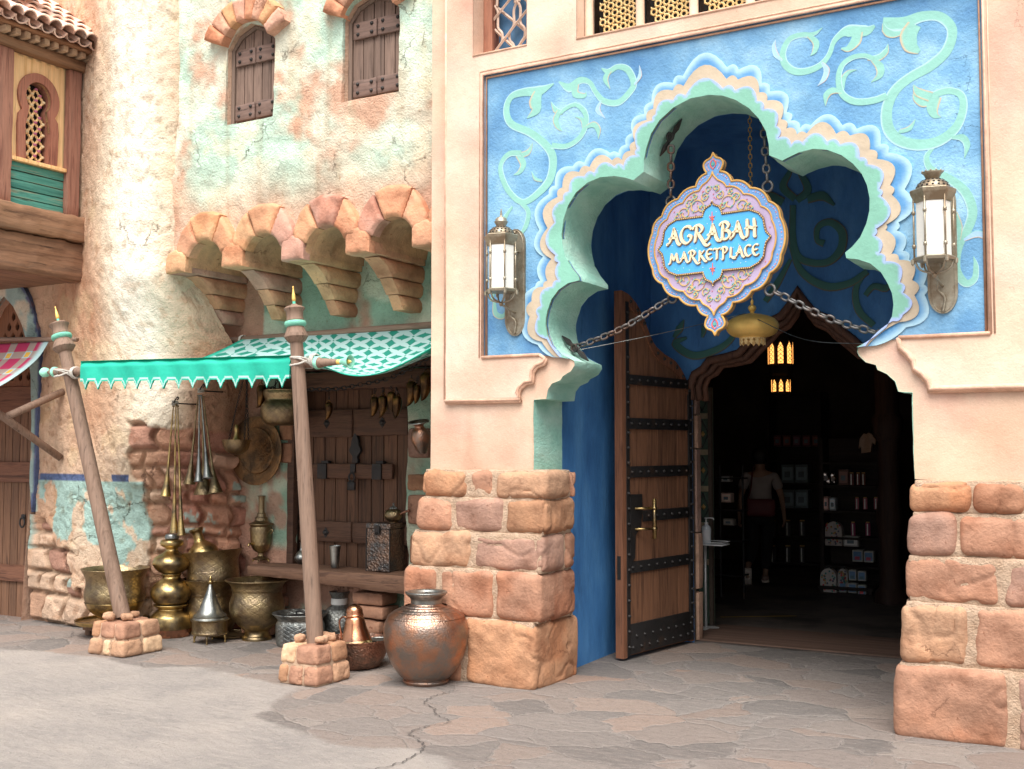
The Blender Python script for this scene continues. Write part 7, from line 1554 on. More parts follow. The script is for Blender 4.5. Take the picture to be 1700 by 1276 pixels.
# golden pendant lamp in the vestibule
LP = thing('pendant_lamp', 'flattened golden pendant lamp with a cut metal fringe hanging behind the sign', 'lamp', tuple(LC)); k = depth(LC)/FPX
add_lathe(LP, 'body', [(0, -19), (19, -18), (22, -15), (33, -12), (41, -5), (43.5, 3), (41, 11), (32, 18), (18, 22.5), (6, 25), (0, 26)], M_gold, k, Matrix(), seg=48)
add_lathe(LP, 'neck', [(5, 25), (3, 27), (6.5, 32), (6, 37), (2, 40), (3, 44), (1.5, 48), (0, 49)], M_gold, k, Matrix())
mb = MB()
for a in range(14):
    t = a*2*math.pi/14; c_, s_ = math.cos(t)*21*k, math.sin(t)*21*k; Mx = Matrix.Translation((c_, s_, -14*k)) @ Matrix.Rotation(t+math.pi/2, 4, 'Z'); st = len(mb.v)
    plate(mb, [(x*k, z*k) for x, z in ((-4.5, 0), (-4.5, -4), (-2, -5), (-3.5, -9), (0, -14), (3.5, -9), (2, -5), (4.5, -4), (4.5, 0))][::-1], 0, .004); xform(mb, Mx, st)
mb.build('fringe', M_goldp, LP)
mb = MB(); chain(mb, [(0, 0, 50*k), (0, 0, VT-LC[2])], .045, .0045, 5); mb.build('chain', M_gold, LP)

# ---------------------------------------------------------------- wall lanterns
def lantern(plate_top, plate_bot, cen_px, size, open_top, label, HF=1.):
    """bracket lantern: cen_px is the middle of the glass box"""
    P0, P1 = Y(*plate_top, .085), Y(*plate_bot, .085); root = thing('wall_lantern', label, 'lantern', tuple((P0+P1)/2), 0, 'wall lanterns on the blue panel'); o = root.location
    mb = MB(); hh = (P0[2]-P1[2])/2; w_ = .082; pl_ = []
    for t in np.linspace(0, math.pi, 11): pl_.append((w_*math.cos(t), hh-w_*1.3+w_*1.3*math.sin(t)))
    for t in np.linspace(math.pi, 2*math.pi, 13): pl_.append((w_*math.cos(t)*(1), -hh+w_*1.5+w_*1.5*math.sin(t)))
    plate(mb, pl_, -.012, .02, grid=.03); bk = mb.build('back_plate', M_bronze, root, auto=40)
    mb = MB(); il = [(a*.8, b-.0) for a, b in pl_]; mb.tube([(a*.82, -.012, b*.97) for a, b in pl_], .004, 5, close=True)
    for z_ in (hh*.93, -hh*.92): mb.lathe([(0, .012), (.010, .008), (.012, 0)], 10, Matrix.Translation((0, -.012, z_)) @ Matrix.Rotation(math.pi/2, 4, 'X'))
    mb.build('plate_trim', M_bronze, bk, smooth=True)
    OUTD = .24*size; c = Y(cen_px[0], cen_px[1], .085-OUTD); cx, cy, cz = c[0]-o.x, c[1]-o.y, c[2]-o.z
    H_, R_ = .205*size*HF, .135*size; hexa = [(cx+R_*math.cos(math.radians(60*q+14)), cy+R_*math.sin(math.radians(60*q+14))) for q in range(6)]
    mb = MB(); mb.lathe([(R_*.92, -H_), (R_*.92, H_)], 6, Matrix.Translation((cx, cy, cz)) @ Matrix.Rotation(math.radians(14), 4, 'Z')); mb.build('glass', M_glass, root)
    fr = MB()
    for x, y in hexa:
        x1, y1 = cx+(x-cx)*1.06, cy+(y-cy)*1.06; fr.mark().tube([(x1, y1, cz-H_-.02), (x1, y1, cz+H_+.03)], .0075*size, 8)
        for z_ in (-.62, .62): fr.lathe([(0, -.014), (.014*size, -.009), (.014*size, .009), (0, .014)], 10, Matrix.Translation((x1, y1, cz+H_*z_)))
    fr.build_each('frame_post', M_bronze, root, smooth=True)
    mb = MB(); Mh = Matrix.Translation((cx, cy, cz)) @ Matrix.Rotation(math.radians(14), 4, 'Z')
    mb.lathe([(R_*.9, H_-.005), (R_*1.0, H_), (R_*1.22, H_+.045), (R_*1.26, H_+.065), (R_*1.22, H_+.070), (R_*.9, H_+.075), (0, H_+.078)], 6, Mh); mb.build('roof_cornice', M_bronze, root)
    mb = MB(); mb.lathe([(0, -H_-.028), (R_*1.12, -H_-.025), (R_*1.18, -H_-.010), (R_*1.05, -H_-.002), (R_*.9, -H_)], 6, Mh)
    for x, y in hexa: mb.lathe([(0, .0), (.012, -.004), (.010, -.03), (0, -.04)], 8, Matrix.Translation((cx+(x-cx)*1.15, cy+(y-cy)*1.15, cz-H_-.012)))
    mb.build('bottom_tray', M_bronze, root)
    D0 = R_*.92; zq = cz+H_+.075
    def squash(m): m.v = [(a, b, zq+(c-zq)*.80) for a, b, c in m.v]
    mb = MB(); mb.lathe([(D0, H_+.076), (D0*1.0, H_+.080), (D0*.93, H_+.10), (D0*.75, H_+.125), (D0*.5, H_+.140), (D0*.3, H_+.146)], 28, Matrix.Translation((cx, cy, cz))); squash(mb); dm = mb.build('pierced_dome', M_bronze, root, smooth=True)
    mb = MB()
    for rr, zz in ((.97, .090), (.86, .112), (.66, .132)):
        for q in range(18): a = q*2*math.pi/18+rr*9; mb.lathe([(0, .003), (.007, .002), (.0075, 0)], 6, Matrix.Translation((cx+D0*rr*math.cos(a), cy+D0*rr*math.sin(a), cz+H_+zz)) @ Matrix.Rotation(a, 4, 'Z') @ Matrix.Rotation(1.1 if rr > .9 else .7, 4, 'Y'))
    squash(mb); mb.build('dome_holes', M_black, dm)
    mb = MB(); zt = H_+.142
    if open_top: 
        mb.lathe([(D0*.36, zt), (D0*.40, zt+.006), (D0*.52, zt+.036), (D0*.66, zt+.050), (D0*.64, zt+.052), (D0*.48, zt+.038), (D0*.36, zt+.010)], 24, Matrix.Translation((cx, cy, cz)))
        for q in range(12): a = q*2*math.pi/12; mb.lathe([(0, 0), (.007, .005), (0, .016)], 6, Matrix.Translation((cx+D0*.62*math.cos(a), cy+D0*.62*math.sin(a), cz+zt+.048)))
    else: mb.lathe([(D0*.38, zt), (D0*.40, zt+.015), (D0*.52, zt+.040), (D0*.54, zt+.046), (D0*.44, zt+.052), (D0*.46, zt+.064), (D0*.36, zt+.080), (D0*.13, zt+.09), (D0*.09, zt+.105), (D0*.12, zt+.113), (D0*.06, zt+.124), (D0*.08, zt+.135), (D0*.04, zt+.146), (D0*.05, zt+.154), (0, zt+.162)], 24, Matrix.Translation((cx, cy, cz)))
    squash(mb); mb.build('crown', M_bronze, root, smooth=True)
    mb = MB()
    for q in range(3):
        a = math.radians(60*(2*q)+14); a2 = a+math.pi*0; e = [(cx+R_*1.05*math.cos(a), cy+R_*1.05*math.sin(a), cz-H_-.02), (cx+R_*.75*math.cos(a), cy+R_*.75*math.sin(a), cz-H_-.075), (cx, cy, cz-H_-.10)]; mb.mark().tube(smooth_path(e, 6), .006, 6)
        a = math.radians(60*(2*q+1)+14); e = [(cx+R_*1.05*math.cos(a), cy+R_*1.05*math.sin(a), cz-H_-.02), (cx+R_*.75*math.cos(a), cy+R_*.75*math.sin(a), cz-H_-.075), (cx, cy, cz-H_-.10)]; mb.mark().tube(smooth_path(e, 6), .006, 6)
    mb.build_each('basket_strap', M_bronze, root, smooth=True)
    mb = MB(); mb.lathe([(0, -.02), (.012, -.012), (.014, 0), (.008, .012), (0, .014)], 10, Matrix.Translation((cx, cy, cz-H_-.105)))
    mb.tube(smooth_path([(cx, cy, cz-H_-.105), (cx*.4, cy*.5, cz-H_-.135), (0, -.012, cz-H_-.15)], 6), .008, 8); mb.tube(smooth_path([(cx*.3, cy*.45, cz-H_-.13), (cx*.2-.02, cy*.25, cz-H_-.17), (.012, cy*.12, cz-H_-.22), (0, -.02, cz-H_-.30)], 6), [.007, .009, .006]*6+[.012], 8)
    for z_ in (H_*.82, -H_*.95): mb.tube([(cx*.75, cy*.6, cz+z_), (.05*size, -.012, cz+z_)], .006, 6)
    mb.build('bracket_arm', M_bronze, root, smooth=True)
lantern((857, 380), (855, 558), (832, 443), .72, False, 'bronze wall lantern with a finial on the left of the arch', 1.02)
lantern((1566, 304), (1562, 521), (1550, 380), .74, True, 'bronze wall lantern with an open crown on the right of the arch', 1.02)

# ---------------------------------------------------------------- open door leaf
fa, fb = Z(1037, 1098)[:2], np.array([.25, 2.30]); fa = np.array([.085, 1.235]); dl = fb-fa; L = np.linalg.norm(dl)
DL = thing('door_leaf', 'open wooden door leaf with iron bands and rows of studs', 'door', (fa[0], fa[1], 0), math.atan2(dl[1], dl[0]))   # local x runs from free edge to hinge; camera sees local -y
def arcz(x): t = np.clip(x/L, 0, 1); return np.interp(t, [0, .10, .20, .30, .38, .46, .60, .75, .86, .94, 1], [2.86, 2.84, 2.78, 2.68, 2.55, 2.46, 2.40, 2.36, 2.28, 2.18, 2.10])
mb = MB(); nb = 6; x = .07; bw_ = (L-.14)/nb; th = .07
for k in range(nb):
    a, b = .07+k*bw_, .07+(k+1)*bw_-.004; zs_ = [(a, .03), (b, .03), (b, float(arcz(b))-.06), ((a+b)/2, float(arcz((a+b)/2))-.06), (a, float(arcz(a))-.06)]
    plate(mb, zs_, 0.012, .05, col=tuple(np.array([1.0, .80, .68])*(.85+.3*_h(k, 2, 3, 4))))
dlo = mb.build('planks', M_wood, DL)
mb = MB(); out_ = [(0, .02), (.06, .02), (.06, 2.76)]+[(q, float(arcz(q))-.09) for q in np.linspace(.08, L-.06, 22)]+[(L-.05, .02), (L, .02)]+[(q, float(arcz(q))) for q in np.linspace(L, 0, 26)]
plate(mb, out_, 0, th, col=(1.0, .72, .6)); mb.build('stile_and_arch', M_wood, DL)
bands = [(.05, .25), (.70, .84), (1.12, 1.24), (1.56, 1.66), (1.98, 2.08), (2.16, 2.2)]
zB = [(.04, .27, 3), (.66, .75, 1), (1.05, 1.14, 1), (1.40, 1.49, 1), (1.78, 1.87, 1), (2.13, 2.21, 1)]
bb_ = MB(); sb = MB()
for z0, z1, rows in zB:
    bb_.mark().rbox((.09 if z0 != 1.05 else .30, -.004, z0), (L-.06, .014, z1), .004, .2)
    for r_ in range(rows):
        for q in range(8):
            x_ = .13+q*(L-.24)/7
            if z0 == 1.05 and x_ < .33: continue
            if rows > 1 and r_ == 2: continue
            sb.mark().lathe([(0, .016), (.008, .013), (.013, .004), (.014, 0)], 8, Matrix.Translation((x_+(.05 if r_ % 2 else 0), -.004, (z0+z1)/2 if rows == 1 else z0+.05+r_*.085)) @ Matrix.Rotation(math.pi/2, 4, 'X'))
bb_.mark().rbox((.052, -.006, .03), (.098, .012, 2.78), .004, .3); bb_.mark().rbox((L-.062, -.005, .03), (L-.006, .013, 2.12), .004, .3)
cpts = [(q, -.004, float(arcz(q))-.045) for q in np.linspace(.06, L-.05, 30)]
for z_ in np.arange(.1, 2.78, .118): sb.mark().lathe([(0, .018), (.009, .014), (.014, .004), (.015, 0)], 8, Matrix.Translation((.075, -.006, z_)) @ Matrix.Rotation(math.pi/2, 4, 'X'))
for z_ in np.arange(.1, 2.1, .118): sb.mark().lathe([(0, .018), (.009, .014), (.014, .004), (.015, 0)], 8, Matrix.Translation((L-.034, -.005, z_)) @ Matrix.Rotation(math.pi/2, 4, 'X'))
for q in cpts[2::3]: sb.mark().lathe([(0, .018), (.009, .014), (.014, .004), (.015, 0)], 8, Matrix.Translation((q[0], -.002, q[2])) @ Matrix.Rotation(math.pi/2, 4, 'X'))
bb_.build_each('iron_band', M_iron, DL, auto=40); print('studs', len(sb.marks)); sb.build_each('stud', M_iron, DL, smooth=True)
mb = MB(); plate(mb, [(.10, .72), (.16, .78), (.17, .95), (.25, 1.02), (.27, 1.14), (.27, 1.27), (.10, 1.27)], -.010, .02); mb.build('lock_plate', M_iron, DL)
mb = MB(); mb.tube([(.30, -.10, .92), (.30, -.10, 1.235)], .017, 10); 
for z_ in (1.0, 1.16): mb.tube([(.16, -.008, z_), (.30, -.10, z_)], .010, 8); mb.lathe([(0, -.015), (.024, -.01), (.024, .01), (0, .015)], 10, Matrix.Translation((.30, -.10, z_)))
mb.build('pull_handle', M_brass, DL, smooth=True)
mb = MB(); mb.rbox((-.006, .02, .62), (.004, .05, .80), .002, .05); mb.build('edge_latch', M_black, DL)
# second leaf folded back behind the right pier
mb = MB(); DR = thing('door_leaf', 'dark edge of the other door leaf folded back behind the right pier', 'door', (2.30, 2.30, 0))
mb.rbox((-.03, -1.05, .03), (.04, 0, 2.2), .005, .3); mb.build('planks', M_wood, DR); mb = MB()
for z0 in (.1, .7, 1.1, 1.45, 1.85): mb.mark().rbox((-.04, -1.03, z0), (-.028, -.02, z0+.10), .004, .3)
mb.build_each('iron_band', M_iron, DR)
# boards of the threshold
mb = MB(); rnd = random.Random(3)
for k in range(7): mb.rbox((.14, 2.40+k*.125, 0.001), (2.24, 2.40+(k+1)*.125-.004, .02), .003, .5, 0, col=np.array([1, .9, .85])*(.8+.3*rnd.random()))
tag(mb.build('threshold', pbr('threshold_boards', [(.10, .065, .05), (.17, .11, .085)], 30, .7, bump=.4, bscale=60, stretch=(.06, 1, 1), vcol=True)), kind='structure')
# ---------------------------------------------------------------- shop interior seen through the inner arch
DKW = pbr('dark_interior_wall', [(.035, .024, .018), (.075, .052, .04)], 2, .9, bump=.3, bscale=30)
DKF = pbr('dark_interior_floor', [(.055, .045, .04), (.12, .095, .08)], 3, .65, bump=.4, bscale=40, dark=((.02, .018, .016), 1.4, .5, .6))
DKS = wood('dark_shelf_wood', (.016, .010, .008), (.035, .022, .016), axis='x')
RX0, RX1, RY0, RY1, RZ = -2.9, 3.7, VB+.025, 9.4, 3.6
mb = MB()
mb.add([(RX0, RY0, 0), (RX0, RY1, 0), (RX0, RY1, RZ), (RX0, RY0, RZ)], [(0, 1, 2, 3)]); mb.add([(RX1, RY0, 0), (RX1, RY1, 0), (RX1, RY1, RZ), (RX1, RY0, RZ)], [(0, 1, 2, 3)])
mb.add([(RX0, RY1, 0), (RX1, RY1, 0), (RX1, RY1, RZ), (RX0, RY1, RZ)], [(0, 1, 2, 3)]); mb.add([(RX0, RY0, RZ), (RX1, RY0, RZ), (RX1, RY1, RZ), (RX0, RY1, RZ)], [(0, 1, 2, 3)])
plate(mb, [(RX0, 0)]+IA+[(RX1, 0), (RX1, RZ), (RX0, RZ)], RY0+.02, .01, side=False)
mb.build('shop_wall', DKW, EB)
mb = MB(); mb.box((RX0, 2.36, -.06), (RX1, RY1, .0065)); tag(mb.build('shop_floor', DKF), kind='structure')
mb = MB(); a, b = Z(1196, 1024, .012), Z(1322, 1022, .012); d = (b-a)/np.linalg.norm(b-a); n = np.array([-d[1], d[0], 0])*.018
mb.add([a-n, b-n, b+n, a+n], [(0, 1, 2, 3)]); tag(mb.build('floor_strip', pbr('yellow_tape', [(.45, .28, .04)], rough=.6, bump=0)), kind='structure')
def col_item(name, label, cat, px0, py0, px1, py1, yp, depth_, col, kind='box', m=None, group=None):
    """small goods on the shelves: corner pixels measured on the plane y = yp"""
    a, b = Y(px0, py1, yp), Y(px1, py0, yp); w_, h = abs(b[0]-a[0]), abs(b[2]-a[2]); root = thing(name, label, cat, (a[0]+w_/2, yp, min(a[2], b[2])), 0, group)
    m = m or M_goods
    c = np.array(col)
    if kind == 'box':
        mb = MB(); mb.rbox((-w_/2, 0, 0), (w_/2, depth_, h), .006, .08, col=c); o = mb.build('carton', m, root)
        mb = MB(); mb.box((-w_*.40, -.003, h*.14), (w_*.40, .004, h*.86), c*1.9+.02); mb.box((-w_*.24, -.005, h*.30), (w_*.20, .004, h*.62), (.10, .13, .15)); mb.build('printed_panel', m, root)
    elif kind == 'tube':
        mb = MB(); r = w_/2; mb.lathe([(0, 0), (r, 0), (r, h*.9), (r*.8, h*.93), (0, h*.93)], 14, None, c); mb.build('canister', m, root, auto=40)
        mb = MB(); mb.lathe([(0, h*.93), (r*.8, h*.93), (r*.82, h), (0, h)], 14, None, (.35, .22, .08)); mb.build('cap', m, root)
        mb = MB(); mb.box((-r*.22, -r*1.04, h*.04), (r*.22, -r*.9, h*.86), (.55, .55, .52)); mb.build('pale_stripe', m, root)
    elif kind == 'pack':
        mb = MB(); P = [(-w_/2, 0), (w_/2, 0)]+[(w_/2*math.cos(t), h*.62+h*.38*math.sin(t)) for t in np.linspace(0, math.pi, 12)]; plate(mb, P, 0, depth_, col=c); mb.build('bag_body', m, root)
        mb = MB(); rn = random.Random(int(px0))
        for _ in range(34): u, v = (rn.random()-.5)*w_*.86, rn.random()*h*.86+.02; mb.lathe([(0, 0), (.012, 0), (.010, .004)], 6, Matrix.Translation((u, -.001, v)) @ Matrix.Rotation(math.pi/2, 4, 'X'), rn.choice([(.35, .05, .06), (.05, .18, .16), (.30, .18, .05), (.06, .06, .10)]))
        mb.build('printed_dots', m, root); mb = MB(); mb.tube(smooth_path([(-w_*.14, .02, h*.96), (-w_*.12, .02, h*1.08), (w_*.12, .02, h*1.08), (w_*.14, .02, h*.96)], 4), .010, 6, (.02, .02, .02)); mb.build('handle', m, root)
    elif kind == 'pouch':
        mb = MB(); plate(mb, [(-w_*.5, 0), (w_*.5, 0), (w_*.42, h*.9), (w_*.30, h), (-w_*.30, h), (-w_*.42, h*.9)], 0, .05, col=c, grid=.03, disp=lambda x, z: -.02*np.sin(z*40)*np.cos(x*30)); mb.build('foil', M_foil, root, smooth=True)
        mb = MB(); mb.box((-w_*.3, -.03, h*.3), (w_*.3, -.02, h*.65), c*.5+.05); mb.build('printed_panel', m, root)
    elif kind == 'frame':
        mb = MB(); mb.rbox((-w_/2, 0, 0), (w_/2, depth_, h), .005, .1, col=(.30, .30, .28)); mb.build('frame', m, root); mb = MB(); mb.box((-w_*.38, -.004, h*.14), (w_*.38, .003, h*.86), (.08, .16, .28)); mb.box((-w_*.25, -.006, h*.18), (w_*.22, .003, h*.45), c); mb.build('picture', m, root)
    return root
M_goods = pbr('printed_goods', [(1.5, 1.5, 1.5), (2, 2, 2)], 30, .5, bump=.1, bscale=50, vcol=True)
M_foil = metal('shiny_foil', (.55, .50, .48), (.20, .18, .2), .22, .6, 40)
def shelf_unit(label, x0, x1, y0, y1, zs_, ztop):
    r = thing('display_shelf', label, 'shelf', ((x0+x1)/2, y0, 0)); ox = (x0+x1)/2
    for z in zs_: mb = MB(); mb.rbox((x0-ox, 0, z-.03), (x1-ox, y1-y0, z), .005, .3); mb.build('shelf_board', DKS, r)
    for x in (x0, x1): mb = MB(); mb.rbox((x-ox-.025, 0, 0), (x-ox+.025, y1-y0, ztop), .005, .3); mb.build('upright', DKS, r)
    mb = MB(); mb.box((x0-ox, y1-y0-.02, 0), (x1-ox, y1-y0-.005, ztop)); mb.build('back_panel', DKS, r)
YB, YM, YD = 8.7, 6.9, 6.2
zb_ = [Y(1320, p, YB)[2] for p in (764, 802, 844, 890, 934)]; xb0, xb1 = Y(1276, 800, YB)[0], Y(1362, 800, YB)[0]
shelf_unit('tall dark wooden shelf of goods against the back wall of the shop', xb0, xb1, YB-.03, YB+.35, zb_, 2.4)
rnd = random.Random(12); GN = 'goods on the dark shop shelves'
for i, (a, b, c, d, w2) in enumerate(((1297, 771, 1318, 801, 'upper left'), (1320, 771, 1341, 801, 'upper right'), (1297, 813, 1318, 843, 'lower left'), (1320, 813, 1341, 843, 'lower right'))):
    col_item('gift_box', 'square grey printed box on the back shelf, %s of four' % w2, 'box', a, b, c, d, YB, .2, (.10, .13, .14), group=GN)
for r_, (pa, pb) in enumerate(((863, 889), (905, 933))):
    for q, px_ in enumerate((1283, 1308, 1332)): col_item('canister', 'slim striped canister, number %s from the left in the %s row of the back shelf' % (('one', 'two', 'three')[q], ('middle', 'lowest')[r_]), 'canister', px_-5, pa, px_+5, pb, YB, .1, (.05, .045, .045), 'tube', group=GN)
for q in range(5): col_item('folded_shirt', 'folded dark red cloth on the top of the back shelf, %s in the row' % ('first', 'second', 'third', 'fourth', 'last')[q], 'cloth', 1284+q*16, 722, 1297+q*16, 741, YB, .25, [(.08, .02, .02), (.10, .03, .02), (.06, .02, .03)][q % 3], 'box', group='folded cloths on the top shelf')
zm = [Y(1420, p, YM)[2] for p in (767, 806, 848, 892, 940)]; xm0, xm1 = Y(1364, 800, YM)[0], Y(1462, 800, YM)[0]
shelf_unit('dark display shelf crowded with small packets on the right of the shop', xm0, xm1, YM-.03, YM+.3, zm, 1.75)
for i, (a, b, c, d, cl, kd, lb) in enumerate((
 (1367, 782, 1377, 804, (.30, .28, .30), 'pouch', 'pale pouch at the left end of the upper display row'), (1379, 784, 1388, 805, (.35, .28, .25), 'pouch', 'second pale pouch of the upper display row'), (1392, 779, 1408, 805, (.10, .05, .04), 'box', 'brown box in the upper display row'), (1410, 784, 1418, 805, (.10, .04, .04), 'tube', 'first dark canister of the upper display row'), (1421, 784, 1428, 805, (.12, .04, .04), 'tube', 'second dark canister of the upper display row'), (1430, 784, 1437, 805, (.12, .05, .04), 'tube', 'third dark canister of the upper display row'),
 (1367, 824, 1375, 847, (.35, .22, .20), 'box', 'pinkish box at the left of the second display row'), (1377, 826, 1387, 847, (.30, .33, .35), 'box', 'pale blue box in the second display row'), (1420, 825, 1426, 845, (.30, .10, .14), 'tube', 'first pink canister of the second display row'), (1433, 825, 1440, 845, (.32, .12, .16), 'tube', 'middle pink canister of the second display row'), (1451, 825, 1458, 845, (.34, .12, .16), 'tube', 'last pink canister of the second display row'),
 (1370, 866, 1397, 905, (.32, .28, .26), 'pack', 'small white dotted backpack hanging on the display'), (1400, 890, 1425, 907, (.26, .25, .24), 'box', 'pale grey box beside the hanging backpack'), (1413, 866, 1420, 889, (.22, .05, .10), 'tube', 'dark pink bottle of the third display row'), (1437, 866, 1445, 889, (.22, .05, .10), 'tube', 'second dark pink bottle of the third display row'),
 (1415, 913, 1432, 932, (.30, .05, .08), 'frame', 'first framed picture card on the fourth display row'), (1434, 915, 1450, 933, (.30, .05, .08), 'frame', 'second framed picture card on the fourth display row'))):
    col_item({'pouch': 'snack_pouch', 'box': 'gift_box', 'tube': 'canister', 'pack': 'backpack', 'frame': 'picture_card'}[kd], lb, {'pouch': 'pouch', 'box': 'box', 'tube': 'canister', 'pack': 'backpack', 'frame': 'picture'}[kd], a, b, c, d, YM, .12, cl, kd, group=GN)
zd = [Y(1400, 984, YD)[2]]; xd0, xd1 = Y(1358, 960, YD)[0], Y(1450, 960, YD)[0]
mb = MB(); tb = thing('low_display_table', 'low dark display stand on the shop floor carrying dotted backpacks', 'table', ((xd0+xd1)/2, YD-.03, 0)); hw = (xd1-xd0)/2
mb.rbox((-hw, 0, max(.04, zd[0]-.04)), (hw, .35, max(.08, zd[0])), .006, .3); mb.build('tabletop', DKS, tb)
for sx in (-hw+.04, hw-.04):
    for sy in (.04, .31): mb = MB(); mb.box((sx-.02, sy-.02, 0), (sx+.02, sy+.02, max(.05, zd[0]-.04))); mb.build('leg', DKS, tb)
for (a, b, c, d, cl, kd, lb) in ((1362, 944, 1388, 983, (.34, .31, .29), 'pack', 'larger white dotted backpack on the low display stand'), (1391, 944, 1407, 975, (.26, .24, .23), 'pack', 'narrow white dotted backpack behind on the low display stand'), (1409, 946, 1421, 963, (.06, .12, .14), 'frame', 'upper left framed card of the low display stand'), (1424, 948, 1437, 964, (.06, .12, .14), 'frame', 'upper right framed card of the low display stand'), (1393, 966, 1405, 983, (.3, .06, .06), 'frame', 'lower left framed card of the low display stand'), (1408, 968, 1422, 984, (.06, .12, .24), 'frame', 'lower middle framed card of the low display stand'), (1424, 971, 1437, 988, (.4, .05, .05), 'frame', 'lower right framed card of the low display stand')):
    o = col_item('backpack' if kd == 'pack' else 'picture_card', lb, 'backpack' if kd == 'pack' else 'picture', a, b, c, d, YD, .1, cl, kd, group=GN)
# shirt on a hanger, twisted post, side rack
p = Y(1440, 752, 6.6); sh = thing('hanging_shirt', 'tan shirt on a hanger high on the right in the shop', 'shirt', tuple(p)); mb = MB(); k = depth(p)/FPX
plate(mb, [(a*k, b*k) for a, b in ((-10, 0), (6, 2), (8, 18), (12, 14), (14, 22), (7, 32), (2, 34), (-2, 31), (-6, 33), (-12, 24), (-14, 8), (-10, 12))], 0, .05, col=(.22, .14, .09), grid=.03, disp=lambda x, z: -.01*np.sin(x*40)); mb.build('cloth', M_goods, sh, smooth=True)
mb = MB(); mb.tube(smooth_path([(0, .02, 32*k), (0, .02, 38*k), (.02, .02, 41*k), (.02, .02, 44*k)], 4), .006, 6); mb.build('hanger', M_iron, sh)
p = Z(1487, 1010); mb = MB(); px_ = Y(1477, 900, 5.6); st = len(mb.v)
mb.lathe([(.16, 0), (.15, .12), (.11, .18), (.10, .6), (.13, .9), (.10, 1.3), (.11, 1.7), (.16, 1.8), (.16, 1.95), (.12, 2.0), (.12, 3.4)], 14, Matrix.Translation((px_[0], 5.6, 0)), (.9, .7, .6), flute=lambda a, z: .10*math.cos(a*4+z*5)); tag(mb.build('carved_post', wood('dim_carved_wood', (.03, .016, .012), (.06, .035, .025)), smooth=True), 'carved dark wooden post inside the shop at the right', 'post')
mb = MB(); pa = Y(1196, 900, 5.2); rk = thing('wire_rack', 'small dark rack of packets by the left side inside the shop', 'rack', (pa[0], 5.2, 0))
for x in (0, .26): mb.tube([(x, 0, 0), (x, 0, 1.45)], .012, 6)
for z in (.25, .62, .95, 1.3): mb.box((-.02, -.12, z), (.28, .12, z+.012))
mb.build('rack_frame', M_iron, rk)
for q, (pa_, pb_, pc_, pd_, cl) in enumerate(((1197, 790, 1212, 800, (.18, .17, .16)), (1197, 818, 1214, 834, (.34, .24, .20)), (1200, 861, 1218, 872, (.15, .13, .11)))):
    col_item('gift_box', 'packet on the %s level of the small left rack' % ('top', 'second', 'third')[q], 'box', pa_, pb_, pc_, pd_, 5.15, .1, cl, 'box', group=GN)
# carved screen just inside on the left
sc0 = Y(1161, 880, 3.3); sc1 = Y(1183, 880, 3.3); r = thing('diamond_screen', 'narrow dark screen with diamond cut panels just inside the doorway', 'screen', (sc0[0], 3.3, 0)); wS = sc1[0]-sc0[0]
mb = MB(); mb.box((-.05, .03, 0), (wS, .05, 2.2), (.05, .08, .06)); mb.build('backing', M_goods, r)
for x in (-.05, wS-.03): mb = MB(); mb.box((x, -.02, 0), (x+.03, .03, 2.2), (.06, .045, .035)); mb.build('stile', M_goods, r)
for z in np.arange(.55, 2.0, .34):
    mb = MB(); mb.box((-.02, -.012, z), (wS-.03, .03, z+.05), (.22, .18, .12)); mb.build('cross_rail', M_goods, r)
    mb = MB(); cx_ = (wS-.05)/2; mb.tube([(cx_, 0, z+.07), (cx_+.06, 0, z+.195), (cx_, 0, z+.32), (cx_-.06, 0, z+.195)], .010, 5, (.03, .03, .03), close=True); mb.build('diamond', M_goods, r)
    mb = MB(); mb.lathe([(0, -.03), (.022, 0), (0, .03)], 4, Matrix.Translation((cx_, .01, z+.195)), (.30, .18, .06)); mb.build('diamond_boss', M_goods, r)
# lit lantern deep inside
M_lit = pbr('lit_amber_glass', [(1, .6, .25)], rough=.5, bump=0, emis=((1, .42, .10), 1.3)); M_lamp = pbr('lamp_dark_metal', [(.03, .02, .012)], rough=.5, metal=.6, bump=.2)
lp = Y(1296, 612, 5.0); k = depth(lp)/FPX; L2 = thing('lit_shop_lantern', 'lit two tier lantern with small arched amber panes hanging inside the shop', 'lantern', tuple(lp))
mb = MB(); mb.lathe([(0, -50), (4, -48), (13, -44), (16, -42), (16, -12), (19, -8), (19, 0), (21, 4), (21, 54), (16, 64), (8, 74), (2, 80), (0, 80)][::1] and [(r_*k, z*k) for r_, z in [(0, -50), (4, -48), (13, -44), (15, -42), (15, -12), (19, -8), (19, 0), (20, 4), (20, 54), (16, 64), (8, 74), (2, 80), (0, 80)]], 8, Matrix.Rotation(.2, 4, 'Z')); mb.build('body', M_lamp, L2)
for tier, (z0, z1, rr, np_) in enumerate(((8, 44, 20.5, 8), (-38, -18, 15.5, 8))):
    for q in range(np_):
        a = -math.pi/2+.30+q*2*math.pi/np_; w_ = rr*.21; out_p = [(-w_, z0), (w_, z0), (w_, z1-w_*2.2), (0, z1), (-w_, z1-w_*2.2)]; mb = MB(); plate(mb, [(x*k, z*k) for x, z in out_p], 0, .004); rI = rr*k*.985; xform(mb, Matrix.Rotation(a+math.pi/2, 4, 'Z') @ Matrix.Translation((0, -rI, 0))); pn = mb.build('lit_pane', M_lit, L2)
        mb = MB()
        for zz in np.linspace(z0+2, z1-w_*1.5, 5 if tier == 0 else 3): mb.tube([(0, -rI-.006, zz*k), (w_*k, -rI-.006, (zz+3)*k), (0, -rI-.006, (zz+6)*k), (-w_*k, -rI-.006, (zz+3)*k)], .004, 4, close=True)
        xform(mb, Matrix.Rotation(a+math.pi/2, 4, 'Z')); mb.build('tracery', M_lamp, pn)
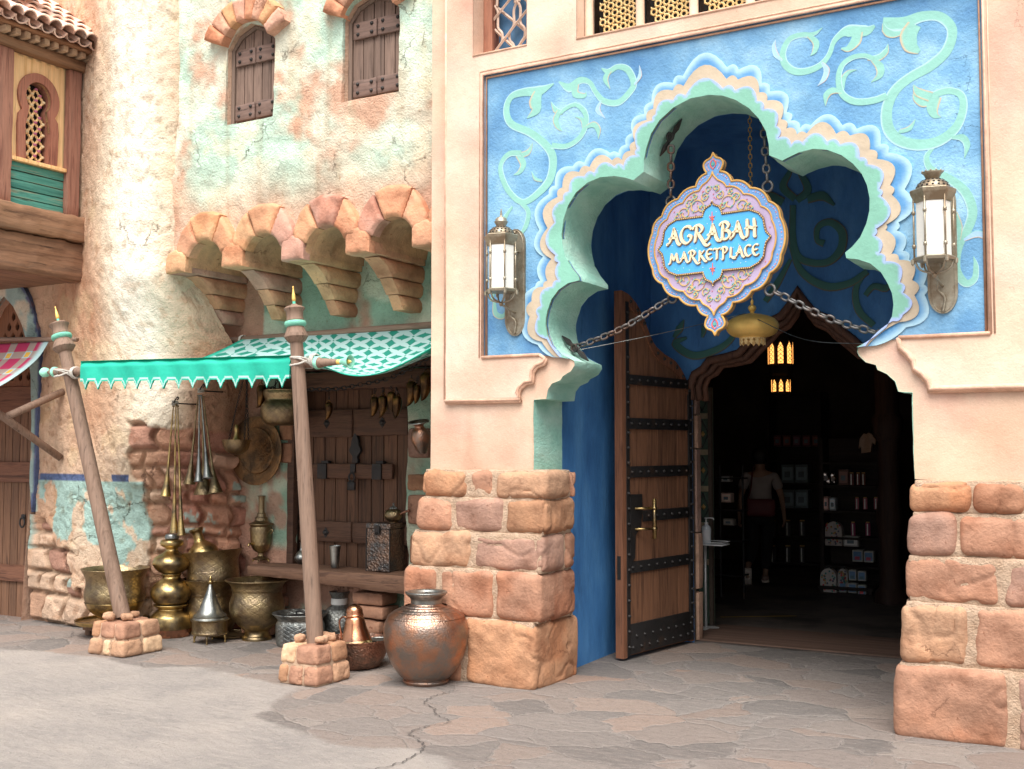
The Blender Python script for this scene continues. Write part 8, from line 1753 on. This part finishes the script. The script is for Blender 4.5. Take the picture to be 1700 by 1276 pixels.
mb = MB(); mb.tube([(0, 0, 80*k), (0, 0, RZ-lp[2])], .008, 6); mb.build('rod', M_lamp, L2)
# sanitiser stand
sp = Z(1172, 1043, .008); k = depth(sp)/FPX; tz = Y(1186, 906, sp[1])[2]
ST = thing('sanitiser_stand', 'slim steel stand with a small white tray at the doorway', 'stand', (sp[0], sp[1], .008)); M_steel = metal('chrome_steel', (.80, .80, .80), (.6, .6, .6), .35, .1, 60, m=.4); M_white = pbr('white_plastic', [(.78, .78, .78), (.85, .85, .85)], 5, .4, bump=.05)
mb = MB(); mb.tube([(.0, 0, 0), (.0, 0, tz)], .013, 10); mb.build('pole', M_steel, ST, smooth=True)
mb = MB(); mb.lathe([(0, 0), (.12, 0), (.12, .006), (.04, .014), (0, .014)], 28, Matrix.Translation((.05, .02, 0))); mb.build('base', M_steel, ST, auto=30)
mb = MB(); mb.rbox((-.07, -.10, tz), (.20, .10, tz+.012), .004, .1); mb.tube([(-.07, -.10, tz+.03), (.20, -.10, tz+.03), (.20, .10, tz+.03), (-.07, .10, tz+.03)], .003, 5, close=True); mb.build('tray', M_white, ST)
BT = thing('pump_bottle', 'clear grey pump bottle with a white label on the steel stand', 'bottle', (sp[0]+.022, sp[1]-.03, .008+tz+.013)); M_bot = pbr('milky_clear_plastic', [(.62, .68, .72), (.72, .76, .80)], 5, .25, bump=.05)
mb = MB(); mb.lathe([(0, 0), (.040, 0), (.043, .006), (.043, .13), (.036, .155), (.018, .168), (.016, .175), (0, .175)], 24); mb.build('bottle_body', M_bot, BT, auto=40)
mb = MB(); mb.lathe([(0, .172), (.018, .172), (.018, .19), (.007, .195), (.006, .22), (.014, .225), (.014, .235), (0, .237)], 16); mb.tube([(0, 0, .230), (.05, -.01, .232), (.075, -.015, .228), (.078, -.016, .215)], .006, 8); mb.build('pump', M_white, BT, smooth=True)
mb = MB(); n = 10; V = []; 
for z in (.03, .125):
    for q in range(n+1): a = -1.9+1.5*q/n; V.append((.0438*math.cos(a), .0438*math.sin(a), z))
mb.add(V, [(q, q+1, q+n+2, q+n+1) for q in range(n)], (.8, .8, .82)); lbl = mb.build('label', M_paint, BT, smooth=True)
# ---------------------------------------------------------------- the customer inside, seen from behind, mid-stride
def skinned(name, verts, edges, radii, m, parent, sub=2, root=0):
    me = bpy.data.meshes.new(name); me.from_pydata([tuple(v) for v in verts], edges, []); me.materials.append(m); o = bpy.data.objects.new(name, me); C.objects.link(o); o.parent = parent
    sk = o.modifiers.new('skin', 'SKIN'); sk.use_smooth_shade = True; sk.branch_smoothing = .4
    for i, r in enumerate(radii):
        v = me.skin_vertices[0].data[i]; v.radius = (r, r) if not hasattr(r, '__len__') else r; v.use_root = (i == root)
    ss = o.modifiers.new('sub', 'SUBSURF'); ss.levels = ss.render_levels = sub; return o
M_skin = pbr('skin', [(.30, .17, .11), (.36, .21, .14)], 6, .55, bump=.05); M_shirt = pbr('white_shirt', [(.34, .29, .27), (.40, .35, .33)], 6, .85, bump=.3, bscale=12); M_trou = pbr('black_trousers', [(.012, .011, .012)], rough=.9, bump=.2, bscale=20); M_hair = pbr('black_hair', [(.010, .008, .007)], rough=.5, bump=.6, bscale=80, stretch=(1, 1, .1)); M_bag = pbr('dark_red_bag', [(.10, .012, .015), (.14, .02, .02)], 6, .6, bump=.2)
fp_ = Z(1268, 966, .008); PS = thing('person', 'person seen from behind in a white shirt and black trousers walking into the shop', 'person', (fp_[0], fp_[1], .008), math.radians(18))
Hh = 1.60/1.7; s = Hh
J = {'pel': (-.03, .0, .92), 'sp1': (-.03, .01, 1.05), 'sp2': (-.03, .03, 1.22), 'ch': (-.03, .03, 1.35), 'nk': (-.03, .04, 1.46), 'hd0': (-.03, .06, 1.54), 'hd1': (-.03, .07, 1.63),
     'rh': (.07, 0, .88), 'rk': (.05, .08, .48), 'ra': (.02, -.02, .09), 'rf': (.02, .10, .04), 'lh': (-.13, 0, .88), 'lk': (-.13, .02, .48), 'la': (-.20, -.32, .20), 'lf': (-.20, -.30, .07),
     'rs': (.15, .03, 1.37), 're': (.24, .0, 1.10), 'rw': (.27, .10, .87), 'rp': (.275, .125, .80), 'ls': (-.21, .03, 1.37), 'le': (-.28, -.03, 1.10), 'lw': (-.30, .06, .87), 'lp': (-.30, .085, .80)}
hands = {}
for sd, (wx, wy, wz) in (('r', J['rp']), ('l', J['lp'])):
    for q in range(4): ox = (q-1.5)*.019; ln_ = (.060, .068, .064, .050)[q]; J[sd+'f%da' % q] = (wx+ox*.3, wy+ox, wz-.035); J[sd+'f%db' % q] = (wx+ox*.3-.012, wy+ox*1.1, wz-.035-ln_*.55); J[sd+'f%dc' % q] = (wx+ox*.3-.024*(1 if sd == 'r' else -1), wy+ox*1.15, wz-.035-ln_)
    J[sd+'t1'] = (wx, wy+.035, wz+.0); J[sd+'t2'] = (wx-.01, wy+.055, wz-.035)
keys = list(J); V = [tuple(c*s for c in J[q]) for q in keys]; ID = {q: i for i, q in enumerate(keys)}
R = {'pel': .13, 'sp1': .115, 'sp2': .12, 'ch': .12, 'nk': .055, 'hd0': .075, 'hd1': .085, 'rh': .085, 'rk': .058, 'ra': .038, 'rf': .035, 'lh': .085, 'lk': .058, 'la': .038, 'lf': .035, 'rs': .06, 're': .040, 'rw': .027, 'rp': .034, 'ls': .06, 'le': .040, 'lw': .027, 'lp': .034}
E_ = [('pel', 'sp1'), ('sp1', 'sp2'), ('sp2', 'ch'), ('ch', 'nk'), ('nk', 'hd0'), ('hd0', 'hd1'), ('pel', 'rh'), ('rh', 'rk'), ('rk', 'ra'), ('ra', 'rf'), ('pel', 'lh'), ('lh', 'lk'), ('lk', 'la'), ('la', 'lf'), ('ch', 'rs'), ('rs', 're'), ('re', 'rw'), ('rw', 'rp'), ('ch', 'ls'), ('ls', 'le'), ('le', 'lw'), ('lw', 'lp')]
for sd in 'rl':
    for q in range(4): E_ += [(sd+'p', sd+'f%da' % q), (sd+'f%da' % q, sd+'f%db' % q), (sd+'f%db' % q, sd+'f%dc' % q)]
    E_ += [(sd+'p', sd+'t1'), (sd+'t1', sd+'t2')]
body = skinned('body', V, [(ID[a], ID[b]) for a, b in E_], [R.get(q, .010)*s for q in keys], M_skin, PS)
def sub_skin(name, ks, es, rs, m, sub=2): i = {q: n for n, q in enumerate(ks)}; return skinned(name, [tuple(c*s for c in (J[q] if isinstance(q, str) else q)) for q in ks], [(i[a], i[b]) for a, b in es], [r*s if not hasattr(r, '__len__') else tuple(z*s for z in r) for r in rs], m, PS, sub)
re2 = (.215, .01, 1.18); le2 = (-.265, -.01, 1.18); hem = (-.03, .0, .90)
sub_skin('shirt', [hem, 'sp1', 'sp2', 'ch', 'rs', re2, 'ls', le2], [(hem, 'sp1'), ('sp1', 'sp2'), ('sp2', 'ch'), ('ch', 'rs'), ('rs', re2), ('ch', 'ls'), ('ls', le2)], [(.175, .145), (.16, .135), (.17, .14), (.15, .13), .082, .068, .082, .068], M_shirt)
rk2, lk2 = (.03, .0, .14), (-.19, -.27, .26)
sub_skin('trousers', ['pel', 'rh', 'rk', rk2, 'lh', 'lk', lk2], [('pel', 'rh'), ('rh', 'rk'), ('rk', rk2), ('pel', 'lh'), ('lh', 'lk'), ('lk', lk2)], [.145, .105, .080, .065, .105, .080, .065], M_trou)
mb = MB(); mb.lathe([(0, .115), (.06, .105), (.095, .07), (.105, .02), (.10, -.03), (.085, -.075), (.055, -.10), (0, -.105)], 20, Matrix.Translation((-.03*s, .055*s, 1.625*s)) @ Matrix.Scale(1.0, 4)); mb.build('hair', M_hair, PS, smooth=True)
# face, turned away from the doorway
mb = MB(); hx, hy, hz = -.03*s, .155*s, 1.60*s
for sx in (-.030, .030): mb.lathe([(0, -.011), (.010, -.004), (.010, .004), (0, .011)], 10, Matrix.Translation((hx+sx, hy-.004, hz+.012)), (.5, .5, .5))
mb.build('eyes', M_goods, PS, smooth=True); mb = MB(); mb.lathe([(0, .022), (.008, .008), (.013, -.010), (0, -.016)], 10, Matrix.Translation((hx, hy+.004, hz-.012))); mb.tube([(hx-.02, hy-.002, hz-.045), (hx, hy+.005, hz-.047), (hx+.02, hy-.002, hz-.045)], .005, 6)
for sx in (-.088, .088): mb.lathe([(0, -.03), (.012, -.015), (.016, .012), (0, .028)], 10, Matrix.Translation((hx+sx*s, hy-.09*s, hz)))
mb.build('face_features', M_skin, PS, smooth=True)
for nm, (x, y, z), rx_ in (('r', (.02, .04, .0), 0), ('l', (-.20, -.33, .10), math.radians(-62))):
    mb = MB(); Mx = Matrix.Translation((x*s, y*s, z*s)) @ Matrix.Rotation(rx_, 4, 'X'); mb.rbox((-.045, -.11, .02), (.045, .15, .085), .035, .03, col=(.16, .10, .08), M=Mx); st = len(mb.v)
    mb.rbox((-.048, -.115, 0), (.048, .155, .026), .012, .05, col=(.55, .48, .42), M=Mx); mb.build('shoe', M_goods, PS, smooth=True)
BG = thing('shoulder_bag', 'dark red shoulder bag worn at the hip of the person in the shop', 'bag', (fp_[0], fp_[1], .008), math.radians(18))
mb = MB(); mb.rbox((-.20, -.24, .80), (.15, -.13, 1.02), .04, .04, .004, 3); mb.build('pouch', M_bag, BG, smooth=True); mb = MB(); mb.tube(smooth_path([(-.18, -.15, 1.0), (-.14, -.13, 1.15), (-.12, -.08, 1.33), (-.10, .03, 1.40)], 5), .010, 6); mb.build('strap', M_bag, BG, smooth=True)
# the pale stone dado on the far side of the plaza is out of view: nothing more is built
